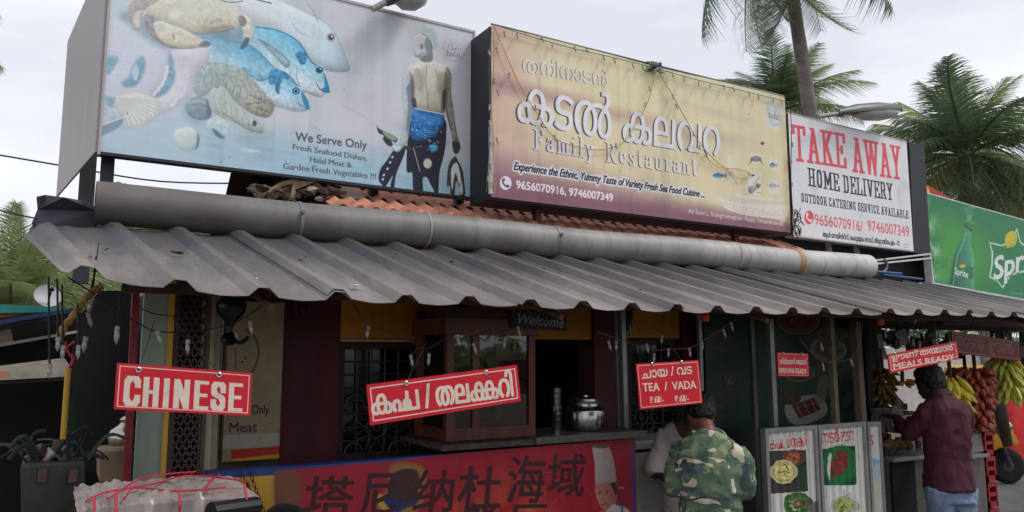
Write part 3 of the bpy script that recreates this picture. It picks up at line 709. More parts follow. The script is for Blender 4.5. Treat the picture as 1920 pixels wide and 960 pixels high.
A.line([(60,430),(170,490),(290,528)], 3, (110,130,140), soft=1, **K)
A.poly([(30,322),(80,330),(130,358),(160,372),(120,388),(70,362)], (92,150,172), soft=2, tex=.4, **K)
A.poly([(160,350),(180,334),(215,332),(255,360),(250,380),(228,372),(214,400),(206,446),(192,430),(190,400),(165,400)], (36,112,160), soft=1.5, tex=.5, **K)
A.line([(212,446),(206,410),(225,378)], 3, (60,90,110), soft=1, **K)
A.ell(289, 432, 26, 24, (150,196,215), soft=1, **K); A.ell(289, 432, 19, 18, (24,96,142), **K); A.ell(289, 432, 11, 11, (150,190,205), **K); A.ell(289, 432, 8, 8, (12,28,42), **K)
A.poly([(315,440),(335,460),(352,500),(348,520),(325,490)], (36,120,168), soft=1, **K); A.line([(300,490),(330,508),(345,518)], 2.5, (30,70,95), **K)
# octopus arms
A.poly([(30,110),(180,150),(300,260),(410,300),(400,430),(330,560),(240,620),(60,560),(20,400)], (194,193,205), soft=8, alpha=.9, tex=.06, **G)
A.poly([(410,300),(640,270),(640,370),(560,470),(550,560),(430,660),(340,690),(300,600),(420,500),(415,400)], (200,194,204), soft=4, tex=.05, **G)
for P_ in ([(28,345),(100,345),(80,400),(50,440),(30,440)], [(190,400),(225,350),(258,345),(262,400),(240,470),(200,520),(150,528),(118,500),(165,460)], [(404,330),(420,330),(436,400),(438,480),(395,556),(330,588),(298,580),(352,530),(398,450)], [(20,560),(80,590),(90,650),(30,640)]):
    A.poly(P_, (74,130,158), soft=5, tex=.35, **G)
A.line([(405,300),(412,420),(370,530),(300,580)], 3, (70,110,130), soft=1, alpha=.6, **G)
for i in range(26):
    t_ = i/26; x = 70+100*t_+random.uniform(-14, 14); y = 480-200*t_+random.uniform(-20, 20); r_ = random.uniform(9, 17)
    A.ell(x, y, r_, r_*.9, (206,214,224), soft=1, **G); A.ell(x+2, y+3, r_*.5, r_*.4, (140,170,185), soft=1, alpha=.6, **G)
for i in range(20):
    t_ = i/20; x = 470+80*math.sin(t_*3)+random.uniform(-8, 8)-80*t_; y = 350+300*t_; r_ = random.uniform(9, 15)
    A.ell(x, y, r_, r_, (210,206,216), soft=1, **G); A.line([(x-r_, y), (x, y+r_), (x+r_, y)], 2, (140,165,180), soft=1, alpha=.7, **G)
for i in range(22):
    t_ = i/22; x = 395-90*t_*t_+random.uniform(-4, 4); y = 400+180*t_; A.ell(x, y, 9, 9, (214,216,226), soft=1, **G)
A.ell(205, 440, 18, 48, (170,200,215), soft=2, **G); A.ell(60, 540, 60, 45, (184,196,208), soft=4, **G)
# crab
A.poly([(100,90),(170,70),(260,110),(420,200),(640,200),(840,165),(870,200),(830,260),(600,230),(400,300),(280,240),(180,160)], (86,112,130), soft=12, alpha=.75, **G)
A.poly([(160,40),(230,-10),(330,-10),(330,40),(262,60),(240,90),(236,160),(205,185),(184,150),(168,90)], (150,128,120), soft=1.5, tex=.35, **G)
A.poly([(200,80),(255,60),(235,110),(236,165),(206,178),(190,140)], (196,176,160), soft=2, tex=.2, **G)
A.poly([(256,95),(300,90),(330,150),(360,220),(420,270),(500,290),(420,292),(340,255),(290,205),(262,150)], (120,104,104), soft=1, tex=.5, **G)
A.poly([(262,60),(330,15),(420,-30),(640,-60),(740,-30),(820,50),(862,110),(860,160),(800,172),(720,190),(600,206),(520,192),(430,160),(330,120)], (206,202,184), soft=1.5, tex=.14, g=((600,-40),(560,200)), c2=(190,176,140), **G)
A.line([(300,100),(360,140),(430,165),(520,196),(600,206),(720,190),(800,172)], 5, (92,80,78), soft=1, alpha=.8, **G)
for i in range(40): A.ell(random.uniform(560, 820), random.uniform(110, 190), random.uniform(3, 9), random.uniform(2, 6), (150,128,96), soft=1, alpha=.5, **G)
for cx_, cy_ in ((625,130),(662,134),(708,124)): A.ell(cx_, cy_, 13, 11, (120,100,80), soft=1, **G); A.ell(cx_, cy_, 8, 7, (196,182,150), **G)
A.poly([(600,150),(680,165),(740,150),(800,168),(700,182),(620,200)], (128,106,86), soft=3, alpha=.6, tex=.5, **G)
A.ell(440, 88, 34, 26, (226,228,224), soft=4, alpha=.8, **G)
A.poly([(310,150),(350,128),(420,150),(500,180),(580,225),(640,262),(620,282),(560,290),(460,290),(380,262),(330,220)], (208,200,176), soft=1.5, tex=.16, g=((420,150),(440,290)), c2=(186,170,128), **G)
A.line([(310,150),(330,220),(380,262),(460,290),(560,290)], 3, (90,80,80), soft=1, **G); A.ell(350, 168, 34, 26, (176,182,190), soft=5, alpha=.7, **G)
A.poly([(585,272),(620,245),(655,262),(640,282),(600,284)], (64,82,90), soft=2, **G); A.line([(430,205),(438,235)], 5, (110,90,70), soft=1, **G)
A.poly([(822,100),(862,90),(905,130),(914,190),(900,240),(862,250),(850,210),(840,150)], (204,196,176), soft=1.5, tex=.25, **G); A.poly([(822,105),(850,95),(870,130),(850,160),(830,150)], (104,96,96), soft=2, tex=.4, **G)
A.poly([(832,292),(850,250),(866,228),(886,232),(878,270),(852,296)], (30,78,104), soft=1.5, **G)
# shells
A.poly([(84,592),(140,566),(230,560),(320,590),(362,650),(330,712),(270,752),(200,772),(150,762),(110,690)], (204,203,186), soft=1.5, tex=.1, **G)
for i in range(15):
    q = R(8+i*7.2); e = (84+math.cos(q)*(290-i*4), 592+math.sin(q)*(200-i*1)*.92); A.line([(84,592), ((84+e[0])/2+8, (592+e[1])/2-6), e], 3.2, (128,134,126), soft=1, alpha=.75, **G)
    A.line([(90,592), ((84+e[0])/2+14, (592+e[1])/2-4), (e[0]+6, e[1]-3)], 2.2, (228,226,208), soft=.8, alpha=.7, **G)
A.poly([(-20,640),(40,636),(100,660),(134,700),(100,760),(40,800),(-20,815)], (150,164,172), soft=2, tex=.3, **G); A.poly([(-20,770),(40,740),(132,712),(110,760),(40,800),(-20,815)], (44,80,104), soft=2, **G); A.line([(-20,760),(60,732),(134,706)], 4, (216,220,214), soft=1, **G)
A.ell(575, 665, 95, 82, (70,140,150), soft=12, alpha=.55, **G)
A.poly([(500,640),(540,592),(600,582),(640,600),(660,660),(640,712),(590,720),(530,700)], (104,122,134), soft=1.5, tex=.35, g=((520,600),(620,720)), c2=(76,98,112), **G); A.poly([(632,600),(655,640),(655,700),(632,708)], (46,70,84), soft=2, **G); A.line([(530,620),(580,604),(625,620)], 5, (170,184,190), soft=3, alpha=.8, **G); A.line([(520,660),(580,640),(630,660)], 4, (150,164,170), soft=3, alpha=.7, **G)
A.poly([(640,720),(700,696),(760,740),(770,800),(720,836),(660,800),(628,760)], (178,200,202), soft=3, tex=.2, **G); A.poly([(660,770),(700,790),(740,834),(690,820)], (40,90,110), soft=3, **G)
A.poly([(432,800),(470,770),(540,765),(582,800),(584,860),(560,900),(500,906),(448,870)], (198,206,196), soft=3, tex=.08, g=((470,800),(520,900)), c2=(150,176,168), **G); A.poly([(576,796),(588,830),(580,880),(562,900),(572,850)], (40,82,100), soft=1.5, **G)
# prawns
A.poly([(604,404),(640,376),(720,380),(830,410),(900,470),(980,560),(1034,630),(1012,700),(960,704),(880,672),(790,600),(730,520),(660,560),(590,580),(552,540),(560,470)], (134,156,152), soft=1.5, tex=.3, g=((640,400),(960,690)), c2=(150,142,124), **G)
for i in range(9):
    x = 600+i*42; A.line([(x, 400+i*16), (x+26, 440+i*18), (x+18, 500+i*17)], 3.5, (84,100,98), soft=1, alpha=.75, **G); A.line([(x+8, 400+i*16), (x+34, 440+i*18), (x+26, 500+i*17)], 3, (196,204,194), soft=1, alpha=.6, **G)
for i in range(16): A.line([(860+random.uniform(0, 100), 560+random.uniform(0, 90)), (930+random.uniform(0, 90), 600+random.uniform(0, 90))], random.uniform(2, 5), random.choice([(70,70,60), (90,110,90), (180,160,120)]), soft=1, alpha=.7, **G)
A.poly([(640,560),(700,520),(752,560),(800,620),(900,690),(972,778),(950,802),(880,778),(780,730),(690,690),(650,640)], (168,182,172), soft=1.5, tex=.14, **G)
for i in range(7): A.line([(680+i*34, 545+i*30), (676+i*34, 600+i*26), (700+i*34, 670+i*22)], 2.5, (112,128,120), soft=1, alpha=.7, **G)
A.ell(918, 742, 13, 18, (30,60,60), soft=1, **G); A.line([(660,660),(760,700),(860,770),(960,802)], 2.5, (96,100,92), soft=.7, **G); A.line([(664,650),(700,690),(770,706),(740,740)], 2.5, (180,166,130), soft=.7, **G)
A.line([(900,560),(1000,600),(1180,665)], 3, (120,140,142), soft=1, alpha=.8, **G); A.line([(700,-4),(770,16),(850,8)], 4, (60,80,100), soft=1, **G); A.line([(930,0),(1020,22)], 6, (70,100,120), soft=1, **G)
for i in range(9): A.line([(800+random.uniform(0,90), 850+random.uniform(0,60)), (900+random.uniform(0,60), 900+random.uniform(0,30))], 2, (214,224,228), soft=1, alpha=.5, **G)
wv = (np.clip(1.3-xx/.44, 0, 1)*(.34+.3*vnoise(W_, H_, 7, 44)))[..., None]; A.a = A.a*(1-wv)+np.array([198, 206, 214], 'f')/255*wv
# the fisherman seen from behind
A.poly([(880,140),(945,146),(958,230),(930,230),(918,170)], (150,176,166), soft=3, alpha=.6, **K)
A.poly([(798,350),(815,312),(862,300),(888,282),(938,284),(990,310),(1022,352),(1022,420),(1000,470),(986,542),(900,530),(848,518),(836,440),(830,380)], (186,184,176), soft=1.5, tex=.07, g=((860,300),(980,560)), c2=(172,166,148), **K)
A.poly([(798,350),(830,340),(834,440),(842,560),(830,650),(800,690),(782,672),(798,560),(790,430)], (166,176,182), soft=2, tex=.08, **K)
A.poly([(812,420),(834,400),(842,500),(840,580),(826,664),(812,600),(820,500)], (104,116,126), soft=3, alpha=.8, **K); A.line([(832,380),(840,460),(846,560),(826,660)], 4, (70,84,96), soft=1, **K)
A.poly([(1000,322),(1024,352),(1024,440),(1036,520),(1050,620),(1066,690),(1060,716),(1042,728),(1032,700),(1024,620),(1000,520),(992,420)], (128,124,112), soft=1.5, tex=.2, **K)
A.line([(1000,350),(994,430),(1000,520),(1024,620)], 5, (52,54,56), soft=1.2, **K); A.line([(1022,360),(1026,440),(1040,540),(1056,650)], 3, (200,200,190), soft=1, alpha=.7, **K)
A.poly([(1030,672),(1062,676),(1066,706),(1052,728),(1036,722)], (58,56,54), soft=1.5, **K)
A.line([(908,310),(904,380),(912,450),(916,520)], 5, (120,114,100), soft=2.5, alpha=.8, **K); A.line([(862,330),(880,370),(882,410),(866,420)], 4, (104,100,94), soft=2, alpha=.85, **K); A.line([(950,330),(962,370),(990,380)], 4, (120,114,104), soft=2, alpha=.8, **K)
A.poly([(834,350),(852,400),(850,470),(862,524),(846,518),(834,440)], (92,92,88), soft=4, alpha=.85, **K); A.poly([(1000,340),(984,400),(976,470),(982,545),(1000,500),(1010,420)], (96,90,76), soft=4, alpha=.85, **K); A.poly([(960,350),(990,345),(1000,400),(975,450),(955,420)], (140,132,112), soft=5, alpha=.7, **K); A.poly([(850,330),(890,340),(900,400),(884,440),(856,420)], (150,146,134), soft=5, alpha=.6, **K); A.line([(840,312),(880,300),(940,300),(990,318)], 9, (208,206,198), soft=4, alpha=.7, **K); A.poly([(836,470),(856,470),(860,520),(846,516)], (60,64,70), soft=2, **K); A.poly([(984,440),(1000,430),(996,500),(984,530)], (60,60,58), soft=2, **K)
A.poly([(872,250),(900,240),(930,230),(936,286),(900,296),(878,286)], (120,124,122), soft=1.5, **K)
A.poly([(840,220),(848,176),(880,158),(912,170),(932,210),(930,240),(900,268),(868,274),(846,262)], (176,182,186), soft=1.2, tex=.05, **K)
A.line([(856,268),(872,268),(888,250)], 4, (104,110,114), soft=2, alpha=.7, **K); A.line([(850,180),(884,162),(916,178),(934,214)], 7, (206,208,208), soft=2, alpha=.8, **K); A.poly([(906,178),(932,212),(932,240),(912,252),(898,220)], (112,120,122), soft=3, alpha=.8, **K); A.line([(884,160),(918,182),(936,232)], 3.5, (80,90,92), soft=1, **K); A.ell(884, 222, 8, 14, (120,124,124), soft=1, **K)
A.poly([(816,690),(826,640),(850,560),(986,560),(1000,640),(990,730),(968,820),(962,915),(938,912),(916,850),(900,838),(888,850),(888,910),(846,904),(840,820),(814,812)], (22,26,46), soft=1, **K)
A.poly([(848,516),(900,528),(986,544),(984,590),(960,620),(930,650),(880,668),(832,652),(836,590)], (28,104,172), soft=1.2, tex=.45, **K)
for i in range(12): A.line([(846+i*3, 536+i*10), (900+i*4, 548+i*9), (980-i*2, 556+i*7)], random.uniform(1.5, 3.5), random.choice([(90,170,222), (14,60,120), (150,200,230)]), soft=1, alpha=.6, **K)
A.line([(850,514),(910,526),(986,542)], 5, (206,210,216), soft=1, **K)
for i in range(26): A.ell(random.uniform(840, 985), random.uniform(560, 720), random.uniform(2, 6), random.uniform(2, 5), (196,206,210), alpha=.7, **K)
A.poly([(920,690),(950,684),(962,706),(940,722),(922,712)], (70,150,190), soft=1.5, tex=.4, **K); A.ell(912, 775, 20, 24, (196,196,178), soft=1.5, **K); A.line([(845,700),(876,812)], 5, (150,142,126), **K)
A.poly([(900,840),(930,880),(945,914),(928,912),(908,870)], (150,190,206), soft=1.5, **K)
A.poly([(680,846),(690,800),(720,760),(760,700),(782,690),(806,712),(790,760),(762,830),(754,888),(736,880),(748,830),(712,884),(690,868)], (26,30,48), soft=1, **K)
A.poly([(672,596),(684,612),(720,628),(768,656),(760,676),(740,668),(750,692),(724,690),(700,660),(706,644),(680,630)], (52,60,60), soft=1, tex=.6, **K); A.poly([(700,620),(740,640),(766,658),(750,668),(710,644)], (130,156,132), soft=1, **K)
A.poly([(740,700),(768,672),(800,680),(792,704),(768,722)], (170,184,188), soft=1.5, tex=.3, **K)
for x, y in ((770,708),(735,770),(722,800),(705,830),(700,850),(745,745)): A.ell(x, y, 7, 5, (190,200,206), soft=.7, ang=-60, **K)
A.poly([(802,690),(836,700),(830,712),(800,706)], (60,54,48), soft=1, **K)
A.line([(528,506),(600,548),(676,600)], 1.6, (150,142,140), alpha=.8, **K)
A.poly([(1010,790),(1030,750),(1046,742),(1056,762),(1078,810),(1086,870),(1090,922),(1068,930),(1060,880),(1046,860),(1038,930),(1022,924),(1018,880),(1004,880)], (56,58,54), soft=1, tex=.4, **K)
A.poly([(1024,800),(1048,770),(1062,800),(1070,850),(1060,870),(1046,820),(1036,850),(1030,900),(1024,870)], (206,206,200), soft=1, **K); A.poly([(1070,850),(1080,900),(1074,924),(1062,900)], (190,184,170), soft=1, **K)
# halal mark, words
def halal(A_, K_, cx, cy, r, c, al=1):
    for a0, a1, rr in ((20, 160, r), (25, 155, r*.86)): A_.line([(cx+rr*math.cos(R(a)), cy+rr*math.sin(R(a))) for a in range(a0, a1+1, 9)], 3, c, k=K_, alpha=al*.8)
halal(A, kB, 1038, 238, 54, (146,150,150)); A.line([(992,250),(986,215),(996,195)], 3, (150,152,150), **K)
A.text('halal', (440+1003/2.526, 266/2.526), (440+1064/2.526, 275/2.526), 12, (128,134,134), dil=(1,0))
A.line([(1012,208),(1014,232),(1030,236),(1024,210),(1034,236),(1050,226),(1044,238),(1078,232)], 3, (128,134,134), **K)
TX = (84, 88, 96)
A.text('We Serve Only', (440+286/2.526, 666/2.526), (440+624/2.526, 707/2.526), 16.5, TX, dil=(1,1))
A.text('Fresh Seafood Dishes.', (440+275/2.526, 708/2.526), (440+627/2.526, 764/2.526), 10.5, TX, dil=(1,0))
A.text('Halal Meat &', (440+356/2.526, 768/2.526), (440+552/2.526, 795/2.526), 10.5, TX, dil=(1,0))
A.text('Garden Fresh Vegetables !!!', (440+229/2.526, 800/2.526), (440+667/2.526, 850/2.526), 11.5, TX, dil=(1,0))
A.grain(.03, 5, 3, streak=.1)
PG = 1.27
b1 = thing('seafood_billboard', 'large pale billboard printed with crab, octopus, fish and a fisherman, leftmost of the boards', 'billboard', O)
print_sheet('poster', A, print_mat('seafood_print', A, .4, PG), b1, off=.004)
obj('panel', MB().prism([O, O+U, O+U+V, O+V], (0, .05, 0)), M_back, b1)
t_ = .014
for a, b in ((O-Vector((t_,0,t_)), O+Vector((0,0,0))+V), (O+U, O+U+V+Vector((t_,0,0)))): obj('edge_trim', MB().prism([Vector((a.x, 4.885, min(a.z,b.z)-.0)), Vector((b.x, 4.885, a.z)), Vector((b.x, 4.885, b.z+t_)), Vector((a.x, 4.885, b.z+t_))], (0, .075, 0)), M_edge, b1)
obj('edge_trim', MB().prism([O+Vector((0,-.012,-t_)), O+U+Vector((0,-.012,-t_)), O+U+Vector((0,-.012,.004)), O+Vector((0,-.012,.004))], (0, .07, 0)), M_black, b1)
obj('edge_trim', MB().prism([O+V+Vector((0,-.012,-.004)), O+U+V+Vector((0,-.012,-.004)), O+U+V+Vector((0,-.012,t_)), O+V+Vector((0,-.012,t_))], (0, .07, 0)), M_edge, b1)
q0 = at(123, 371, Y=6.6); q1 = at(144, 80, Y=6.6)
M_side = mat('side_sheet_tin', (176, 168, 168), .5, var=.08, scale=5, streak=True, spec=.4)
so_ = O-Vector((t_+.001, 0, 0)); zb = so_.z
obj('side_panel', MB().prism([so_, Vector((q0.x-.05, 6.6, q0.z)), Vector((q0.x-.05, 6.6, q1.z)), so_+V], (-.012, 0, 0)), M_side, b1)
for px, Y_, wd in ((201, 5.1, .036), (165, 6.1, .05), (700, 5.1, .03), (860, 5.1, .03)):
    x = at(px, 320, Y=Y_).x; obj('post', MB().box((x-wd, Y_-.03, 2.35), (x+wd, Y_+.03, O.z+.3)), M_post, b1)
obj('brace', MB().box((O.x+.02, 4.96, O.z+.02), (O.x+U.x, 5.0, O.z+.06)), M_post, b1)
# ---- 2: family restaurant board
YB = 4.6
O, U, V = board_rect((925, 43), (1481, 190), (1480, 437), (918, 370), YB)
A = Art(O, U, V, 1500, (206, 195, 160)); W_, H_ = A.W, A.H
yy = np.linspace(0, 1, H_)[:, None]; xx = np.linspace(0, 1, W_)[None, :]
def mixc(m, c): A.a[:] = A.a*(1-m[..., None])+np.array(c, 'f')/255*m[..., None]
n1 = vnoise(W_, H_, 3, 11); n2 = vnoise(W_, H_, 5, 12)
left = np.clip(1-xx/.16+.3*(n1-.5), 0, 1)*np.clip(yy*0+1, 0, 1); mixc(left*.7, (190,150,146))
mixc(np.clip(1-np.abs(yy-.99+.0*xx)*14, 0, 1)*np.clip(1-xx*2.2, 0, 1)*.5, (190,150,150))
band = np.clip(1-np.abs(yy-(.66-.10*xx)+.05*(n2-.5))/.075, 0, 1)*np.clip(1.1-xx*1.15, 0, 1); mixc(band*.8, (160,118,124))
band = np.clip(1-np.abs(yy-(.60+.02*np.sin(xx*9))+.05*(n1-.5))/.05, 0, 1)*np.clip(1-np.abs(xx-.69)*4.2, 0, 1); mixc(band*.5, (176,170,150))
band = np.clip(1-np.abs(yy-.78+.1*(xx-.6))/.045, 0, 1)*np.clip(1-np.abs(xx-.72)*5, 0, 1)*(n2*1.4); mixc(np.clip(band*.6, 0, 1), (170,170,150))
pur = np.clip((.36-.30*xx-yy)/.22+.2*(n1-.5), 0, 1); mixc(pur*.9, (138,98,112))
pur = np.clip((.15-.02*xx-yy)/.1, 0, 1); mixc(pur*.85, (128,86,100))
mid = np.clip(1-np.abs(yy-(.33-.08*xx))/.09, 0, 1)*np.clip(1.2-xx*1.4, 0, 1); mixc(mid*.4, (214,178,158))
# big pot drawn at the right
Kp = (1200, 60, 2.46)
A.poly([(338,735),(370,745),(660,780),(668,860),(640,864),(480,842),(400,822),(372,790)], (212,205,196), k=Kp, soft=2, alpha=.8)
A.poly([(338,735),(440,760),(560,780),(664,782),(660,800),(540,798),(400,780)], (196,180,160), k=Kp, soft=2, alpha=.6)
A.line([(380,808),(470,842),(600,858),(690,880)], 4, (226,208,204), k=Kp, soft=1)
for i in range(18): A.ell(380+i*15, 790+i*3+6*(i % 2), 3, 3, (150,140,150), k=Kp, alpha=.7)
A.poly([(394,570),(436,575),(436,700),(394,700)], (208,204,196), k=Kp, smooth=False, alpha=.5, soft=3); A.poly([(486,650),(552,655),(546,760),(486,750)], (212,208,204), k=Kp, smooth=False, alpha=.7, soft=1.5); A.poly([(584,680),(636,690),(640,752),(584,748)], (210,206,200), k=Kp, smooth=False, alpha=.7, soft=1.5)
A.poly([(498,560),(560,570),(556,612),(500,604)], (208,204,196), k=Kp, smooth=False, alpha=.7, soft=1.5); A.poly([(586,580),(630,590),(628,640),(586,632)], (208,204,196), k=Kp, smooth=False, alpha=.7, soft=1.5)
def fishy(x, y, w_, h_, c, c2):
    A.poly([(x, y), (x+w_*.3, y-h_), (x+w_*.65, y-h_*.6), (x+w_*.82, y-h_*.1), (x+w_, y-h_), (x+w_*.94, y), (x+w_, y+h_), (x+w_*.8, y+h_*.2), (x+w_*.4, y+h_)], c, k=Kp, c2=c2, g=((x, y-h_), (x, y+h_)), soft=.7); A.ell(x+w_*.12, y, 3, 3, (30,40,50), k=Kp)
fishy(328, 665, 66, 12, (40,104,150), (150,180,190)); fishy(588, 618, 38, 14, (60,120,150), (190,200,196)); fishy(586, 712, 48, 12, (150,160,160), (190,190,180))
A.ell(526, 588, 25, 13, (120,124,124), k=Kp, soft=1, tex=.3)
for q in (-1, 1):
    for i in range(4): A.line([(526+q*10, 592), (526+q*(20+i*4), 584+i*8), (526+q*(18+i*4), 598+i*6)], 2.2, (90,92,94), k=Kp)
A.poly([(490,730),(500,712),(520,716),(530,700),(548,706),(540,724),(524,732),(510,748),(496,744)], (140,134,136), k=Kp, tex=.6); A.line([(488,710),(500,730),(520,700),(545,672)], 3, (130,120,124), k=Kp); A.line([(530,740),(548,745)], 3, (120,110,110), k=Kp); A.ell(512, 664, 9, 5, (70,50,50), k=Kp); A.ell(556, 517, 9, 8, (80,84,74), k=Kp)
A.line([(440,700),(415,670),(400,650)], 5, (150,144,140), k=Kp, soft=1)
A.poly([(574,325),(646,335),(648,450),(576,446)], (196,196,196), k=Kp, smooth=False, alpha=.9, soft=1); A.line([(584,360),(588,400),(606,430),(634,426),(644,392)], 4, (150,152,158), k=Kp)
A.text('halal', (1200+590/2.46, 60+400/2.46), (1200+632/2.46, 60+412/2.46), 10, (126,130,134), dil=(1,0)); A.line([(596,366),(600,386),(614,390),(610,368),(620,390),(636,384)], 3, (126,130,134), k=Kp)
SH = (66, 58, 66)
A.text('തനിനാടൻ', (978,136), (1138,164), 25, (206,200,190), shadow=(-3,-1,SH), dil=(1,1), cap_u=.6)
A.text('കടൽ', (968,228), (1143,262), 70, (208,207,210), dil=(3,1), shear=.06, shadow=(-8,-3,SH), cap_u=.6)
A.text('കലവറ', (1166,264), (1346,293), 62, (208,207,210), dil=(3,1), shear=.06, shadow=(-7,-3,SH), cap_u=.6)
A.text('', (999,281), (1112,298), 37, (208,204,208), loops=pen('Family', SR, .06, .02), shadow=(-5,-2,SH), dil=(2,1), cap_u=1)
A.text('', (1134,303), (1306,330), 35, (208,204,196), loops=pen('Restaurant', SR, .06, .02), shadow=(-5,-2,SH), dil=(2,1), cap_u=1)
A.text('Experience the Ethnic, Yummy Taste of Variety Fresh Sea Food Cuisine ...', (961,319), (1318,371), 15, (44,36,50), halo=(5,(206,206,210)), shear=.28, dil=(1,1))
px_, py_ = 946, 344
A.ell(px_, py_, 11, 13, (212,210,214)); A.line([(px_-5,py_-7),(px_-5,py_),(px_+1,py_+6),(px_+5,py_+6)], 7, (110,70,96)); A.ell(px_-4, py_-6, 3, 3, (110,70,96)); A.ell(px_+4, py_+6, 3, 3, (110,70,96))
A.text('9656070916, 9746007349', (966,354), (1147,378), 15, (218,208,216), dil=(1,1))
A.text("All Saint's, Shanghumugham Road, Trivandrum-07", (1288,400), (1467,424), 8.5, (218,204,210), dil=(0,0))
A.grain(.05, 4, 21, streak=.16)
rs = np.clip((xx-.965)*30, 0, 1)*np.clip(vnoise(W_, H_, 20, 33)*1.6-.5, 0, 1); mixc(rs*.7, (176,140,96))
b2 = thing('family_restaurant_billboard', 'faded beige and purple flex billboard with large white Malayalam words, hung with bulbs', 'billboard', O)
def warp2(u, v): return Vector((0, -.006*math.sin(u*9)*math.sin(v*3)-.004, .012*math.sin(u*7.2+1)*v*v*(1 if v > .9 else .3)))
print_sheet('poster', A, print_mat('restaurant_print', A, .5, PG, bump=.15), b2, off=.01, nu=40, nv=10, warp=warp2)
ba = Vector((0, .29, 0)); e = .02
Zb = O.z-.012
obj('box_body', MB().prism([Vector((O.x-.004, YB, Zb)), Vector((O.x+U.x+.01, YB, O.z+U.z-.012)), Vector((O.x+U.x+.01, YB, O.z+U.z+V.z-.01)), Vector((O.x-.004, YB, O.z+V.z-.01))], ba), M_black, b2)
obj('top_hem', MB().tube([O+V+Vector((0,-.012,.004)), O+V+U*.5+Vector((0,-.012,.0)), O+V+U+Vector((0,-.012,.004))], .007, 6), mat('green_hem', (96, 112, 92), .7), b2)
obj('side_rail', MB().box((O.x-.012, YB-.03, O.z+.02), (O.x+.01, YB-.004, O.z+V.z*.4)), mat('white_plastic_rail', (214,212,208)), b2)
for px, Y_ in ((1010, 4.75), (1380, 4.75)):
    x = at(px, 390, Y=Y_).x; obj('post', MB().box((x-.025, Y_, 2.7), (x+.025, Y_+.05, O.z+.05)), mat('rust_red_post', (110, 58, 44), .7, var=.2), b2)
# ---- 3: take away board
O, U, V = board_rect((1484, 215), (1703, 268), (1712, 470), (1487, 441), 4.72)
A = Art(O, U, V, 1100, (206, 205, 207))
REDC, BLK = (204, 76, 88), (40, 42, 58)
A.text('', (1486,299), (1587,314), 68, REDC, loops=pen('TAKE', SL, .085, .045, .1), cap_u=1.09)
A.text('', (1597,320), (1691,336), 66, REDC, loops=pen('AWAY', SL, .085, .045, .06), cap_u=1.09)
A.text('', (1514,347), (1574,358.5), 34, BLK, loops=pen('HOME', SL, .085, .045, .1), cap_u=1.09)
A.text('', (1580,360), (1674,375), 33, BLK, loops=pen('DELIVERY', SL, .085, .045, .1), cap_u=1.09)
A.text('', (1502,378), (1703,410), 16.5, BLK, loops=pen('OUTDOOR CATERING SERVICE AVAILABLE', SL, .095, .05, .13), cap_u=1.09)
A.ell(1516, 408, 9, 13, REDC); A.line([(1512,402),(1512,408),(1517,414),(1520,414)], 9, (214,210,212)); A.ell(1512.5, 402, 2.2, 3, (214,210,212)); A.ell(1519.5, 414, 2.2, 3, (214,210,212))
A.text('9656070916/', (1527,421), (1617,434), 20, (206,92,102), dil=(1,1)); A.text('9746007349', (1626,433), (1704,444), 20, (206,92,102), dil=(1,1))
A.text('ആൾ െസയിൻറ്സ്, ശംഖുമുഖം േറാഡ്, തിരുവന~ന്തപുരം - 07', (1542,444), (1686,461), 8, BLK, dil=(1,1), cap_u=.6)
A.line([(1694,458),(1706,460)], 2, (120,120,124)); A.line([(1694,463),(1706,465)], 2, (120,120,124))
A.grain(.03, 5, 41, streak=.08)
b3 = thing('take_away_billboard', 'white sign board with red and black take away and home delivery lettering', 'billboard', O)
print_sheet('poster', A, print_mat('take_away_print', A, .4, PG), b3, off=.004)
obj('panel', MB().prism([O, O+U, O+U+V, O+V], (0, .09, 0)), M_back, b3)
dz = Vector((0, -.008, 0))
obj('edge_trim', MB().prism([O+V+dz, O+U+V+dz, O+U+V+dz+Vector((0,0,.014)), O+V+dz+Vector((0,0,.014))], (0, .1, 0)), M_edge, b3)
obj('edge_trim', MB().prism([O+dz-Vector((0,0,.014)), O+U+dz-Vector((0,0,.014)), O+U+dz, O+dz], (0, .1, 0)), M_edge, b3)
for px in (1554, 1606):
    x = at(px, 460, Y=4.83).x; obj('post', MB().box((x-.02, 4.815, 2.55), (x+.02, 4.85, O.z+.2)), M_clip, b3)
ob = slab('black_board', [(1704.5,266),(1733,273),(1745,478),(1713.5,474)], 4.72, .1, M_black); tag(ob, 'narrow black board on end between the take away board and the green drink board', 'board')
ob = slab('black_backing_sheet', [(1420,432),(1500,444),(1745,472),(1745,530),(1640,530),(1420,468)], 4.98, .03, mat('dark_backing', (62,62,68), .7, var=.15)); tag(ob, 'dark backing sheet behind the posts under the take away board', 'board')
rail = thing('white_rail_frame', 'white angle iron rails beside the pale end of the big pipe', 'rail', at(1680, 490, Y=4.75))
M_wr = mat('white_rail_paint', (216,216,214), .5)
for a, b in (((1626,490),(1744,476)), ((1628,496),(1744,484))): obj('bar', MB().tube([at(*a, Y=4.66), at(*b, Y=4.66)], .012, 4), M_wr, rail)
obj('bar', MB().tube([at(1744,476,Y=4.66), at(1749,530,Y=4.66)], .012, 4), M_wr, rail)
obj('loop', MB().tube(cr_spline([at(x, y, Y=4.64) for x, y in ((1658,486),(1663,494),(1662,504),(1652,512),(1640,516))]), .012, 6), M_clip, rail)
for i, (a, b) in enumerate((((1626,508),(1690,514)), ((1640,514),(1729,524)))):
    ob = obj('blue_pipe', MB().tube([at(*a, Y=4.62+.05*i), at(*b, Y=4.62+.05*i)], .014, 6), mat('faded_blue_plastic', (44, 84, 140), .5)); tag(ob, ['shorter blue pipe lying behind the awning, upper of two', 'longer blue pipe lying behind the awning, lower of two'][i], 'pipe', 'blue pipes on the awning')
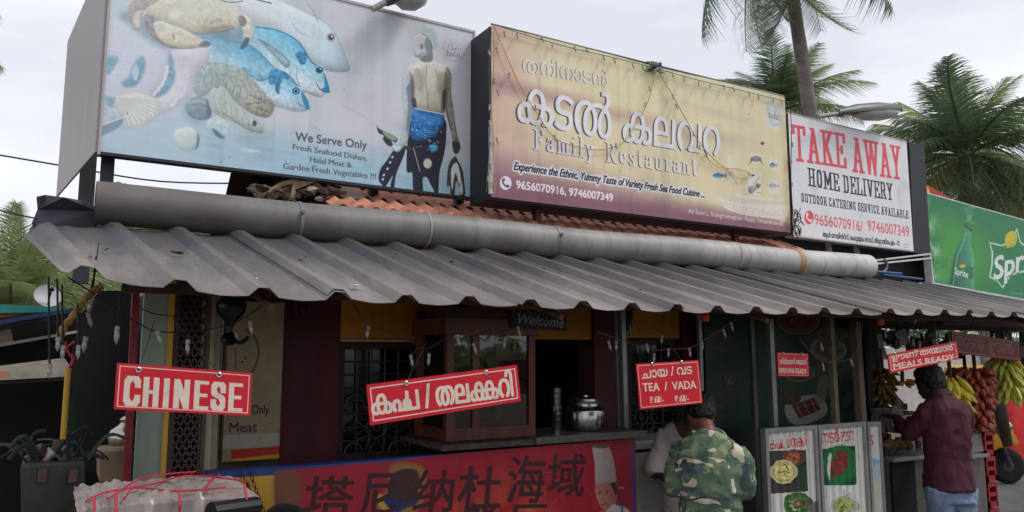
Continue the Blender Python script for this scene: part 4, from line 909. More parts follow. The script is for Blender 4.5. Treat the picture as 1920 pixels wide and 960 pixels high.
# ---- 4: green drink board
O, U, V = board_rect((1740, 373), (1925, 406), (1932, 563), (1747, 529), 4.75); U = U*1.25
A = Art(O, U, V, 1100, (30, 128, 74)); W_, H_ = A.W, A.H; Ks = (1600, 180, 2.525)
yy = np.linspace(0, 1, H_)[:, None]; xx = np.linspace(0, 1, W_)[None, :]
g_ = np.clip(1-((xx-.12)**2*4+(yy-.38)**2*3.2), 0, 1); mixc(g_*.55, (110,190,60)); g_ = np.clip((yy-.75)*3, 0, 1); mixc(g_*.5, (18,116,84))
sp = np.clip(1-xx/.16-np.abs(yy-.3)*.9, 0, 1)*np.clip(vnoise(W_, H_, 16, 3)*2.2-.7, 0, 1); mixc(np.clip(sp*1.3, 0, .85), (196,226,204)); sp = np.clip(1-xx/.2-np.abs(yy-.2)*.8, 0, 1)*np.clip(vnoise(W_, H_, 20, 5)*2.4-1, 0, 1); mixc(np.clip(sp, 0, .8), (10,90,60))
A.poly([(524,614),(552,628),(556,640),(552,700),(568,760),(572,840),(560,990),(448,990),(462,830),(474,760),(500,690),(520,640)], (26,104,74), k=Ks, smooth=True, soft=1, tex=.1, g=((460,800),(572,820)), c2=(90,170,130))
A.line([(530,650),(516,700),(490,760),(478,830),(470,900)], 7, (170,216,190), k=Ks, soft=2.5, alpha=.7); A.line([(548,700),(562,770),(560,900)], 4, (160,210,180), k=Ks, soft=2, alpha=.6); A.line([(524,614),(558,638)], 9, (28,52,44), k=Ks, soft=.7)
A.poly([(476,822),(510,796),(566,812),(566,868),(540,866),(474,842)], (32,130,76), k=Ks, smooth=False); A.ell(515, 806, 15, 9, (214,190,60), k=Ks)
A.text('Sprite', (1600+476/2.525, 180+842/2.525), (1600+540/2.525, 180+862/2.525), 13, (222,232,226), shear=.2, dil=(1,1))
for i in range(14): A.ell(540+random.uniform(-14, 28), 600-i*6, random.uniform(8, 16), random.uniform(5, 9), (170,208,188), k=Ks, soft=3, alpha=.3)
lg = [(640,692),(700,704),(740,690),(772,624),(790,690),(830,720),(900,700),(960,640),(960,900),(860,840),(800,836),(745,850),(706,912),(680,880),(640,858),(650,800),(652,740)]
A.poly(lg, (206,220,208), k=Ks, smooth=False); A.poly([(646,700),(702,712),(746,698),(772,640),(786,696),(830,730),(900,710),(955,660),(955,888),(860,830),(800,826),(740,842),(704,902),(682,874),(648,852),(658,800),(660,740)], (28,130,72), k=Ks, smooth=False)
A.ell(742, 678, 27, 40, (216,190,50), k=Ks, ang=15); A.poly([(716,716),(742,706),(772,650),(768,700),(740,718)], (170,200,60), k=Ks)
A.text('Sprite', (1600+664/2.525, 180+870/2.525), (1600+900/2.525, 180+790/2.525), 43, (226,234,230), shear=.22, dil=(6,4), shadow=(4,-4,(14,80,44)))
A.text('®', (1600+905/2.525, 180+700/2.525), (1600+915/2.525, 180+700/2.525), 4, (226,234,230))
A.poly([(340,940),(560,920),(900,990),(900,1000),(340,1000)], (196,214,190), k=Ks, smooth=False, alpha=.0); A.line([(740,932),(800,938)], 2, (200,216,206), k=Ks)
A.grain(.04, 5, 61)
b4 = thing('drink_billboard', 'bright green soft drink billboard with glass bottle and white logo at the right edge', 'billboard', O)
print_sheet('poster', A, print_mat('drink_print', A, .4, .95), b4, off=.004)
obj('panel', MB().prism([O, O+U, O+U+V, O+V], (0, .06, 0)), M_back, b4)
obj('edge_trim', MB().prism([O-Vector((.012,.008,.02)), O+U-Vector((0,.008,.02)), O+U-Vector((0,.008,0)), O-Vector((.012,.008,0))], (0, .07, 0)), M_wr, b4)
obj('edge_trim', MB().prism([O+V+Vector((-.012,-.008,0)), O+U+V-Vector((0,.008,0)), O+U+V+Vector((0,-.008,.012)), O+V+Vector((-.012,-.008,.012))], (0, .07, 0)), M_wr, b4)
obj('edge_trim', MB().prism([O-Vector((.014,.008,0)), O-Vector((.002,.008,0)), O+V-Vector((.002,.008,0)), O+V-Vector((.014,.008,0))], (0, .07, 0)), M_wr, b4)
for x in (O.x+.12, O.x+1.95): obj('post', MB().box((x-.03, 4.83, .06), (x+.03, 4.89, O.z+.3)), M_post, b4)
# ---- 5: red board corner behind it
Rr = thing('red_sign', 'corner of a red sign with yellow letters showing above the green drink board', 'sign', at(1760, 360, Y=5.6))
Or, Ur, Vr = at(1735, 400, Y=5.6), Vector((1.6, 0, -.0)), Vector((0, 0, .42)); tl = at(1733, 343, Y=5.6); Vr = Vector((0, 0, tl.z-Or.z)); Ur = Vector((1.5, 0, -.38))
A = Art(Or, Ur, Vr, 500, (190, 22, 30)); A.ell(1733, 364, 10, 16, (236,180,30), soft=.5); A.ell(1733, 366, 4, 8, (190,22,30)); A.ell(1751, 372, 7, 6, (236,180,30)); A.ell(1751, 372, 3, 2.5, (190,22,30)); A.ell(1774, 380, 7, 6, (236,180,30))
print_sheet('poster', A, print_mat('red_sign_print', A, .4, .9), Rr, off=.004); obj('panel', MB().prism([Or, Or+Ur, Or+Ur+Vr, Or+Vr], (0, .05, 0)), M_back, Rr)
# ================================================================== SHOP FRONT
def panel(name, pts, Y, d, m, label, cat, group=None, bevel=0):
    return slab(name, pts, Y, d, m, None, bevel, label, cat, group)
def up_box(name, px0, px1, pyt, pyb, Y, d, m, parent=None, bevel=0, z0=None, z1=None):
    """upright box: left and right edges, top and bottom measured at its middle"""
    xa, xb = wx(px0, Y), wx(px1, Y); pm = (px0+px1)/2; t = wz(pm, pyt, Y) if z1 is None else z1; b = wz(pm, pyb, Y) if z0 is None else z0
    return obj(name, MB().box((min(xa, xb), Y, b), (max(xa, xb), Y+d, t)), m, parent, bevel=bevel)
M_white = mat('white_enamel', (212, 210, 204), .4, var=.08); M_blue = mat('blue_paint', (40, 72, 150), .5, var=.2); M_yel = mat('yellow_paint', (206, 160, 58), .55, var=.15, streak=True)
M_alu = mat('grey_aluminium', (150, 150, 150), .45, metal=.5); M_steel = mat('stainless_steel', (176, 174, 168), .25, metal=1, var=.1, spec=.5)
M_redp = mat('red_paint', (150, 26, 34), .5, var=.15)
# ---- left doorway: pole, pale panel, yellow frame, expanded metal door, cream posts
def post_px(name, x0, y0, x1, y1, wpx, Y, m, parent=None, zt=None, zb=.06, d=None):
    a, b = at(x0, y0, Y=Y), at(x1, y1, Y=Y); r_ = wpx/2*(a-C0).dot(fw)/F; k = Vector((0, 0, 1))
    sl_ = (a.x-b.x)/(a.z-b.z); top = a.z if zt is None else zt; xt = a.x+(top-a.z)*sl_; xb_ = b.x-(b.z-zb)*sl_*0
    d = d or 2*r_
    return obj(name, MB().prism([Vector((xb_-r_, Y, zb)), Vector((xb_+r_, Y, zb)), Vector((xt+r_, Y, top)), Vector((xt-r_, Y, top))], (0, d, 0)), m, parent, bevel=.003)
o = post_px('wooden_pole', 257, 530, 243, 880, 13, 4.1, mat('dark_red_pole', (140, 34, 46), .5, var=.2), zt=2.35); tag(o, 'dark red square pole at the left edge of the pale doorway panel', 'pole')
dp = thing('door_panel', 'pale greenish fixed door panel with a yellow frame beside the mesh door', 'door', at(285, 880, Y=4.2))
zt_ = 2.36
up_box('panel', 262, 311, 540, 880, 4.2, .04, mat('pale_green_board', (150, 166, 154), .55, var=.12, streak=True), dp, z0=.25, z1=zt_)
up_box('frame', 311.5, 321, 540, 880, 4.17, .09, M_yel, dp, z0=.06, z1=zt_)
md = thing('mesh_door', 'dark expanded metal door leaf between yellow frame and cream posts', 'door', at(352, 880, Y=4.25))
xa, xb = wx(323, 4.25), wx(383, 4.25); mb = MB(); cw, chh = .034, .062; nx_ = int((xb-xa)/cw)
M_mesh = mat('brown_expanded_metal', (96, 78, 72), .6, metal=.2)
z = .3; row = 0
while z < zt_-.05:
    for i in range(nx_+1):
        x = xa+cw*(i+.5*(row % 2))
        for dx in (-.5, .5):
            p, q = Vector((x, 4.26, z)), Vector((x+dx*cw, 4.26, z+chh/2)); n_ = Vector((-(q-p).z, 0, (q-p).x)).normalized()*.0042
            mb.add([p-n_, p+n_, q+n_, q-n_, p-n_+Vector((0,.006,0)), p+n_+Vector((0,.006,0)), q+n_+Vector((0,.006,0)), q-n_+Vector((0,.006,0))], [(0,1,2,3), (4,7,6,5), (0,3,7,4), (1,5,6,2)])
    z += chh/2; row += 1
obj('mesh_panel', mb, M_mesh, md)['kind'] = 'stuff'
obj('frame', MB().box((xa-.005, 4.25, .28), (xa+.02, 4.29, zt_)), M_mesh, md); obj('frame', MB().box((xb, 4.25, .28), (xb+.02, 4.29, zt_)), M_mesh, md); obj('frame', MB().box((xa+.021, 4.25, .24), (xb-.001, 4.29, .3)), M_mesh, md)
obj('backing_sheet', MB().box((xa, 4.3, .28), (xb, 4.305, zt_)), mat('dark_mesh_backing', (38, 32, 36), .8), md)
o = post_px('door_post', 394, 545, 391, 860, 22, 4.28, M_cream, zt=2.36); tag(o, 'wide cream wooden door post right of the mesh door', 'post')
o = post_px('door_post', 411, 555, 408, 860, 11, 4.34, mat('cream_post_dim', (170, 156, 134), .6), zt=2.36); tag(o, 'thin dull cream post against the left edge of the halal poster', 'post')
# ---- halal poster
O_ = at(415, 858, Y=4.62); x1_ = wx(527, 4.62); O_ = Vector((O_.x, 4.62, wz(470, 862, 4.62))); V_ = Vector((0, 0, wz(470, 566, 4.62)-O_.z)); U_ = Vector((x1_-O_.x, 0, 0))
A = Art(O_, U_, V_, 420, (158, 142, 112)); A.a *= np.linspace(.94, 1.04, A.H)[:, None, None]; kP = (230, 520, 2.18)
A.line([(500,215),(540,250),(552,310),(535,370),(505,410)], 16, (112,82,52), k=kP, soft=1); A.line([(430,250),(470,262),(500,245)], 7, (60,48,40), k=kP)
A.line([(422,350),(424,372)], 6, (70,56,42), k=kP); A.line([(458,300),(460,372)], 7, (70,56,42), k=kP); A.ell(485, 345, 5, 5, (70,56,42), k=kP); A.ell(497, 330, 4, 4, (70,56,42), k=kP)
A.text('We Serve Only', (395, 772), (503, 776), 17, (44,36,34), dil=(1,1), cap_u=.7); A.text('Halal Meat', (365, 812), (480, 808), 18, (58,44,70), dil=(1,1))
A.poly([(410,640),(640,630),(650,690),(400,700)], (168,160,146), k=kP, smooth=False); A.poly([(440,705),(650,686),(650,718),(440,742)], (176,44,40), k=kP, smooth=False); A.poly([(440,742),(650,718),(650,800),(440,800)], (204,146,44), k=kP, smooth=False)
A.ell(560, 773, 14, 9, (30,26,24), k=kP); A.line([(400,640),(640,632)], 3, (90,80,70), k=kP)
A.grain(.07, 6, 71)
po = thing('wall_poster', 'cream poster with halal crescent mark and dark typewriter words left of the maroon wall', 'poster', O_)
print_sheet('poster', A, print_mat('halal_poster_print', A, .6, 1.0), po, off=.02); obj('panel', MB().prism([O_, O_+U_, O_+U_+V_, O_+V_], (0, .03, 0)), M_wood, po)
# ---- hanging black lamp before the poster
hl = thing('bell_lamp', 'black bell shaped lamp hanging in front of the halal poster', 'lamp', at(432, 560, Y=4.1))
c = at(434, 575, Y=4.1); M_bk = mat('black_enamel', (16, 16, 18), .3)
obj('shade', MB().lathe([(.012,.06),(.05,.05),(.075,.01),(.068,-.03),(.03,-.075),(.018,-.1)], c, 20), M_bk, hl, smooth=True)
obj('arm', MB().tube(cr_spline([c+Vector((0,0,-.09)), at(434, 605, Y=4.1), at(428, 625, Y=4.1), at(424, 640, Y=4.1)]), [.014]*16+[.02]*3, 8), M_bk, hl, smooth=True)
obj('lower_cup', MB().lathe([(.008,.05),(.036,.03),(.042,0),(.02,-.02)], at(430, 640, Y=4.1), 16), M_bk, hl, smooth=True)
obj('hook', MB().tube(cr_spline([at(440, 640, Y=4.1), at(452, 643, Y=4.1), at(463, 636, Y=4.1), at(466, 630, Y=4.1)]), .009, 6), M_bk, hl)
obj('bulb', MB().ball(at(443, 630, Y=4.08), (.012,.012,.02), 10, 6), mat('old_glass_bulb', (190, 184, 170), .2), hl, smooth=True)
obj('cord', MB().tube([c+Vector((0,0,.06)), c+Vector((0,.02,.2))], .004, 5), M_bk, hl)
# ---- counter with the Chinese banner
YC = 4.0
zl, zr_ = wz(398, 888, YC), wz(1187, 822, YC); xl_, xr_ = wx(398, YC), wx(1187, YC)
ct = thing('counter', 'long brick serving counter behind the red banner with Chinese characters', 'counter', Vector((xl_, YC, .06)))
obj('counter_body', MB().box((xl_+.01, YC+.03, .06), (xr_-.01, YC+.12, min(zl, zr_)-.03)), M_cement, ct)
obj('counter_top', MB().box((xl_, YC+.012, min(zl, zr_)-.028), (xr_, YC+.09, min(zl, zr_)+.006)), M_blue, ct, bevel=.004)
O_ = Vector((xl_, YC, .32)); U_ = Vector((xr_-xl_, 0, zr_-zl)); V_ = Vector((0, 0, zl-.32)); 
A = Art(O_, U_, V_, 1600, (176, 22, 42)); W_, H_ = A.W, A.H; kC = (400, 820, 2.341)
yy = np.linspace(0, 1, H_)[:, None]; xx = np.linspace(0, 1, W_)[None, :]; n1 = vnoise(W_, H_, 6, 77)
mixc(np.clip(.9-xx/.5, 0, 1)*.45*(n1+.5)*.9, (200, 84, 96)); mixc(np.clip((xx-.9)*20, 0, 1)*.5+0*yy, (120, 24, 34))
fl = np.clip(1-np.hypot((xx-.60)*3.6, (yy-.42)*1.5), 0, 1); fn = vnoise(W_, H_, 12, 80); mixc(np.clip(fl*2.4*fn*1.4-.5, 0, .95), (226, 110, 40)); mixc(np.clip(fl*2.6*vnoise(W_, H_, 14, 81)*1.3-.95, 0, .9), (240, 186, 90))
A.poly([(-20,200),(20,178),(268,150),(268,420),(-20,420)], (222,176,52), k=kC, smooth=False); A.poly([(-20,190),(28,182),(26,420),(-20,420)], (150,40,70), k=kC, smooth=False)
A.poly([(272,150),(380,168),(370,300),(310,330),(272,330)], (120,96,60), k=kC, soft=8, alpha=.8); A.poly([(0,150),(400,118),(780,92),(1040,66),(1040,72),(780,104),(400,134),(0,170)], (36,70,150), k=kC, smooth=False)
A.poly([(30,150),(270,146),(268,164),(30,180)], (40,70,150), k=kC, smooth=False); A.line([(148,200),(150,300)], 12, (70,66,96), k=kC, soft=1)
A.poly([(780,118),(880,112),(925,140),(930,210),(890,330),(740,330),(716,280),(760,220)], (168,124,60), k=kC, soft=5); A.poly([(718,262),(740,250),(800,320),(760,330),(724,300)], (222,180,60), k=kC, soft=1); A.poly([(742,262),(790,240),(850,260),(900,240),(890,290),(840,308),(800,330),(760,300)], (28,50,110), k=kC, soft=2, tex=.4)
A.poly([(765,200),(790,160),(830,140),(880,146),(896,180),(888,240),(860,280),(800,270),(770,250)], (60,36,32), k=kC, soft=1.5, tex=.4); A.line([(765,240),(768,200),(800,156),(850,140),(890,150),(898,200),(880,270)], 4, (40,30,30), k=kC)
CH = (58, 22, 30)
for ch_, a, b, cap in (('塔', (392,330), (600,330), 160), ('尼', (640,322), (790,316), 170), ('纳', (872,305), (1042,300), 160), ('杜', (1066,300), (1252,290), 170), ('海', (1284,262), (1442,262), 180), ('域', (1460,240), (1620,232), 165)):
    A.text(ch_, (400+a[0]/2.341, 820+(a[1]+8)/2.341), (400+b[0]/2.341, 820+(b[1]+8)/2.341), cap/2.341, CH, dil=(3,2), shear=.1, cap_u=.8)
for ch_, a, b in (('餐', (1080,430), (1240,425)), ('厅', (1290,425), (1450,418))):
    A.text(ch_, (400+a[0]/2.341, 820+a[1]/2.341), (400+b[0]/2.341, 820+b[1]/2.341), 130/2.341, CH, dil=(3,2), shear=.1, cap_u=.8)
# chef in a tall hat
A.poly([(1660,42),(1690,48),(1720,40),(1736,48),(1752,100),(1762,200),(1700,212),(1674,206),(1670,120)], (206,200,192), k=kC, soft=1, g=((1670,100),(1760,100)), c2=(170,160,156))
A.poly([(1650,34),(1740,30),(1725,46),(1700,48),(1672,44)], (110,100,60), k=kC); 
A.poly([(1674,210),(1762,198),(1768,240),(1762,290),(1740,318),(1716,326),(1694,300),(1680,270)], (206,142,120), k=kC, soft=1, g=((1680,250),(1768,250)), c2=(160,96,80)); A.poly([(1736,204),(1762,198),(1768,240),(1756,246),(1748,220)], (50,34,34), k=kC)
A.line([(1686,240),(1700,236)], 3, (60,30,30), k=kC); A.line([(1716,236),(1734,232)], 3, (60,30,30), k=kC); A.line([(1708,246),(1704,272),(1714,276)], 2.5, (130,70,60), k=kC); A.line([(1700,296),(1716,290),(1730,292)], 4, (120,30,40), k=kC); A.ell(1692,246,5,3,(40,26,26),k=kC); A.ell(1724,242,5,3,(40,26,26),k=kC)
A.poly([(1716,326),(1760,290),(1830,330),(1860,420),(1660,420),(1690,330)], (204,198,194), k=kC, soft=1); A.line([(1764,292),(1790,310),(1770,420)], 8, (40,90,160), k=kC); A.line([(1776,220),(1796,221)], 3, (230,220,214), k=kC)
mixc(.2+.35*np.clip(vnoise(A.W, A.H, 7, 19)*2-1, 0, 1), (112,66,70)); A.poly([(1832,20),(1842,20),(1846,420),(1836,420)], (40,60,140), k=kC, smooth=False)
A.grain(.08, 8, 91, streak=.1)
bn = thing('red_banner', 'red printed banner with black Chinese characters, flames and a chef in a tall hat', 'banner', O_)
print_sheet('printed_sheet', A, print_mat('chinese_banner_print', A, .45, 1.0, bump=.1), bn, off=.004, nu=30, nv=6, warp=lambda u, v: Vector((0, -.004+.004*math.sin(u*25)*(1-v), 0)))
obj('backing', MB().prism([O_, O_+U_, O_+U_+V_, O_+V_], (0, .01, 0)), M_blue, bn)
# chain and wok hanging over its left part
cn = thing('hanging_chain', 'rusty chain hanging over the yellow corner of the red banner', 'chain', at(470, 880, Y=3.9))
M_chain = mat('rusty_chain', (50, 42, 38), .6, metal=.4)
for j, (pa, pb) in enumerate((((450,886),(490,958)), ((468,884),(500,975)))):
    n = 15
    for i in range(n):
        t_ = i/n; c = at(pa[0]+(pb[0]-pa[0])*t_, pa[1]+(pb[1]-pa[1])*t_, Y=3.9); a_ = math.pi/2*(i % 2)
        P = [c+Vector((math.cos(q)*.007*math.cos(a_), math.cos(q)*.007*math.sin(a_), math.sin(q)*.013)) for q in [2*math.pi*k/8 for k in range(9)]]
        obj('chain_link', MB().tube(P, .0022, 4), M_chain, cn)
wk = thing('iron_wok', 'black iron wok rim standing before the red banner below the chain', 'wok', at(530, 960, Y=3.72))
c = at(534, 990, Y=3.72); obj('bowl', MB().lathe([(.015,-.07),(.06,-.06),(.1,-.015),(.11,.02),(.115,.023),(.106,.019),(.09,-.01),(.05,-.04),(.01,-.05)], c, 28, (0,-.75,.65)), mat('burnt_iron', (42, 40, 40), .5, metal=.4, bump=.3), wk, smooth=True)
# ---- shelf slab and glass cabinet
sh = up_box('shelf_slab', 1005, 1212, 818, 836, 3.93, .5, mat('worn_granite', (96, 90, 86), .4, var=.2, scale=30), None, bevel=.006, z0=zr_+.012, z1=zr_+.055); tag(sh, 'grey stone slab on the counter carrying the steel pot', 'shelf')
o = up_box('wooden_ledge', 830, 1004, 835, 850, 3.93, .6, mat('rotten_ledge_wood', (86, 76, 68), .8, var=.35, scale=18, bump=.5), None, bevel=.004, z0=zr_+.013, z1=zr_+.045); tag(o, 'worn wooden ledge on the counter under the glass cabinet', 'ledge')
gcab = thing('glass_cabinet', 'maroon wooden food cabinet with a glass front below the welcome sign', 'cabinet', Vector((wx(900, 4.05), 4.05, zr_+.05)))
M_cab = mat('maroon_cabinet_wood', (104, 54, 44), .45, var=.3, streak=True); M_glass = bpy.data.materials.new('clear_cabinet_glass'); M_glass.use_nodes = True
b_ = M_glass.node_tree.nodes['Principled BSDF']; b_.inputs['Transmission Weight'].default_value = 1; b_.inputs['Roughness'].default_value = .02; b_.inputs['IOR'].default_value = 1.5; b_.inputs['Base Color'].default_value = (.75, .8, .8, 1)
YCB = 4.02; zc0 = zr_+.05; zc1 = wz(950, 610, YCB); xa, xm, xb = wx(838, YCB), wx(893, YCB), wx(1004, YCB); t_ = .045; dpt = .42
def fr_box(name, a, b, m=M_cab): return obj(name, MB().box(a, b), m, gcab, bevel=.004)
for x in (xa, xm-t_/2, xb-t_): fr_box('frame_post', (x, YCB, zc0), (x+t_, YCB+t_, zc1))
for x in (xa, xb-t_): fr_box('frame_post', (x, YCB+dpt, zc0), (x+t_, YCB+dpt+t_, zc1))
fr_box('base', (xa+.001, YCB+.002, zc0-.0), (xb-.001, YCB+dpt+t_, zc0+.07)); fr_box('top', (xa-.02, YCB-.02, zc1-.06), (xb+.01, YCB+dpt+t_+.01, zc1+.04)); fr_box('header', (xa-.01, YCB-.01, zc1+.041), (xb+.0, YCB+.3, zc1+.1), mat('dark_maroon_header', (60, 24, 28), .5))
fr_box('shelf', (xa+.05, YCB+.05, (zc0+zc1)/2), (xb-.05, YCB+dpt, (zc0+zc1)/2+.012), M_wood); fr_box('back_panel', (xa+.046, YCB+dpt+.01, zc0+.071), (xb-.046, YCB+dpt+.03, zc1-.061), M_dark)
obj('glass_pane', MB().box((xm+t_/2, YCB+.015, zc0+.07), (xb-t_, YCB+.02, zc1-.06)), M_glass, gcab); obj('glass_pane', MB().box((xa+t_, YCB+.015, zc0+.07), (xm-t_/2, YCB+.02, zc1-.06)), M_glass, gcab)
# ---- welcome sign
O_, U_, V_ = board_rect((957, 580), (1062, 586), (1061, 620), (958, 614), 3.98); A = Art(O_, U_, V_, 420, (36, 40, 52)); A.text('Welcome', (966,606), (1055,614), 19, (150,146,138), shear=.35, dil=(1,1)); A.grain(.08, 5, 3)
ws = thing('welcome_sign', 'small slate black sign reading Welcome in cursive, under the awning edge', 'sign', O_); print_sheet('print', A, print_mat('welcome_print', A, .6, 1), ws, off=.003); obj('board', MB().prism([O_, O_+U_, O_+U_+V_, O_+V_], (0, .015, 0)), M_dark, ws)
# ---- steel pot and tumblers on the slab
zs = zr_+.055
def pot(c, s=1):
    t = thing('steel_pot', 'large shiny steel vessel with a lid on the stone slab', 'pot', c)
    obj('body', MB().lathe([(.05*s,.0),(.118*s,.005),(.128*s,.03),(.128*s,.125),(.12*s,.14),(.088*s,.155),(.085*s,.17),(.118*s,.178),(.119*s,.183),(.08*s,.184)], c, 40), M_steel, t, smooth=True)
    obj('lid', MB().lathe([(.088*s,.186),(.084*s,.2),(.06*s,.208),(.02*s,.212),(.018*s,.222),(.004,.225)], c, 32), M_steel, t, smooth=True); return t
pc = at(1098, 815, Y=4.15); pot(Vector((pc.x, 4.15, zs)), 1.0)
tc_ = at(1050, 810, Y=4.02); tg = thing('tumbler_stack', 'tall column of stacked steel tumblers left of the steel pot', 'tumblers', Vector((tc_.x, 4.06, zs)))
for i in range(7): obj('tumbler', MB().lathe([(.026,0),(.032,.075),(.034,.077),(.031,.074),(.024,.005)], Vector((tc_.x+.004*math.sin(i), 4.06, zs+i*.034)), 20), M_steel, tg, smooth=True)
# ---- upright rusted electrics near the right window
for nm, px, py, Y_, lb in (('power_socket', 794, 598, 4.66, 'grey round power socket on the ochre wall left of the glass cabinet'), ('power_socket', 568, 578, 4.66, 'dull round fitting high on the maroon wall')):
    c = at(px, py, Y=Y_); t = thing(nm, lb, 'socket', c); obj('plate', MB().box(c-Vector((.055,0,.05)), c+Vector((.055,.03,.05))), mat('dirty_plate', (120,100,84), .6) if px > 600 else M_mar, t, bevel=.006); obj('face', MB().lathe([(.03,0),(.03,.02),(.018,.024)], c, 16, (0,-1,0)), M_bk, t)
em = thing('electric_fitting', 'dark cable clump with a pale meter bulb hanging by the right window', 'fitting', at(1172, 600, Y=4.3))
for i in range(9):
    a = at(1160+random.uniform(0,28), 574+random.uniform(-4,6), Y=4.3); b = at(1160+random.uniform(0,30), 612+random.uniform(-10,16), Y=4.28); m_ = (a+b)/2+Vector((random.uniform(-.05,.05), -.03, 0)); obj('cable', MB().tube(cr_spline([a, m_, b]), .005, 5), M_bk, em)
obj('meter', MB().ball(at(1176, 617, Y=4.3), (.035,.03,.05), 14, 10), mat('dusty_pale_plastic', (150,142,130), .6), em, smooth=True); obj('block', MB().box(at(1162, 600, Y=4.32)-Vector((0,0,.05)), at(1186, 600, Y=4.32)+Vector((0,.05,.07))), M_bk, em, bevel=.01)
# ---- slim posts
pm = M_alu
for args, lb, m in (((1158,585,1166,818,7,4.2), 'thin grey upright just right of the maroon pillar by the steel pot', pm), ((1170,590,1180,812,10,4.15), 'thicker grey upright beside the hanging cable clump', pm), ((1313,588,1320,812,8,4.2), 'grey upright at the left edge of the green food banner', pm),
                    ((1410,590,1423,804,9,3.72), 'black enamelled upright at the left end of the menu boards', mat('dark_upright',(58,58,58),.5)), ((1446,590,1458,800,11,3.95), 'grey upright standing behind the briyani sign', pm), ((1560,592,1575,792,11,4.0), 'pale wooden upright behind the middle menu board', mat('pale_wood_upright',(140,128,108),.7,var=.2)), ((1608,592,1625,790,14,3.9), 'widest weathered wooden upright left of the banana stall', mat('weathered_wood_upright',(126,112,98),.8,var=.25,streak=True)),
                    ((1631,690,1642,830,16,4.1), 'dark iron upright with a bolt at the banana stall', M_dark)):
    o = post_px('upright_post', *args, m, zt=2.12 if args[5] < 4 else 2.3); tag(o, lb, 'post')
# ---- white freezer and counter right of the banner
fz = thing('chest_freezer', 'white chest freezer with a dark lid seam standing behind the two men', 'freezer', Vector((wx(1190, 4.3), 4.3, .06)))
zf = wz(1210, 826, 4.3); obj('body', MB().box((wx(1190,4.3), 4.3, .1), (wx(1245,4.3)+.25, 4.68, wz(1210,848,4.3))), M_white, fz, bevel=.012); obj('seal', MB().box((wx(1190,4.3)+.01, 4.31, wz(1210,848,4.3)+.002), (wx(1245,4.3)+.24, 4.67, wz(1210,843,4.3))), M_bk, fz); obj('lid', MB().box((wx(1190,4.3), 4.3, wz(1210,843,4.3)+.002), (wx(1245,4.3)+.25, 4.68, zf)), M_white, fz, bevel=.012)
dc = thing('dark_counter', 'grey edged dark counter between the camouflage man and the menu boards', 'counter', Vector((wx(1330, 4.3), 4.3, .06)))
z_ = wz(1385, 850, 4.2); obj('counter_body', MB().box((wx(1322,4.3), 4.3, .06), (wx(1432,4.3), 4.5, z_-.03)), mat('dull_brown_board', (58, 50, 46), .8, var=.2), dc); obj('counter_top', MB().box((wx(1322,4.3), 4.2, z_-.028), (wx(1432,4.3), 4.52, z_+.01)), M_alu, dc, bevel=.003)
# ---- green food banner
YF = 4.5; O_ = Vector((wx(1322, YF), YF, wz(1460, 806, YF))); U_ = Vector((wx(1614, YF)-O_.x, 0, 0)); V_ = Vector((0, 0, 2.45-O_.z))
A = Art(O_, U_, V_, 1100, (26, 66, 44)); W_, H_ = A.W, A.H; k8 = (1380, 480, 2.0)
yy = np.linspace(0, 1, H_)[:, None]; xx = np.linspace(0, 1, W_)[None, :]; n1 = vnoise(W_, H_, 5, 55); mixc(np.clip(n1*1.5-.5, 0, 1)*.6+0*yy, (10, 26, 18)); mixc(np.clip(.5-xx*1.4, 0, .7)+0*yy, (20, 40, 32))
def plate(x, y, rx, ry, rim, food, fc, k, ang=0, seed=1):
    A.ell(x+2, y+4, rx*1.04, ry*1.04, (10,20,14), k=k, soft=3, alpha=.6); A.ell(x, y, rx, ry, rim, k=k, ang=ang, soft=.6); A.ell(x, y, rx*.86, ry*.84, tuple(int(v*.86) for v in rim), k=k, ang=ang, soft=1); A.ell(x, y-ry*.04, rx*.72, ry*.68, food, k=k, ang=ang, soft=1.5, tex=.4)
    rs = random.Random(seed)
    for i in range(46):
        q = rs.uniform(0, 6.28); d = rs.uniform(0, .62); A.ell(x+math.cos(q)*rx*d, y+math.sin(q)*ry*d, rs.uniform(.04,.13)*rx, rs.uniform(.03,.1)*rx, rs.choice(fc), k=k, ang=rs.uniform(0,180), soft=.7, alpha=.85)
plate(232, 240, 84, 58, (120,86,80), (110,44,40), [(140,60,50),(90,30,30),(160,90,70),(60,60,30)], k8, seed=2); plate(345, 350, 70, 44, (130,130,120), (90,60,44), [(120,80,60),(60,40,30),(140,110,80)], k8, 6, 3); plate(360, 292, 58, 30, (96,92,84), (80,60,44), [(120,100,70),(70,40,30)], k8, 4, 4)
A.poly([(180,560),(230,530),(300,520),(340,560),(330,600),(260,630),(200,625)], (150,150,140), k=k8, soft=1); A.poly([(205,560),(290,530),(318,575),(232,610)], (92,40,34), k=k8, smooth=False, tex=.4)
for a in (0, 1, 2): A.line([(222+a*28,556-a*8),(244+a*28,602-a*9)], 7, (170,140,120), k=k8, soft=1, alpha=.7)
A.line([(205,575),(320,545)], 4, (160,120,100), k=k8, alpha=.6, soft=1)
plate(200, 530, 36, 24, (70,40,36), (60,30,26), [(90,50,40)], k8, 0, 6); A.ell(322, 500, 22, 58, (120,116,104), k=k8, soft=2, ang=12, alpha=.7); A.poly([(396,560),(420,500),(450,520),(420,560)], (110,110,96), k=k8, soft=2, alpha=.6); plate(420, 450, 34, 42, (60,66,50), (50,50,34), [(90,90,60),(40,30,20)], k8, 0, 7)
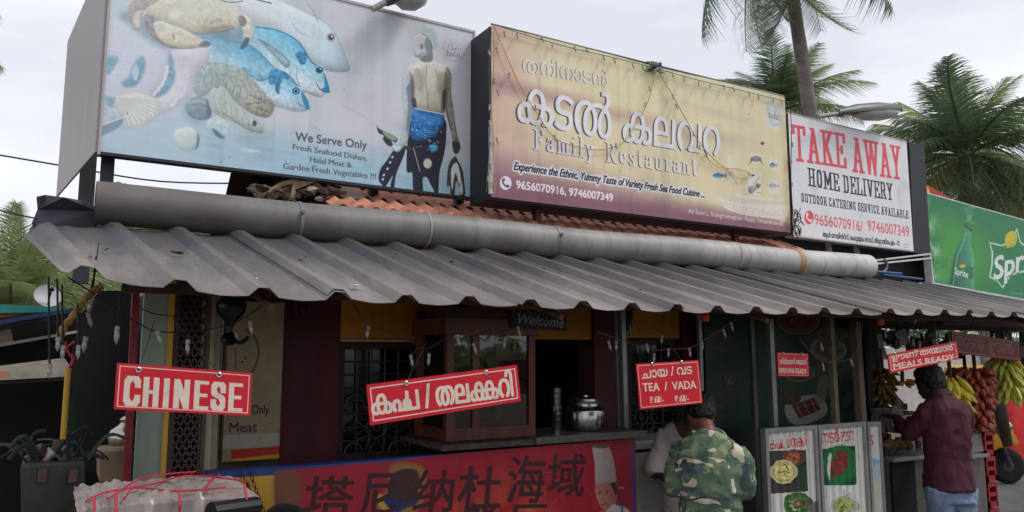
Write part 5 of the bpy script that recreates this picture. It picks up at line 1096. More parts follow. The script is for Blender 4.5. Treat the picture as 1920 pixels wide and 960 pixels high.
plate(-25, 470, 44, 40, (54,58,48), (44,44,34), [(80,80,64),(40,30,20),(120,110,90)], k8, 0, 8); plate(-60, 340, 36, 30, (40,44,38), (40,36,30), [(60,60,50)], k8, 0, 9); plate(235, 440, 60, 34, (90,96,86), (50,60,40), [(100,50,40),(60,70,40)], k8, 0, 10); plate(-70,560,40,26,(40,50,42),(30,40,30),[(60,60,50)],k8,0,12)
A.grain(.1, 5, 57)
fb = thing('food_banner', 'dark green banner printed with plates of food behind the uprights', 'banner', O_); print_sheet('printed_sheet', A, print_mat('green_food_print', A, .4, 1.0, bump=.1), fb, off=.004, nu=16, nv=4, warp=lambda u, v: Vector((0, -.006*math.sin(u*14), 0))); obj('backing', MB().prism([O_, O_+U_, O_+U_+V_, O_+V_], (0, .01, 0)), M_dark, fb)
# ---- menu boards on ribbed white sheet
YM = 3.7; kM = (1380, 480, 2.0)
def menu(xa, xb, ytl, name, lab, fill_, col0=(206,206,198)):
    global A
    zt1 = wz((xa+xb)/2, ytl, YM); O_ = Vector((wx(xa, YM), YM, .16)); U_ = Vector((wx(xb, YM)-O_.x, 0, 0)); V_ = Vector((0, 0, zt1-.16))
    A = Art(O_, U_, V_, 520, col0); fill_(); A.grain(.05, 5, 13, streak=.12)
    t = thing('menu_board', lab, 'menu board', O_); nr = 7 if xb-xa > 50 else 4
    print_sheet('ribbed_sheet', A, print_mat(name, A, .5, 1.0), t, off=.012, nu=nr*8, nv=1, warp=lambda u, v: Vector((0, -.012*(1 if (u*nr) % 1 < .16 or (u*nr) % 1 > .84 else 0), 0)))
    fw_ = .028; x0, x1 = O_.x, O_.x+U_.x
    for a, b in (((x0-.002,YM-.03,.06),(x0+fw_,YM+.02,zt1+.02)), ((x1-fw_,YM-.03,.06),(x1+.002,YM+.02,zt1+.02)), ((x0+fw_+.001,YM-.03,zt1-.012),(x1-fw_-.001,YM+.02,zt1+.02)), ((x0+fw_+.001,YM-.03,.1),(x1-fw_-.001,YM+.02,.14))): obj('frame_bar', MB().box(a, b), M_alu, t, bevel=.003)
    obj('backing', MB().box((x0+.001, YM+.004, .15), (x1-.001, YM+.012, zt1-.013)), M_cement, t)
ML_R = (196, 30, 44)
def ribs(nr):
    xx = np.linspace(0, 1, A.W)[None, :]; f = (xx*nr) % 1; m = np.clip(1-np.abs(np.minimum(np.abs(f-.2), np.abs(f-.8)))/.035, 0, 1)*.35+0*np.zeros((A.H, 1)); mixc(m, (120, 124, 124))
def m1():
    ribs(7)
    A.poly([(112,730),(256,726),(264,880),(120,890)], (62,58,56), k=kM, smooth=False); A.poly([(210,750),(256,728),(264,880),(226,884)], (40,66,46), k=kM, smooth=False)
    plate(208, 756, 40, 32, (120,60,50), (150,80,50), [(190,140,90),(110,40,36),(200,110,60)], kM, 0, 21); plate(170, 808, 50, 46, (214,200,140), (220,206,128), [(226,214,150),(200,184,110),(214,200,130)], kM, 0, 22)
    for p in ([(165,795),(178,780),(186,800)], [(150,812),(175,805),(196,815)], [(170,800),(180,825)]): A.line(p, 6, (40,80,44), k=kM)
    plate(222, 926, 54, 42, (60,110,50), (70,120,60), [(170,90,80),(200,190,170),(90,60,50),(50,110,40),(150,60,50)], kM, 0, 23)
    A.poly([(268,930),(300,920),(312,960),(270,960)], (110,108,104), k=kM)
    A.text('കപ~പ, മീൻകറി', (1380+121/2, 480+724/2), (1380+260/2, 480+712/2), 19, ML_R, dil=(1,0), cap_u=.6)
def m2():
    ribs(7)
    A.poly([(306,724),(440,710),(446,845),(432,858),(316,858)], (14,76,48), k=kM, smooth=False)
    A.poly([(318,770),(340,720),(410,712),(440,760),(436,820),(400,850),(340,850)], (28,110,60), k=kM); A.poly([(330,800),(336,760),(350,740),(346,830),(340,836)], (206,206,196), k=kM)
    A.poly([(360,744),(392,726),(410,750),(408,790),(380,820),(352,828),(348,790)], (128,56,44), k=kM, tex=.5)
    for i in range(6): A.line([(356,756+i*11),(404,742+i*11)], 3, (80,34,28), k=kM, alpha=.7)
    plate(396, 936, 56, 46, (206,206,196), (150,170,110), [(90,140,60),(206,190,120),(200,120,60),(120,60,40),(60,110,50)], kM, 0, 32)
    for p in ([(390,900),(398,876),(402,904)], [(404,900),(420,884),(412,908)]): A.line(p, 6, (70,130,60), k=kM)
    A.text('നാടൻ ഊണ്', (1380+316/2, 480+702/2), (1380+438/2, 480+690/2), 20, ML_R, dil=(1,0), cap_u=.6)
def m3():
    ribs(3); A.ell(492, 800, 58, 46, (150,180,200), k=kM, soft=1); A.ell(492, 796, 50, 36, (130,170,196), k=kM, soft=1.5); A.poly([(440,790),(545,790),(535,870),(520,960),(450,960)], (176,190,196), k=kM, soft=2, alpha=.8); A.line([(470,838),(510,832),(545,800)], 4, (50,110,160), k=kM); A.poly([(470,860),(545,840),(545,960),(470,960)], (186,190,160), k=kM, alpha=.6, soft=3)
    A.text('വട', (1380+466/2, 480+714/2), (1380+508/2, 480+710/2), 22, (190, 30, 90), dil=(3,2), cap_u=.6)
menu(1425, 1521, 806, 'menu_print_kappa', 'white ribbed menu board with red lettering over a yellow curry bowl photo, leftmost of three', m1)
menu(1524, 1612, 799, 'menu_print_oonu', 'white ribbed menu board with red lettering over fish on a green leaf, middle of three', m2)
menu(1615, 1640, 796, 'menu_print_vada', 'narrow white ribbed menu board with magenta letters and a blue bucket picture, rightmost of three', m3)
o = post_px('blue_edge_strip', 1642, 796, 1656, 955, 6, 3.7, M_blue, zt=wz(1642, 794, 3.7)); tag(o, 'bright blue painted edge strip right of the narrow menu board', 'strip')
o = obj('side_screen', MB().box((wx(1425, YM)-.05, YM+.03, .06), (wx(1425, YM)-.01, 4.2, wz(1425, 810, YM))), mat('dark_side_screen', (52, 50, 50), .7), None); tag(o, 'dark side screen behind the left menu board', 'screen')
# ================================================================== HANGING SIGNS
M_red = lin((190, 20, 36)); M_str = mat('thin_black_string', (40, 34, 34), .8)
def hang(name, label, TLp, TRp, BRp, BLp, Y, fill_, eyes, res=700, hooks=None):
    global A
    tl, tr, br, bl = [at(*p, Y=Y) for p in (TLp, TRp, BRp, BLp)]
    U = ((tr-tl)+(br-bl))/2; V = ((tl-bl)+(tr-br))/2; V = V-U*(V.dot(U)/U.dot(U))*.6; c = (tl+tr+br+bl)/4; O = c-U/2-V/2
    A = Art(O, U, V, res, (196, 24, 40)); bw = .055
    h = V.length/U.length
    for P in ([(.02,.045/h),(.98,.045/h),(.98,1-.045/h),(.02,1-.045/h),(.02,.045/h)],):
        q = [(x*A.W, y*A.H) for x, y in [(.022,.022/h),(.978,.022/h),(.978,1-.022/h),(.022,1-.022/h),(.022,.022/h)]]
        A.line(q, A.W*.007, (216, 196, 186), raw=True, spline=False)
    fill_(); A.grain(.05, 4, 17)
    t = thing('hanging_sign', label, 'sign', c+V*.5)
    print_sheet('print', A, print_mat(name, A, .35, 1.0, spec=.4), t, off=.002); n = U.cross(V).normalized(); n = n if n.y > 0 else -n
    obj('board', MB().prism([O, O+U, O+U+V, O+V], n*.004), mat('red_acrylic', (170, 20, 34), .3), t)
    for u, v, hx, hy in eyes:
        p = O+U*u+V*v-n*.006; ringp = [p+(U.normalized()*math.cos(q)+V.normalized()*math.sin(q))*.0085 for q in [2*math.pi*k/12 for k in range(13)]]
        obj('eyelet', MB().tube(ringp, .0032, 5), M_steel, t); e = at(hx, hy, Y=Y+.08); obj('string', MB().tube([p+V.normalized()*.006, p.lerp(e, .5)+Vector((0,0,-.004)), e], .0016, 4), M_str, t)
    return t
WL = (214, 200, 184)
SN = {'C': (.5, SL['C'][1]), 'H': (.56, [[(.1,0),(.1,1)], [(.46,0),(.46,1)], [(.1,.5),(.46,.5)]]), 'I': (.2, [[(.1,0),(.1,1)]]), 'N': (.58, [[(.1,0),(.1,1),(.48,0),(.48,1)]]),
      'E': (.48, [[(.44,1),(.1,1),(.1,0),(.46,0)], [(.1,.5),(.4,.5)]]), 'S': (.5, SL['S'][1])}
def s1(): A.text('', (230,757), (454,769), 57, WL, loops=pen('CHINESE', SN, .105, .07, .07), cap_u=1.14)
hang('chinese_sign_print', 'hanging red sign reading CHINESE, tilted down to the right, leftmost of the hanging signs', (213,682),(468,697),(473,782),(220,765), 3.27, s1, [(.15,.88,290,600),(.74,.9,320,590)])
def s2(): A.text('കപ~പ / തലക~കറി', (698,778), (962,742), 40, WL, dil=(4,2), cap_u=.6)
hang('kappa_sign_print', 'long hanging red sign with white Malayalam letters and a slash, right end tilted up', (687,723),(967,683),(978,753),(693,796), 3.27, s2, [(.24,.9,800,640),(.77,.9,870,650)])
def s3():
    A.text('ചായ / വട', (1203,710), (1297,700), 15, WL, dil=(2,2), cap_u=.6); A.text('TEA  /  VADA', (1205,734), (1305,728), 16, WL, dil=(3,1), cap_u=.72)
    for x, y in ((1219, 753), (1266, 751)):
        A.text('₹', (x-1,y+3), (x+5,y+3), 12, WL, dil=(1,0), cap_u=.72); A.poly([(x+7,y+2),(x+8,y-9),(x+17,y-10),(x+17,y+1)], (222,206,180), smooth=False); A.text('7', (x+9,y+1), (x+15,y+1), 9, (176,24,38), dil=(1,1), cap_u=.72); A.text('/-', (x+18,y+2), (x+25,y+1), 13, WL, dil=(1,1), cap_u=.8)
hang('tea_sign_print', 'hanging red sign reading TEA / VADA above the camouflage man', (1190,685),(1306,673),(1319,758),(1201,765), 3.27, s3, [(.25,.97,1225,640),(.72,.97,1240,620)])
def s4(): A.text('ബിരിയാണി തയ~യാർ', (1461,682), (1511,683), 8, WL, dil=(1,2), cap_u=.6); A.text('BIRIYANI READY', (1461,699), (1512,701), 10, WL, dil=(2,1), cap_u=.72)
hang('biriyani_sign_print', 'small hanging red sign reading BIRIYANI READY against the green food banner', (1456,661),(1514,663),(1516,706),(1459,705), 3.45, s4, [(.2,.98,1473,600),(.8,.98,1497,600)], 420)
def s5(): A.text('ഊണ് തയ~യാർ', (1672,676), (1786,656), 9.5, WL, dil=(2,1), cap_u=.6); A.text('MEALS READY', (1675,692.5), (1789,673.5), 11.5, WL, dil=(3,1), cap_u=.72)
hang('meals_sign_print', 'hanging red sign reading MEALS READY above the maroon shirted man', (1663,666),(1792,639),(1797,674),(1669,699), 3.3, s5, [(.1,.97,1690,600),(.9,.97,1780,600)], 640)
# ================================================================== PALMS AND FAR THINGS
M_leaf = [mat('palm_leaf', (160, 172, 118), .45, var=.2, scale=1.2, c2=(104, 126, 84), spec=.4, leaf=.3), mat('palm_leaf_yellowing', (166, 172, 100), .5, var=.25, scale=1.5, spec=.4, leaf=.35), mat('palm_leaf_dark', (106, 126, 96), .45, var=.2, scale=1.5, spec=.4, leaf=.25)]
M_trunk = mat('palm_trunk_bark', (142, 134, 128), .9, var=.25, scale=4, bump=.5, bscale=8); M_dry = mat('dry_frond_brown', (128, 104, 72), .85, var=.3)
def frond_mesh(L_, droop, seed, m, nl=66, lw=.05, ll=1.1, curl=.6):
    rs = random.Random(seed); mb = MB(); P = []; n = 14
    a = R(rs.uniform(-4, 4))
    for i in range(n+1):
        t = i/n; P.append(Vector((L_*(t-.12*droop*t*t), L_*.03*math.sin(t*3+seed), L_*(.22*t-droop*t*t*.75))))
    mb.tube(P, [.045*(1-.85*i/n)*L_/3.5 for i in range(n+1)], 5)
    for i in range(nl*2):
        t = .14+.86*((i//2)+rs.uniform(-.2, .2))/nl; t = min(t, .995); k = t*n; j = min(int(k), n-1); f = k-j; p = P[j].lerp(P[j+1], f); d = (P[j+1]-P[j]).normalized()
        side = 1 if i % 2 else -1; s_ = d.cross(Vector((0,0,1))).normalized()*side; u = s_.cross(d)*side if False else Vector((0,0,1))
        l = ll*L_/3.5*math.sin(math.pi*min(1, .22+.75*t))**.6*rs.uniform(.85, 1.1)*(1.15-.45*t); fwd = .35+.75*t
        v = (s_+d*fwd+u*rs.uniform(-.05, .3)).normalized(); w_ = lw*L_/3.5*.5; q = p; side_w = d*.9; prev = None; vs = []; fs = []
        dr = rs.uniform(.5, 1.2)*curl
        for h in range(4):
            tt = h/3; c = p+v*l*tt+Vector((0,0,-dr*l*tt*tt)); ww = side_w*w_*(1-tt*.92)*(1.0 if h else .5)+Vector((0,0,w_*.3*(1-tt)))
            vs += [c-ww, c+ww]
        mb.add(vs, [(0,1,3,2),(2,3,5,4),(4,5,7,6)])
    return mb.mesh('frond', m)
def palm(name, label, crown, base, fr, L_, nf, seed, tr=.16, group='coconut palms', tilt_lo=-.6, tilt_hi=1.2, meshes=None, dirs=None, lw=.05, droop=(.35, 1.1), ms=(0,2,0,1,2,0,2,0)):
    rs = random.Random(seed); t = thing(name, label, 'palm tree', base, group)
    c, b = Vector(crown), Vector(base); mid = (c+b)/2+Vector((.3, 0, 0)); P = cr_spline([b, b.lerp(mid, .5)+Vector((.05,0,0)), mid, c.lerp(mid, .4), c], 7); n = len(P)
    mb = MB(); rad = [tr*(1.25-.4*i/(n-1))*(1+.05*(i % 2)) for i in range(n)]; mb.tube(P, rad, 12); obj('trunk', mb, M_trunk, t, smooth=True)
    if not meshes: meshes = [frond_mesh(L_, rs.uniform(*droop), seed*10+i, M_leaf[ms[i]], lw=lw, curl=rs.uniform(.5, 1.1)) for i in range(8)]
    for i in range(nf):
        az = i*2.399+rs.uniform(-.2, .2); f = i/(nf-1); el = tilt_hi+(tilt_lo-tilt_hi)*f+rs.uniform(-.12, .12)
        if dirs and i < len(dirs): az, el = dirs[i]
        o = bpy.data.objects.new('frond', meshes[i % len(meshes)]); COL.objects.link(o); o.parent = t
        o.location = c-b; o.rotation_euler = (rs.uniform(-.3, .3), -el, az); s_ = rs.uniform(.85, 1.1)*(.75 if el > .9 else 1); o.scale = (s_, s_, s_)
    nuts = MB()
    for i in range(7):
        q = i*.9; nuts.ball(c+Vector((math.cos(q)*.28, math.sin(q)*.28, -.25-.06*(i % 3)))*1, .12, 8, 6)
    obj('coconuts', nuts, mat('green_coconut', (110, 120, 56), .5), t, smooth=True)
    return meshes
pc = at(1812, 290, D=24); palm('coconut_palm', 'broad bushy coconut palm rising behind the green drink board', pc, (pc.x+.8, pc.y+.3, 0), None, 3.8, 46, 3, tr=.2, lw=.06, tilt_lo=-1.0, tilt_hi=1.35, droop=(.2, .85))
pc = at(1905, 360, D=27); palm('coconut_palm', 'darker coconut palm at the right edge behind the drink board', pc, (pc.x+.8, pc.y+.3, 0), None, 4.0, 34, 13, tr=.2, lw=.06, tilt_lo=-.8, tilt_hi=1.0)
pc = at(1458, -200, D=13.0); pb = at(1560, 660, D=13.0)
az0 = -YAW
palm('coconut_palm', 'tall coconut palm with a leaning ringed trunk and fronds hanging from the top edge', pc, (pb.x, pb.y, 0), None, 2.7, 11, 5, tr=.112, lw=.05, tilt_lo=-1.25, tilt_hi=.9, droop=(.4, .9), ms=(2,2,0,2,2,0,2,2),
     dirs=[(az0+math.pi, -.75), (az0+math.pi-.25, -1.2), (az0+math.pi+.5, -1.05), (az0, -.75), (az0+.3, -1.25), (az0+math.pi-.5, -1.5), (az0-.4, -.4)])
pc = at(1462, 205, D=30); palm('coconut_palm', 'small distant palm crown between the restaurant board and the leaning trunk', pc, (pc.x+.5, pc.y, 0), None, 3.3, 36, 7, tr=.18, lw=.06, tilt_lo=-.2, tilt_hi=1.3)
pc = at(18, 590, D=11.5); mm = palm('coconut_palm', 'young palm with upright fronds at the left edge above the teal roof', pc, (pc.x, pc.y, 0), None, 2.2, 24, 9, tr=.14, lw=.07, tilt_lo=.2, tilt_hi=1.5, droop=(.15, .6))
pc = at(150, 540, D=16); palm('coconut_palm', 'hazy palm crown behind the satellite dish', pc, (pc.x, pc.y, 0), None, 2.2, 26, 11, tr=.16, lw=.08, tilt_lo=-.3, tilt_hi=1.2)
pc = at(300, 470, D=19); palm('coconut_palm', 'palm crown glimpsed in the gap below the big pipe', pc, (pc.x, pc.y, 0), None, 2.4, 26, 12, tr=.16, lw=.08, tilt_lo=-.3, tilt_hi=1.2)
pc = at(-190, 30, D=14); palm('coconut_palm', 'palm of which one frond tip touches the upper left edge', pc, (pc.x-1, pc.y, 0), None, 2.2, 16, 14, tr=.16, lw=.07, tilt_lo=-.8, tilt_hi=.8, dirs=None)
# bushes / far greenery band so that the horizon is closed
def bush(label, c, s, seed, group='trees beyond the shops', n=900):
    rs = random.Random(seed); t = thing('broadleaf_tree', label, 'tree', Vector((c.x, c.y, 0)), group); mb = MB()
    blobs = [(Vector((rs.uniform(-1,1)*s.x, rs.uniform(-1,1)*s.y, rs.uniform(.2, 1)*s.z)), rs.uniform(.35,.6)*min(s.x, s.z)) for _ in range(12)]
    for i in range(n):
        bc, br = rs.choice(blobs); d = Vector((rs.gauss(0,1), rs.gauss(0,1), rs.gauss(0,1))).normalized()*br*rs.uniform(.7, 1.05); p = Vector((c.x, c.y, c.z))+bc+d
        a = Vector((rs.gauss(0,1), rs.gauss(0,1), rs.gauss(0,.5))).normalized()*rs.uniform(.1,.2); b = a.orthogonal().normalized()*rs.uniform(.05,.1); mb.add([p-a, p+b, p+a, p-b], [(0,1,2,3)])
    obj('crown', mb, M_leaf[2] if seed % 2 else M_leaf[0], t); obj('trunk', MB().tube([(c.x, c.y, 0), (c.x, c.y, c.z+s.z*.5)], [.18, .1], 8), M_trunk, t)
for i, (px, D_, zc, sx, sz, lb) in enumerate(((70, 20, 2.3, 2.4, 1.6, 'leafy tree behind the teal roofed shed'), (190, 22, 2.4, 2.4, 1.8, 'leafy tree beyond the satellite dish and dark shed'), (1640, 26, 1.6, 2.6, 1.8, 'green tree seen past the banana stall post'))):
    c = at(px, 600, D=D_); bush(lb, Vector((c.x, c.y, zc)), Vector((sx, 1.5, sz)), i+1)
hz = MB(); rs = random.Random(5)
for i in range(9000):
    a = rs.uniform(-1.9, 2.7); D_ = rs.uniform(60, 75); p = Vector((math.sin(a)*D_, math.cos(a)*D_, abs(rs.gauss(0, 1))*1.6*(1+.5*math.sin(a*7))+.2)); v = Vector((rs.gauss(0,1), rs.gauss(0,1), rs.gauss(0,.6))).normalized()*rs.uniform(.5,1.1); u = v.orthogonal().normalized()*rs.uniform(.3,.6); hz.add([p-v, p+u, p+v, p-u], [(0,1,2,3)])
tag(obj('far_tree_line', hz, M_leaf[0]), 'low band of trees far off along the horizon', 'trees', kind='stuff')
# ---- neighbouring shed at the left
YN = 8.0; nb = thing('neighbour_shed', 'low black shed with teal and blue roof edges left of the restaurant', 'building', at(60, 800, Y=YN))
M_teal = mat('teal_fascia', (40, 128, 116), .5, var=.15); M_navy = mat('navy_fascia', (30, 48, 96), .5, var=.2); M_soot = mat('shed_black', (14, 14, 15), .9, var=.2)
x0, x1 = at(-260, 700, Y=YN).x, at(262, 700, Y=YN).x
obj('wall', MB().box((x0, YN+.5, 0), (x1+.6, YN+3.4, wz(100, 585, YN+.5))), M_soot, nb)
def nslab(name, pts, d, m, Y=YN, par=nb): return obj(name, MB().prism(outl(pts, Y), (0, d, 0)), m, par)
nslab('fascia', [(-200,560),(75,574),(135,579),(135,584),(-200,592)], .1, M_teal, YN-.1); nslab('fascia', [(-200,596),(30,588),(45,590),(0,596),(-200,600)], .1, mat('orange_fascia', (190,92,64), .6), YN-.06)
nslab('roof_edge', [(-200,640),(0,600),(140,577),(142,584),(0,608),(-200,650)], .4, M_navy, YN-.3)
nslab('cream_wall', [(-200,655),(20,617),(25,640),(-200,682)], .05, M_cream, YN+.1); nslab('fascia', [(-200,680),(0,644),(195,611),(196,615),(0,650),(-200,688)], .06, M_white, YN+.05)
nslab('awning_board', [(-200,700),(0,686),(120,671),(146,705),(0,713),(-200,722)], .05, mat('dull_white_board', (176,168,156), .7, var=.15), YN-.2)
nslab('roof_under', [(-200,650),(0,610),(245,584),(245,668),(120,670),(-200,698)], .05, M_soot, YN+.2)
nslab('counter_edge', [(-200,725),(0,716),(148,708),(150,711),(0,720),(-200,732)], .05, mat('brown_edge', (90,70,60)), YN-.16)
lw_ = nslab('wall_lamp', [(-6,696),(14,697),(16,708),(-6,710)], .2, mat('orange_lamp_shade', (190,130,96), .5), YN-.5)
sd = thing('satellite_dish', 'grey satellite dish on the shed roof below the palms', 'satellite dish', at(88, 575, Y=8.2)); c = at(88, 557, Y=8.2); ax_ = (C0-c).normalized()+Vector((.25, 0, .55)); ax_.normalize()
obj('dish', MB().lathe([(.004,.0),(.05,.004),(.1,.018),(.112,.025),(.108,.022),(.05,.0),(.004,-.005)], c, 28, ax_), mat('dish_grey', (178,180,182), .5), sd, smooth=True); obj('feed', MB().tube([c-Vector((0,0,.14)), c+ax_*.14], .007, 6), M_bk, sd); obj('receiver', MB().ball(c+ax_*.15, .022, 8, 6), M_bk, sd); obj('mast', MB().tube([c-ax_*.02, c+Vector((0,.05,-.32))], .015, 6), M_post, sd)
# ---- dark clutter at the left end of the awning
ts = slab('dark_tarpaulin', [(186,545),(254,545),(246,885),(118,885),(124,720),(140,640),(152,590)], 5.3, .03, mat('black_tarpaulin', (20,20,22), .7, var=.3, bump=.5, bscale=6)); tag(ts, 'black tarpaulin closing the left side of the restaurant', 'tarpaulin')
rope = obj('palm_fibre_rope', MB().tube(cr_spline([at(x, y, Y=3.55) for x, y in ((110,640),(118,618),(140,588),(155,566),(172,548),(192,536))]), [.012+.006*math.sin(i*1.9)**2 for i in range(31)], 7), mat('straw_fibre', (168,130,76), .9, var=.35, scale=30, bump=.6)); tag(rope, 'frayed straw coloured rope slanting under the left awning corner', 'rope')
st_ = obj('yellow_stick', MB().tube([at(128, 690, Y=3.9), at(117, 842, Y=3.9)], .012, 8), M_yel); tag(st_, 'thin yellow stick standing in the heap at lower left', 'stick')
o = slab('green_cloth', [(128,712),(138,712),(140,760),(146,840),(122,842),(126,780)], 4.1, .02, mat('dark_green_net', (28,52,34), .9, var=.4, bump=.6)); tag(o, 'strip of dark green net hanging behind the yellow stick', 'cloth')
hp = thing('junk_heap', 'heap of old tins and green rope scraps at lower left', 'heap', at(105, 870, Y=3.7)); rs = random.Random(4)
for i in range(26):
    a = at(rs.uniform(40, 170), rs.uniform(846, 872), Y=3.7+rs.uniform(-.1, .15)); b = a+Vector((rs.uniform(-.14,.14), rs.uniform(-.05,.05), rs.uniform(-.02,.1))); m_ = (a+b)/2+Vector((0,0,rs.uniform(0,.06)))
    obj('scrap', MB().tube(cr_spline([a, m_, b], 4), rs.uniform(.003,.011), 6), rs.choice([mat('green_rope', (36,64,56), .9), mat('grey_rag', (70,70,68), .9, var=.3), mat('dark_rag', (36,38,40), .9), mat('pale_scrap', (92,86,80), .8)]), hp)
for i in range(6):
    a = at(rs.uniform(60, 165), rs.uniform(830, 862), Y=3.72); obj('tin', MB().lathe([(.025,-.03),(.027,.03),(.024,.034)], a, 12, (rs.uniform(-1,1), rs.uniform(-.6,.2), 1)), rs.choice([M_cement, M_alu, M_wood]), hp, smooth=True)
bx_ = slab('grey_tin_box', [(38,872),(160,866),(160,975),(40,975)], 3.6, .35, mat('dull_tin_box', (56,56,52), .6, metal=.2, var=.3), bevel=.01, label='dull grey tin box under the junk heap', cat='box')
for px in (70, 128): obj('box_hinge', MB().box(at(px, 905, Y=3.59), at(px, 905, Y=3.59)+Vector((.03,.01,.05))), M_rust, bx_, local=False)
ob = slab('cement_block', [(186,848),(240,842),(240,905),(186,905)], 4.35, .3, mat('stained_block', (150,128,104), .85, var=.3), bevel=.01, label='stained cement block beside the dark red pole', cat='block')
kt = thing('steel_kettle', 'bulging steel kettle half hidden by the dark red pole', 'kettle', at(236, 842, Y=4.6)); c = at(238, 842, Y=4.6); obj('body', MB().lathe([(.05,0),(.085,.02),(.095,.06),(.085,.1),(.05,.125),(.035,.14),(.045,.155),(.03,.17),(.005,.175)], c, 28), M_steel, kt, smooth=True)
# white cart top with red string and foam
zt = at(300, 940, Y=2.9).z; wc = thing('white_cart', 'white foam packed cart tied with red string in the lower left foreground', 'cart', at(300, 960, Y=2.9)); M_foam = mat('dirty_white_foam', (196,190,182), .8, var=.14, scale=8, bump=.3)
xa, xb = wx(150, 2.9, 920), wx(478, 2.9, 940)
obj('cart_body', MB().box((xa+.02, 2.86, .15), (xb-.02, 3.32, zt-.03)), mat('chipped_cart_paint', (184,180,170), .6, var=.22, scale=10, bump=.2), wc, bevel=.01); obj('cart_top', MB().box((xa, 2.83, zt-.03), (xb, 3.35, zt)), mat('grey_top', (150,136,130), .6, var=.2, scale=12), wc, bevel=.006)
rs = random.Random(8); gx_, gy_ = 60, 22; vs = []; fs = []
for j in range(gy_+1):
    for i in range(gx_+1):
        x = xa-.01+(xb-xa-.1)*i/gx_; y = 2.8+.5*j/gy_; q = Vector((x*9, y*11, 0)); h = abs(mnoise.noise(q*1.4))*.03+abs(mnoise.noise(q*3.7))*.024+.004; dr = .0
        if j == 0: dr = .16+.05*mnoise.noise(Vector((x*12, 0, 3)))
        elif j == 1: h *= .4
        vs.append((x+.01*mnoise.noise(q*1.7), y+.012*mnoise.noise(q+Vector((9,0,0)))+(.01 if j == 0 else 0), zt+h-dr))
for j in range(gy_):
    for i in range(gx_): k_ = j*(gx_+1)+i; fs.append((k_, k_+1, k_+gx_+2, k_+gx_+1))
obj('plastic_sheet', MB().add(vs, fs), mat('crumpled_white_plastic', (140,130,126), .35, var=.18, scale=9, spec=.6), wc, smooth=True)
M_rstr = mat('red_string', (176,34,62), .6)
for P in ([(160,2.84),(200,2.95),(300,3.1),(380,3.2),(470,3.0)], [(230,2.83),(260,3.0),(330,2.9),(420,2.87)], [(200,2.84),(290,3.25),(400,3.3)], [(380,2.83),(400,3.0),(440,3.2)]):
    obj('string', MB().tube(cr_spline([Vector((wx(x, 2.9, 930), y, zt+.028+rs.uniform(0,.008))) for x, y in P]), .0035, 5), M_rstr, wc)
for x in (175, 215, 330, 450): p = Vector((wx(x, 2.9, 930), 2.79, zt)); obj('string', MB().tube([p+Vector((0,.04,.045)), p, p-Vector((.01,0,.25))], .0045, 5), M_rstr, wc)
o = obj('black_pipe_end', MB().tube([at(395, 962, Y=2.75), at(480, 950, Y=2.82)], .035, 12), M_bk); tag(o, 'black pipe end lying at the front of the white cart', 'pipe')
# ================================================================== BANANA STALL (right)
M_ban = mat('yellow_banana', (236,204,70), .5, var=.15, scale=14, c2=(176,170,56)); M_gban = mat('green_banana', (206,200,92), .5, var=.2, scale=10, c2=(158,166,66)); M_rban = mat('red_banana', (172,80,60), .42, var=.2, scale=9, c2=(104,40,36)); M_dban = mat('dull_banana', (120,98,44), .6, var=.3, scale=10); M_stem = mat('banana_stem', (70,56,40), .8)
def banana_mesh(L_, r_, m, bend=1.0):
    P = []; n = 9
    for i in range(n+1):
        t = i/n; a = bend*(t-.2); P.append(Vector((math.sin(a)*L_*.45, 0, -L_*(t)*math.cos(a*.6))))
    rad = [r_*f for f in (.28,.35,.75,.98,1.04,1,.92,.72,.42,.2)]; return MB().tube(P, rad, 6).mesh('banana', m, smooth=True)
def hand_bunch(label, c, m, tiers, per, L_, r_, spread, tilt, seed, group='banana bunches', rad=.035):
    rs = random.Random(seed); t = thing('banana_bunch', label, 'bananas', c, group); me = [banana_mesh(L_, r_, m, b) for b in (.5, .8, 1.1)]
    H_ = tiers*spread; obj('stalk', MB().tube(cr_spline([c+Vector((0,0,.22)), c+Vector((.01,0,.05)), c+Vector((0,0,-H_*.5)), c+Vector((-.01,0,-H_))]), .016, 8), M_stem, t, smooth=True)
    for i in range(tiers):
        for k in range(per):
            az = 2*math.pi*(k+.5*(i % 2))/per+rs.uniform(-.15,.15); rr = rad*(1-.35*i/max(1, tiers)); el = tilt+rs.uniform(-.15,.15)-(.25*i/max(1, tiers))
            o = bpy.data.objects.new('banana', me[rs.randrange(3)]); COL.objects.link(o); o.parent = t; o.location = (math.cos(az)*rr, math.sin(az)*rr, -i*spread+rs.uniform(-.012,.012)); o.rotation_euler = (0, -el, az); s_ = rs.uniform(.85,1.08); o.scale = (s_, s_, s_)
    return t
hand_bunch('yellow banana hand hanging right beside the maroon man', at(1780, 706, Y=3.75), M_ban, 3, 9, .2, .028, .05, .42, 2, rad=.06)
hand_bunch('lower tail of yellow bananas hanging at the maroon mans shoulder', at(1797, 748, Y=3.86), M_ban, 2, 6, .16, .019, .06, .35, 3)
hand_bunch('big bunch of red bananas hanging in the middle of the stall', at(1826, 690, Y=3.9), M_rban, 9, 10, .125, .031, .056, .42, 4, rad=.095)
hand_bunch('dark red banana cluster behind the big red bunch, to its left', at(1808, 690, Y=4.15), M_rban, 5, 9, .12, .03, .06, .45, 14, rad=.08)
hand_bunch('top cluster of green yellow bananas at the right edge', at(1882, 668, Y=3.85), M_gban, 3, 10, .16, .023, .05, .5, 5, rad=.06)
hand_bunch('lower hand of green yellow bananas spread wide at the right edge', at(1892, 705, Y=3.83), M_gban, 3, 10, .19, .024, .05, .38, 6, rad=.06)
hand_bunch('dull banana bunch in shade at the left of the stall, upper', at(1652, 690, Y=4.3), M_dban, 4, 9, .15, .02, .06, .7, 7)
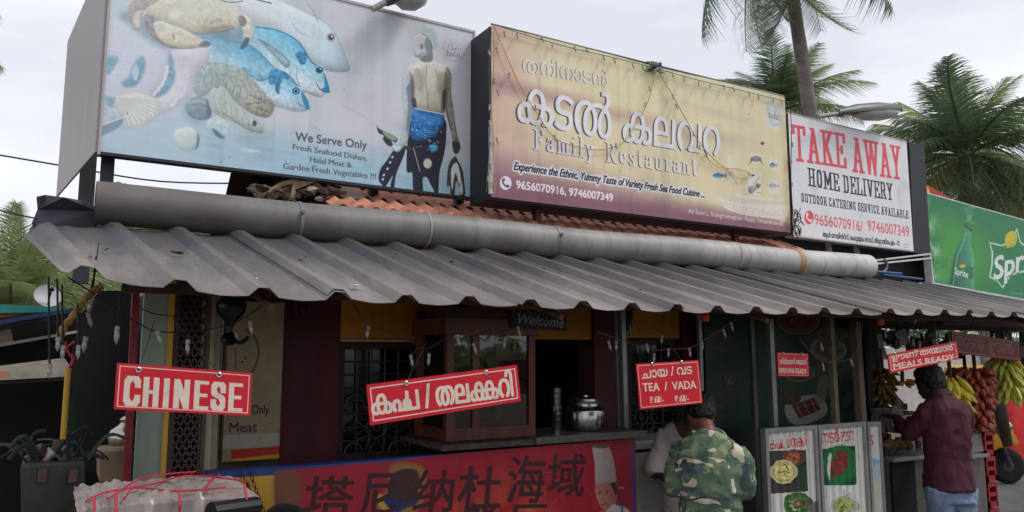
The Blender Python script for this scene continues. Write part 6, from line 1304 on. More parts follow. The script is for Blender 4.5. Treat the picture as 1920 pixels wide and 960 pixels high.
hand_bunch('dull banana bunch in shade at the left of the stall, lower', at(1650, 722, Y=4.25), M_dban, 3, 9, .15, .02, .06, .5, 8)
hand_bunch('small orange banana cluster just left of the mans head', at(1691, 712, Y=4.3), mat('orange_banana', (196,130,48), .5), 1, 7, .12, .02, .05, .8, 9)
# stall furniture
stl = thing('fruit_stall', 'dark roofed fruit stall beside the menu boards, its beams cluttered with bags', 'stall', Vector((wx(1650, 4), 4.0, .06)))
xs0, xs1 = wx(1648, 4.4), wx(1830, 4.4)
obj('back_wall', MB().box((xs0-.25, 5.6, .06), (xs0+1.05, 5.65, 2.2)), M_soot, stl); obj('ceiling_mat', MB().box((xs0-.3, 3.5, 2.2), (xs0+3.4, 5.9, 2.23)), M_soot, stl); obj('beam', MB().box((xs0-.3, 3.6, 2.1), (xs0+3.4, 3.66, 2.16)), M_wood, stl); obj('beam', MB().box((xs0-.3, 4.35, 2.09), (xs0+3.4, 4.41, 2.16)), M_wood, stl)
tz = wz(1700, 852, 3.85); obj('table_top', MB().box((wx(1655,3.8), 3.75, tz-.03), (wx(1750,3.8)+.15, 4.4, tz)), M_alu, stl, bevel=.004); obj('table_front', MB().box((wx(1657,3.8), 3.78, .06), (wx(1700,3.8), 3.8, tz-.031)), M_soot, stl); obj('table_front', MB().box((wx(1700,3.8)+.002, 3.8, .06), (wx(1750,3.8)+.15, 3.82, tz-.031)), mat('grimy_panel', (86,84,76), .6, var=.3), stl)
rs = random.Random(21); PAL = [(120,40,50),(60,40,44),(150,140,130),(90,60,40),(40,50,40),(120,100,70),(50,50,60),(80,30,40)]
for i in range(46):
    z_ = tz+ (0 if i < 24 else .16 if i < 36 else .3); px_ = rs.uniform(1650, 1722); p = at(px_, 800, Y=rs.uniform(3.95, 4.3)); s_ = (rs.uniform(.03,.07), rs.uniform(.02,.05), rs.uniform(.04,.12)); col = PAL[i % 8]
    if i % 3 == 0: o = obj('jar', MB().lathe([(s_[0]*.6,0),(s_[0]*.65,s_[2]),(s_[0]*.4,s_[2]*1.2)], (p.x, p.y, z_), 10), mat('ware_%d_%d_%d' % col, col, .4), stl, smooth=True)
    else: o = obj('packet', MB().box((p.x-s_[0]/2, p.y, z_), (p.x+s_[0]/2, p.y+s_[1], z_+s_[2])), mat('ware_%d_%d_%d' % col, col, .5, var=.3, scale=20), stl, bevel=.005)
for k in (1, 2): obj('rack_shelf', MB().box((wx(1650,4.1), 3.95, tz+(.15 if k == 1 else .29)), (wx(1722,4.1), 4.35, tz+(.157 if k == 1 else .297))), M_wood, stl)
np_ = thing('newspaper_stack', 'stack of folded newspapers on the stall rack beside the mans hand', 'newspapers', at(1684, 798, Y=3.9))
for i in range(9): a = at(1684, 800, Y=3.88); q = Vector((a.x, 3.88, a.z+i*.016)); obj('newspaper', MB().box((q.x-.08+rs.uniform(-.01,.01), 3.88+rs.uniform(-.01,.01), q.z), (q.x+.07, 4.06, q.z+.009)), mat('newsprint', (150,146,142), .8, var=.3, scale=40), np_)
NL = ['at the far left end, low', 'second from the left, high', 'third from the left, low', 'in the middle of the row', 'third from the right, low', 'second from the right, high', 'at the right end nearest the man']
for i in range(7):
    p = at(1662+i*7, 835-4*(i % 2), Y=3.82); o = obj('coconut', MB().ball(p, (.035,.035,.04), 10, 8), mat('brown_coconut', (112,84,58), .8, var=.3, scale=30), None, smooth=True); tag(o, 'small brown husked nut on the stall table front, '+NL[i], 'coconut', 'husked nuts on the stall table')
for i in range(34):
    px_ = 1645+i*8.2; py_ = rs.uniform(612, 650); Y_ = rs.uniform(3.6, 4.4) if px_ < 1765 else rs.uniform(3.95, 4.4); p = at(px_, py_, Y=Y_); h_ = rs.uniform(.05,.14); w2 = rs.uniform(.03,.07); col = rs.choice([(36,34,34),(50,46,42),(70,64,58),(44,40,46),(60,36,36),(84,78,70)])
    mb = MB().box((-w2, -.015, -h_), (w2, .015, 0)); mb.v = [tuple(Vector(v)+mnoise.noise_vector(Vector(v)*11+p)*.03) for v in mb.v]; mb.tube([(0,0,0), (0,0,2.16-p.z)], .003, 4)
    o = obj('hanging_bag', mb, mat('bag_%d_%d_%d' % col, col, .4, var=.3, scale=12), stl, bevel=0, local=True); o.location = p-wloc(stl); o.rotation_euler = (0, rs.uniform(-.3,.3), rs.uniform(-1,1))
rsn = [at(*p, Y=3.72) for p in ((1777,617),(1910,640),(1908,674),(1785,661))]; U_ = ((rsn[1]-rsn[0])+(rsn[2]-rsn[3]))/2; V_ = Vector((0,0,((rsn[0]-rsn[3]).z+(rsn[1]-rsn[2]).z)/2)); A = Art(rsn[3], U_, V_, 600, (112,18,28)); q = [(8,8),(A.W-8,8),(A.W-8,A.H-8),(8,A.H-8),(8,8)]; A.line(q, 4, (170,90,90), raw=True, spline=False)
A.text('നാടൻ  ഊണ്', (1792,648), (1900,664), 20, (128,84,78), dil=(2,2), cap_u=.6); A.grain(.1, 5, 5)
rs_ = thing('stall_sign', 'dark red shaded sign with Malayalam lettering hanging above the bananas', 'sign', rsn[3]); print_sheet('print', A, print_mat('stall_sign_print', A, .5, .9), rs_, off=.003); obj('board', MB().prism([rsn[3], rsn[3]+U_, rsn[3]+U_+V_, rsn[3]+V_], (0, .01, 0)), M_wood, rs_)
# steel counter, showcase, red crate
sc_ = thing('steel_counter', 'grey sheet metal counter right of the maroon shirted man', 'counter', Vector((wx(1822,3.8), 3.8, .06))); zc = wz(1825, 852, 3.8)
obj('front_panel', MB().box((wx(1780,3.8,900), 3.8, .1), (wx(1848,3.8,900), 3.83, zc-.03)), mat('dull_grey_sheet', (112,106,98), .45, metal=.3, var=.25, scale=5, streak=True), sc_); obj('top', MB().box((wx(1780,3.8,900)-.02, 3.76, zc-.028), (wx(1848,3.8,900)+.01, 4.3, zc)), M_alu, sc_, bevel=.004); obj('side_panel', MB().box((wx(1848,3.8,900)-.03, 3.832, .1), (wx(1848,3.8,900), 4.28, zc-.03)), M_cement, sc_)
M_pl = bpy.data.materials.new('scratched_clear_plastic'); M_pl.use_nodes = True; b_ = M_pl.node_tree.nodes['Principled BSDF']; b_.inputs['Transmission Weight'].default_value = .75; b_.inputs['Roughness'].default_value = .25; b_.inputs['Base Color'].default_value = (.8,.8,.78,1); b_.inputs['IOR'].default_value = 1.2
sw = thing('clear_showcase', 'sloping scratched plastic showcase standing on the grey metal counter', 'showcase', Vector((wx(1825,3.9), 3.9, zc+.002))); xA, xB = wx(1795,3.86,830), wx(1850,3.86,830)
z2 = wz(1825, 800, 3.9); obj('hood', MB().loft([[Vector((x, 3.86, zc+.003)), Vector((x, 4.25, zc+.003)), Vector((x, 4.25, z2+.05)), Vector((x, 4.05, z2+.05)), Vector((x, 3.88, z2-.06))] for x in (xA, xB)]), M_pl, sw)
for i in range(8): q = Vector((xA+.05+i*.035, 4.0+.04*(i % 2), zc+.006)); obj('sweet', MB().box(q, q+Vector((.028,.03,.05+.03*(i % 3)))), [M_yel, M_redp, M_white][i % 3], sw)
cr_ = thing('red_crate', 'tall stack of red plastic crate sides beside the grey metal counter', 'crate', Vector((wx(1860,3.8), 3.85, .06))); M_rc = mat('red_plastic', (150,36,42), .4, var=.1)
x0, x1 = wx(1852,3.85,900), wx(1869,3.85,900)
for j in range(5):
    zA = .1+j*.22
    for a, b in (((x0,3.85,zA),(x0+.02,4.05,zA+.2)), ((x1-.02,3.85,zA),(x1,4.05,zA+.2)), ((x0,3.85,zA),(x1,3.87,zA+.045)), ((x0,3.852,zA+.09),(x1,3.87,zA+.12)), ((x0,3.848,zA+.17),(x1,3.87,zA+.205))): obj('crate_slat', MB().box(a, b), M_rc, cr_)
# rolled mat, red tarp, pale wall, auto rickshaw
o = obj('rolled_mat', MB().tube([at(1858, 690, Y=4.7), at(1864, 730, Y=4.7), at(1890, 835, Y=4.7)], [.085,.085,.05], 14), mat('grey_brown_mat', (92,78,68), .7, var=.2, streak=True)); o.data.shade_smooth() if hasattr(o.data, 'shade_smooth') else None; tag(o, 'leaning grey brown rolled mat behind the red bananas', 'rolled mat')
tp = MB(); n = 16; Pp = [[at(1862+i*8, 676 if i > 2 else 700, Y=6.9)+Vector((0, .05*math.sin(i*1.3), 0)) for i in range(n)]]; B_ = [Vector((p.x, p.y+.06*math.sin(i*1.9), .02)) for i, p in enumerate(Pp[0])]; M_ = [p.lerp(b, .45)+Vector((0, -.05+.04*math.sin(i*2.3), 0)) for i, (p, b) in enumerate(zip(Pp[0], B_))]
tp.loft([Pp[0], M_, B_], closed=False); o = obj('red_tarp', tp, mat('red_tarpaulin', (206,34,40), .45, var=.15, scale=3, bump=.4, bscale=5), None, smooth=True); tag(o, 'bright red hanging tarpaulin at the right edge behind the yellow vehicle', 'tarpaulin')
pw = obj('pale_compound_wall', MB().prism([at(1560, 720, D=22).xy.to_3d(), at(2150, 720, D=26).xy.to_3d(), at(2150, 720, D=26).xy.to_3d()+Vector((0,0,2.0)), at(1560, 720, D=22).xy.to_3d()+Vector((0,0,2.0))], (.1,.2,0)), mat('pale_wall_paint', (214,208,200), .7, var=.1)); tag(pw, 'pale compound wall far behind the banana stall', 'wall')
D_ = 11.1; ar = thing('auto_rickshaw', 'yellow auto rickshaw front with black wheel, behind the crates at lower right', 'vehicle', at(1886, 905, D=D_).xy.to_3d()); wcn = at(1887, 872, D=D_); M_ary = mat('auto_yellow', (216,156,30), .35, var=.1, coat=.4); dv = rt.copy(); nv_ = Vector((fw.x, fw.y, 0)).normalized()
rw = .25; wcn.z = .25; obj('tyre', MB().lathe([(rw*.62,-.05),(rw*.9,-.055),(rw,-.03),(rw,.03),(rw*.9,.055),(rw*.62,.05)], wcn, 32, nv_), mat('tyre_rubber', (34,33,32), .85, bump=.3), ar, smooth=True); obj('rim', MB().lathe([(rw*.2,-.06),(rw*.3,-.05),(rw*.58,-.04),(rw*.63,-.05),(rw*.63,.05),(rw*.2,.06)], wcn, 24, nv_), mat('grey_rim', (92,92,92), .5, metal=.4), ar, smooth=True)
def cpx(pts, D2): return [at(x, y, D=D2) for x, y in pts]
obj('mudguard', MB().prism(cpx([(1852,846),(1856,828),(1868,812),(1886,806),(1902,812),(1912,828),(1913,836),(1890,838),(1872,842),(1858,852)], D_-.14), nv_*.28), M_ary, ar, bevel=.03, smooth=True)
obj('body', MB().prism(cpx([(1846,840),(1850,770),(1862,756),(1895,790),(1905,812),(1880,815),(1862,830),(1854,846)], D_-.1), nv_*1.1), M_ary, ar, bevel=.04, smooth=True); obj('cabin', MB().prism(cpx([(1840,838),(1834,690),(1852,684),(1878,762),(1850,800)], D_+.02), nv_*.9), M_ary, ar, bevel=.02)
obj('fork', MB().tube([at(1866, 800, D=D_-.12), wcn-nv_*.1], .03, 8), M_post, ar); obj('handle', MB().tube([at(1858, 760, D=D_-.1), at(1880, 752, D=D_-.2)], .02, 6), M_bk, ar); obj('headlight', MB().lathe([(.05,-.02),(.06,.03),(.04,.05)], at(1889, 800, D=D_-.18), 16, -nv_), M_steel, ar, smooth=True)

# ---- dry leaves on the awning
M_dl = mat('dry_leaf', (124, 92, 58), .8, var=.3); rs = random.Random(77)
WH = ['nearest the left end','under the board posts','left of the pipe joint','below the dark seam','near the second sheet seam','above the power socket','above the glass cabinet','above the steel pot','over the tea sign','over the green banner','over the menu boards','over the stall']
for i in range(12):
    x = .25+i*.5+rs.uniform(-.1,.1); f = rs.uniform(.3,.85); l = rs.uniform(.025,.05); mb = MB().add([(-l,0,0),(-l*.3,l*.35,.006),(l*.5,l*.3,.002),(l,0,.01),(l*.4,-l*.3,.004),(-l*.4,-l*.28,0)], [(0,1,2,3,4,5)]); k_ = round((x-rib0)/PIT-.5); xx_ = rib0+(k_+.5)*PIT
    o = obj('dry_leaf', mb, M_dl); o.location = (xx_+SK*f, YE+(YT-YE)*f, edge_z(xx_)*(1-f)+ZT*f+.012); o.rotation_euler = (.28, 0, rs.uniform(0,6)); tag(o, 'small dry brown leaf lying on the awning '+WH[i], 'leaf', 'dry leaves on the awning')
# ================================================================== PEOPLE
def remesh(mb, name, m, vox=.011, it=5, fold=0, fs=9, seed=0, fdir=None):
    me = mb.mesh(name); o = bpy.data.objects.new(name, me); COL.objects.link(o)
    md_ = o.modifiers.new('r', 'REMESH'); md_.mode = 'VOXEL'; md_.voxel_size = vox; s_ = o.modifiers.new('s', 'SMOOTH'); s_.factor = .6; s_.iterations = it
    bpy.context.view_layer.update(); r_ = bpy.data.meshes.new_from_object(o.evaluated_get(bpy.context.evaluated_depsgraph_get()))
    bpy.data.objects.remove(o); bpy.data.meshes.remove(me)
    if fold:
        n = len(r_.vertices); co = np.zeros(n*3); no = np.zeros(n*3); r_.vertices.foreach_get('co', co); r_.vertices.foreach_get('normal', no); co = co.reshape(-1, 3); no = no.reshape(-1, 3)
        for i in range(n):
            p = co[i]; q = Vector((p[0]*fs, p[1]*fs, p[2]*fs*.45))+Vector((seed, 0, 0)); a = mnoise.noise(q); b = mnoise.noise(Vector((p[0]*fs*.8+p[2]*fs, p[1]*fs*.8, p[2]*fs*.8-p[0]*fs*.6)))
            c_ = mnoise.noise(Vector((p[0]*fs*2.6, p[1]*fs*2.6, p[2]*fs*1.3)))
            co[i] = p+no[i]*fold*((1-abs(a)*2.6)*.7+(1-abs(b)*3.0)*.6+(1-abs(c_)*3)*.28)
        r_.vertices.foreach_set('co', co.ravel())
    r_.name = name; r_.materials.clear(); r_.materials.append(m)
    for p in r_.polygons: p.use_smooth = True
    r_.update(); return r_
def ring(c, a, b, n=20, tilt=(0, 0), pw=2.4, yaw=0):
    c = Vector(c); out = []; cy, sy = math.cos(yaw), math.sin(yaw)
    for k in range(n):
        q = 2*math.pi*k/n; cx, sx = math.cos(q), math.sin(q); x = a*math.copysign(abs(cx)**(2/pw), cx); y = b*math.copysign(abs(sx)**(2/pw), sx)
        out.append(c+Vector((x*cy-y*sy, x*sy+y*cy, x*tilt[0]+y*tilt[1])))
    return out
def limb(mb, pts, rs, n=12):
    P = [Vector(p) for p in pts]; mb.tube(P, rs, n)
    for p, r_ in zip(P, rs): mb.ball(p, r_*.98, 10, 7)
def hand(mb, wrist, d, up_, curl=.6, s=1, side=1):
    """palm, four bent fingers and a thumb leaving the side of the palm"""
    wv, d, u = Vector(wrist), Vector(d).normalized(), Vector(up_); u = (u-d*u.dot(d)).normalized(); l = d.cross(u)*side
    pc_ = wv+d*.045*s; mb.loft([[pc_+d*t*s+l*x*s*k+u*y*s for x, y in ((-.036,-.006),(-.03,-.014),(.03,-.014),(.036,-.006),(.036,.006),(.03,.012),(-.03,.012),(-.036,.006))] for t, k in ((-.045,.7),(-.02,.9),(.02,1.08),(.047,1.06))])
    for i, (o_, L_) in enumerate(((-.029,.068),(-.01,.078),(.01,.073),(.028,.058))):
        b = pc_+d*.043*s+l*o_*s; P = [b]; dd = d+l*o_*1.2; rr = [.0085*s]
        for j in range(3): dd = (dd-u*curl*(.5+.28*j)).normalized(); b = b+dd*L_*s*(.45,.32,.25)[j]; P.append(b); rr.append((.0082,.0074,.006)[j]*s)
        limb(mb, P, rr, 8)
    b = pc_-l*.03*s-d*.02*s; dd = (d*.55-l*.8-u*.2).normalized(); P = [b, b+dd*.03*s]; dd = (d*.85-l*.3-u*.5*curl).normalized(); P += [P[-1]+dd*.028*s, P[-1]+dd*.052*s]; limb(mb, P, [.012*s,.0105*s,.009*s,.0075*s], 8)
def head(mb, c, f, up_, s=1):
    """f = way the face looks"""
    f = Vector(f).normalized(); u = Vector(up_); u = (u-f*u.dot(f)).normalized(); l = u.cross(f); c = Vector(c)
    def W(x, y, z): return c+(l*x+f*y+u*z)*s
    rings_ = []
    for z, a, b, yo in ((.115,.02,.03,-.01),(.108,.045,.06,-.01),(.09,.062,.082,-.008),(.06,.073,.094,-.005),(.02,.076,.098,-.003),(-.02,.073,.094,0),(-.05,.066,.085,.006),(-.075,.055,.072,.016),(-.1,.04,.052,.03),(-.115,.022,.03,.042)):
        rings_.append([W(a*math.cos(2*math.pi*k/20), yo+b*math.sin(2*math.pi*k/20), z) for k in range(20)])
    mb.loft(rings_)
    mb.loft([[W(x*1, .088+y, z) for x, y in ((-.006*k,0),(0,d_),(.006*k,0),(0,-.03))] for z, k, d_ in ((.018,.8,.002),(-.01,1.2,.016),(-.028,2.4,.026),(-.036,2.2,.01))])
    for q in (-1, 1):
        mb.ball(W(q*.076,-.004,-.005), (.008*s,.018*s,.03*s), 8, 6); mb.ball(W(q*.03,.082,.012), .0105*s, 8, 6); mb.ball(W(q*.032,.082,.028), (.02*s,.012*s,.007*s), 8, 5)
    mb.ball(W(0,.09,-.06), (.022*s,.01*s,.006*s), 8, 5); mb.ball(W(0,.089,-.07), (.018*s,.011*s,.006*s), 8, 5)
    return W
def hair_mesh(mb, W, s=1, back=-.06, thick=1.0):
    rings_ = []
    for z, a, b, yo in ((.126,.02,.03,-.014),(.12,.055,.066,-.016),(.1,.074,.09,-.016),(.065,.083,.098,-.018),(.03,.084,.092,-.026),(-.01,.08,.076,-.042),(back,.066,.056,-.052),(back-.025,.05,.036,-.056)):
        rings_.append([W(a*thick*math.cos(2*math.pi*k/20), yo+b*thick*math.sin(2*math.pi*k/20), z) for k in range(20)])
    mb.loft(rings_)
def skin_m(n, c): return mat(n, c, .5, var=.1, scale=12, bump=.08, spec=.4)
M_hair = mat('black_hair', (16,14,13), .55, var=.3, scale=60, bump=.6, bscale=140)
def camo_mat():
    m = bpy.data.materials.new('camouflage_cotton'); m.use_nodes = True; N = m.node_tree.nodes; L = m.node_tree.links; b = N['Principled BSDF']; b.inputs['Roughness'].default_value = .85
    t = N.new('ShaderNodeTexCoord'); cur = None
    base = (92,112,90)
    for i, (c, sc_, th, off, st) in enumerate((((132,144,104), 7.5, .56, 0, .8), ((74,86,92), 9.0, .57, 7, .7), ((66,92,74), 7, .6, 15, 1.1), ((196,186,164), 7.2, .60, 40, .85), ((46,54,50), 11, .67, 31, .5))):
        mp = N.new('ShaderNodeMapping'); mp.inputs['Location'].default_value = (off, off*.7, off*.3); mp.inputs['Scale'].default_value = (st, st, 1.25)
        n = N.new('ShaderNodeTexNoise'); n.inputs['Scale'].default_value = sc_; n.inputs['Detail'].default_value = 2.5; n.inputs['Roughness'].default_value = .45; n.inputs['Distortion'].default_value = 1.1
        r = N.new('ShaderNodeMapRange'); r.inputs[1].default_value = th; r.inputs[2].default_value = th+.008; mx = N.new('ShaderNodeMix'); mx.data_type = 'RGBA'
        L.new(t.outputs['Object'], mp.inputs[0]); L.new(mp.outputs[0], n.inputs['Vector']); L.new(n.outputs[0], r.inputs[0]); L.new(r.outputs[0], mx.inputs[0])
        if cur is None: mx.inputs[6].default_value = (*lin(base), 1)
        else: L.new(cur, mx.inputs[6])
        mx.inputs[7].default_value = (*lin(c), 1); cur = mx.outputs[2]
    L.new(cur, b.inputs['Base Color']); return m
def place_person(label, loc, az):
    t = thing('person', label, 'person', loc); t.rotation_euler = (0, 0, -az); return t
def put(name, me, par, label=None):
    o = bpy.data.objects.new(name, me); COL.objects.link(o); o.parent = par
    if label: o['label'] = label
    return o
# ---- man in the camouflage shirt, seen from behind
p0 = at(1325, 700, Y=3.45); P1 = place_person('man in a loose green camouflage shirt seen from behind, head bowed under the tea sign', Vector((p0.x, 3.45, .1)), R(40))
zs_ = wz(1325, 815, 3.45)-.1; k = (zs_)/1.38
mb = MB(); Wh = head(mb, (-.035,.13,zs_+.10), (-.3,1,-1.0), (0,.8,1)); limb(mb, [(0,-.005,zs_-.08),(-.005,.03,zs_+.01),(-.02,.08,zs_+.06)], [.075,.06,.056])
mb.loft([ring((0,0,z*zs_),a,b) for z, a, b in ((.52,.15,.11),(.6,.16,.12),(.7,.14,.105),(.85,.14,.1),(.93,.13,.085),(1.0,.06,.055))])
for q in (-1, 1):
    limb(mb, [(q*.12,0,zs_-.09),(q*.205,-.01,zs_-.33),(q*.12,.24,zs_-.29)], [.04,.042,.03]); hand(mb, (q*.12,.24,zs_-.29), (-q*.35,1,.1), (0,0,1), .7, 1, q)
    limb(mb, [(q*.09,0,.76),(q*.1,.01,.43),(q*.1,-.01,.09)], [.085,.058,.042]); limb(mb, [(q*.1,-.03,.05),(q*.11,.08,.035),(q*.12,.15,.03)], [.045,.04,.028])
S1 = skin_m('brown_skin', (124,82,64)); put('body', remesh(mb, 'body', S1, .0075, 4), P1)
mb = MB(); hair_mesh(mb, Wh, back=-.04); put('hair', remesh(mb, 'hair', M_hair, .006, 1, fold=.006, fs=38), P1)
mb = MB(); zz = zs_
mb.loft([ring((0,.0,zz-.62),.178,.135), ring((0,-.005,zz-.5),.176,.135), ring((0,-.01,zz-.35),.17,.132), ring((0,-.015,zz-.2),.185,.13), ring((0,-.012,zz-.1),.19,.12), ring((0,-.004,zz-.05),.17,.1), ring((0,.005,zz-.005),.1,.08), ring((0,.012,zz+.025),.068,.065)])
for q in (-1, 1): mb.tube([(q*.145,-.005,zz-.09),(q*.185,-.008,zz-.16),(q*.2,-.01,zz-.28),(q*.2,.02,zz-.34)], [.066,.066,.062,.066], 16)
put('shirt', remesh(mb, 'shirt', camo_mat(), .0095, 6, fold=.013, fs=9, seed=3), P1)
mb = MB(); mb.loft([ring((0,.008,zz+.012),.078,.07), ring((0,.014,zz+.032),.07,.063), ring((0,.014,zz+.033),.065,.058), ring((0,.008,zz+.01),.072,.064)], caps=False); put('collar', mb.mesh('collar', mat('dull_green_rib', (70,84,64), .9), smooth=True), P1)
mb = MB()
for q in (-1, 1): mb.tube([(q*.09,0,.8),(q*.1,.01,.45),(q*.105,-.01,.1)], [.11,.085,.075], 16)
mb.loft([ring((0,0,.74),.16,.12), ring((0,0,.95),.165,.125)]); put('trousers', remesh(mb, 'trousers', mat('dark_trousers', (40,42,50), .85), .014, 4, fold=.006), P1)
# ---- man in the white shirt, facing us, head down
p0 = at(1288, 700, Y=3.98); P2 = place_person('man in a white shirt leaning with bowed head behind the camouflage man', Vector((p0.x, 3.98, .06)), R(222)); zs_ = wz(1288, 792, 3.98)-.06
mb = MB(); Wh = head(mb, (.02,.2,zs_+.03), (.05,.75,-.9), (0,.8,.7)); limb(mb, [(0,.0,zs_-.08),(0,.08,zs_-.01),(0.01,.15,zs_+.02)], [.075,.062,.058])
mb.loft([ring((0,-.14+.14*z,z*zs_),a,b) for z, a, b in ((.52,.15,.11),(.62,.16,.12),(.72,.14,.105),(.86,.14,.1),(.93,.13,.085),(1.0,.06,.055))])
for q in (-1, 1):
    limb(mb, [(q*.12,0,zs_-.09),(q*.225,.04,zs_-.34),(q*.1,.22,zs_-.36)], [.04,.041,.03]); hand(mb, (q*.1,.22,zs_-.36), (-q*.5,1,-.1), (0,0,1), .8, 1, q)
    limb(mb, [(q*.09,-.07,.74),(q*.1,-.04,.42),(q*.1,-.06,.08)], [.085,.058,.042]); limb(mb, [(q*.1,-.07,.05),(q*.11,.03,.035),(q*.12,.1,.03)], [.045,.04,.028])
put('body', remesh(mb, 'body', skin_m('dark_brown_skin', (84,54,44)), .0075, 4), P2)
mb = MB(); hair_mesh(mb, Wh, back=-.04); put('hair', remesh(mb, 'hair', M_hair, .006, 1, fold=.006, fs=38), P2)
mb = MB(); zz = zs_
mb.loft([ring((0,-.06,zz-.6),.17,.13), ring((0,-.04,zz-.4),.17,.13), ring((0,-.02,zz-.2),.175,.13), ring((0,-.01,zz-.1),.18,.118), ring((0,.01,zz-.04),.15,.1), ring((0,.04,zz+.0),.11,.085), ring((0,.06,zz+.02),.078,.072)])
for q in (-1, 1): mb.tube([(q*.135,0,zz-.08),(q*.18,.01,zz-.15),(q*.225,.04,zz-.3),(q*.228,.06,zz-.34)], [.062,.062,.062,.068], 16)
M_ws = mat('white_cotton', (200,190,184), .85, var=.06); put('shirt', remesh(mb, 'shirt', M_ws, .0095, 6, fold=.011, fs=8, seed=9), P2)
mb = MB()
for q in (-1, 1): mb.add([(0,.1,zz+.02),(q*.07,.1,zz+.035),(q*.085,.14,zz-.01),(q*.03,.15,zz-.05),(0,.095,zz+.014),(q*.07,.094,zz+.029),(q*.085,.134,zz-.016),(q*.03,.144,zz-.056)], [(0,1,2,3),(4,7,6,5),(0,3,7,4),(2,6,7,3),(1,5,6,2),(0,4,5,1)])
put('collar', mb.mesh('collar', M_ws), P2)
mb = MB(); mb.loft([ring((0,-.05,.2),.2,.15), ring((0,-.05,.6),.18,.14), ring((0,-.06,.88),.165,.125)]); put('wrap_cloth', remesh(mb, 'wrap_cloth', mat('pale_wrap_cloth', (150,130,128), .85), .014, 4, fold=.008), P2)
# ---- man in the maroon shirt at the fruit stall
p0 = at(1766, 700, Y=3.45); P3 = place_person('man in a maroon long sleeved shirt and pale jeans standing at the fruit stall', Vector((p0.x, 3.45, .1)), R(24)); zs_ = wz(1750, 745, 3.45)-.1; hh = wz(1728, 688, 3.45)-.1
mb = MB(); Wh = head(mb, (-.05,.09,hh-.125), (-.45,1,-.25), (-.05,.15,1)); limb(mb, [(0,.0,zs_-.08),(-.01,.03,zs_+.02),(-.04,.07,hh-.18)], [.078,.062,.06])
wz_ = wz(1760, 912, 3.45)-.1
mb.loft([ring((0,0,z),a,b) for z, a, b in ((wz_-.06,.15,.11),(wz_+.05,.16,.12),(wz_+.18,.145,.105),(zs_-.2,.135,.1),(zs_-.1,.125,.085),(zs_,.06,.055))])
E3 = {-1: ((-.215,.1,zs_-.28), (-.17,.36,zs_-.18)), 1: ((.19,.06,zs_-.3), (.09,.31,zs_-.3))}
for q in (-1, 1):
    e_, h_ = E3[q]; limb(mb, [(q*.12,0,zs_-.09), e_, h_], [.04,.04,.03]); hand(mb, h_, (-.25,1,.15), (0,0,1), .6, 1, q)
    limb(mb, [(q*.09,0,wz_-.04),(q*.1,.01,.44),(q*.1,-.01,.09)], [.09,.06,.045]); limb(mb, [(q*.1,-.03,.05),(q*.11,.08,.035),(q*.12,.16,.03)], [.048,.043,.03])
put('body', remesh(mb, 'body', skin_m('deep_brown_skin', (70,44,36)), .0075, 4), P3)
mb = MB(); hair_mesh(mb, Wh, back=-.05, thick=1.06); put('hair', remesh(mb, 'hair', M_hair, .006, 1, fold=.006, fs=34), P3)
mb = MB(); zz = zs_
mb.loft([ring((0,-.005,wz_-.03),.178,.14), ring((0,0,wz_+.05),.172,.135), ring((0,.0,wz_+.18),.155,.122), ring((0,-.008,zz-.25),.162,.125), ring((0,-.012,zz-.12),.166,.118), ring((0,-.004,zz-.055),.145,.1), ring((0,.005,zz-.01),.095,.078), ring((-.01,.02,zz+.03),.072,.068)])
for q in (-1, 1): e_, h_ = E3[q]; mb.tube([(q*.12,0,zz-.08),(q*.155,.0,zz-.13), Vector((q*.16,0,zz-.1)).lerp(Vector(e_), .75), e_, Vector(e_).lerp(Vector(h_), .3), Vector(e_).lerp(Vector(h_), .88)], [.062,.062,.058,.057,.05,.04], 16)
M_ms = mat('maroon_cotton', (72,26,38), .8, var=.1, scale=20); put('shirt', remesh(mb, 'shirt', M_ms, .0095, 6, fold=.010, fs=8, seed=5), P3)
mb = MB(); mb.loft([ring((-.01,.018,zz+.01),.08,.076,tilt=(0,-.2)), ring((-.014,.024,zz+.05),.068,.065,tilt=(0,-.2)), ring((-.014,.024,zz+.052),.062,.06,tilt=(0,-.2)), ring((-.01,.018,zz+.01),.074,.07,tilt=(0,-.2))], caps=False); put('collar', mb.mesh('collar', mat('maroon_collar', (66,44,56), .8), smooth=True), P3)
mb = MB()
for q in (-1, 1): mb.tube([(q*.085,-.01,wz_-.02),(q*.095,0,.5),(q*.1,-.01,.12)], [.105,.08,.07], 16)
mb.loft([ring((0,-.01,wz_-.12),.165,.128), ring((0,0,wz_+.03),.155,.115)]); put('jeans', remesh(mb, 'jeans', mat('pale_blue_denim', (124,140,166), .85, var=.2, scale=8, c2=(84,100,130)), .011, 4, fold=.007, fs=12), P3)
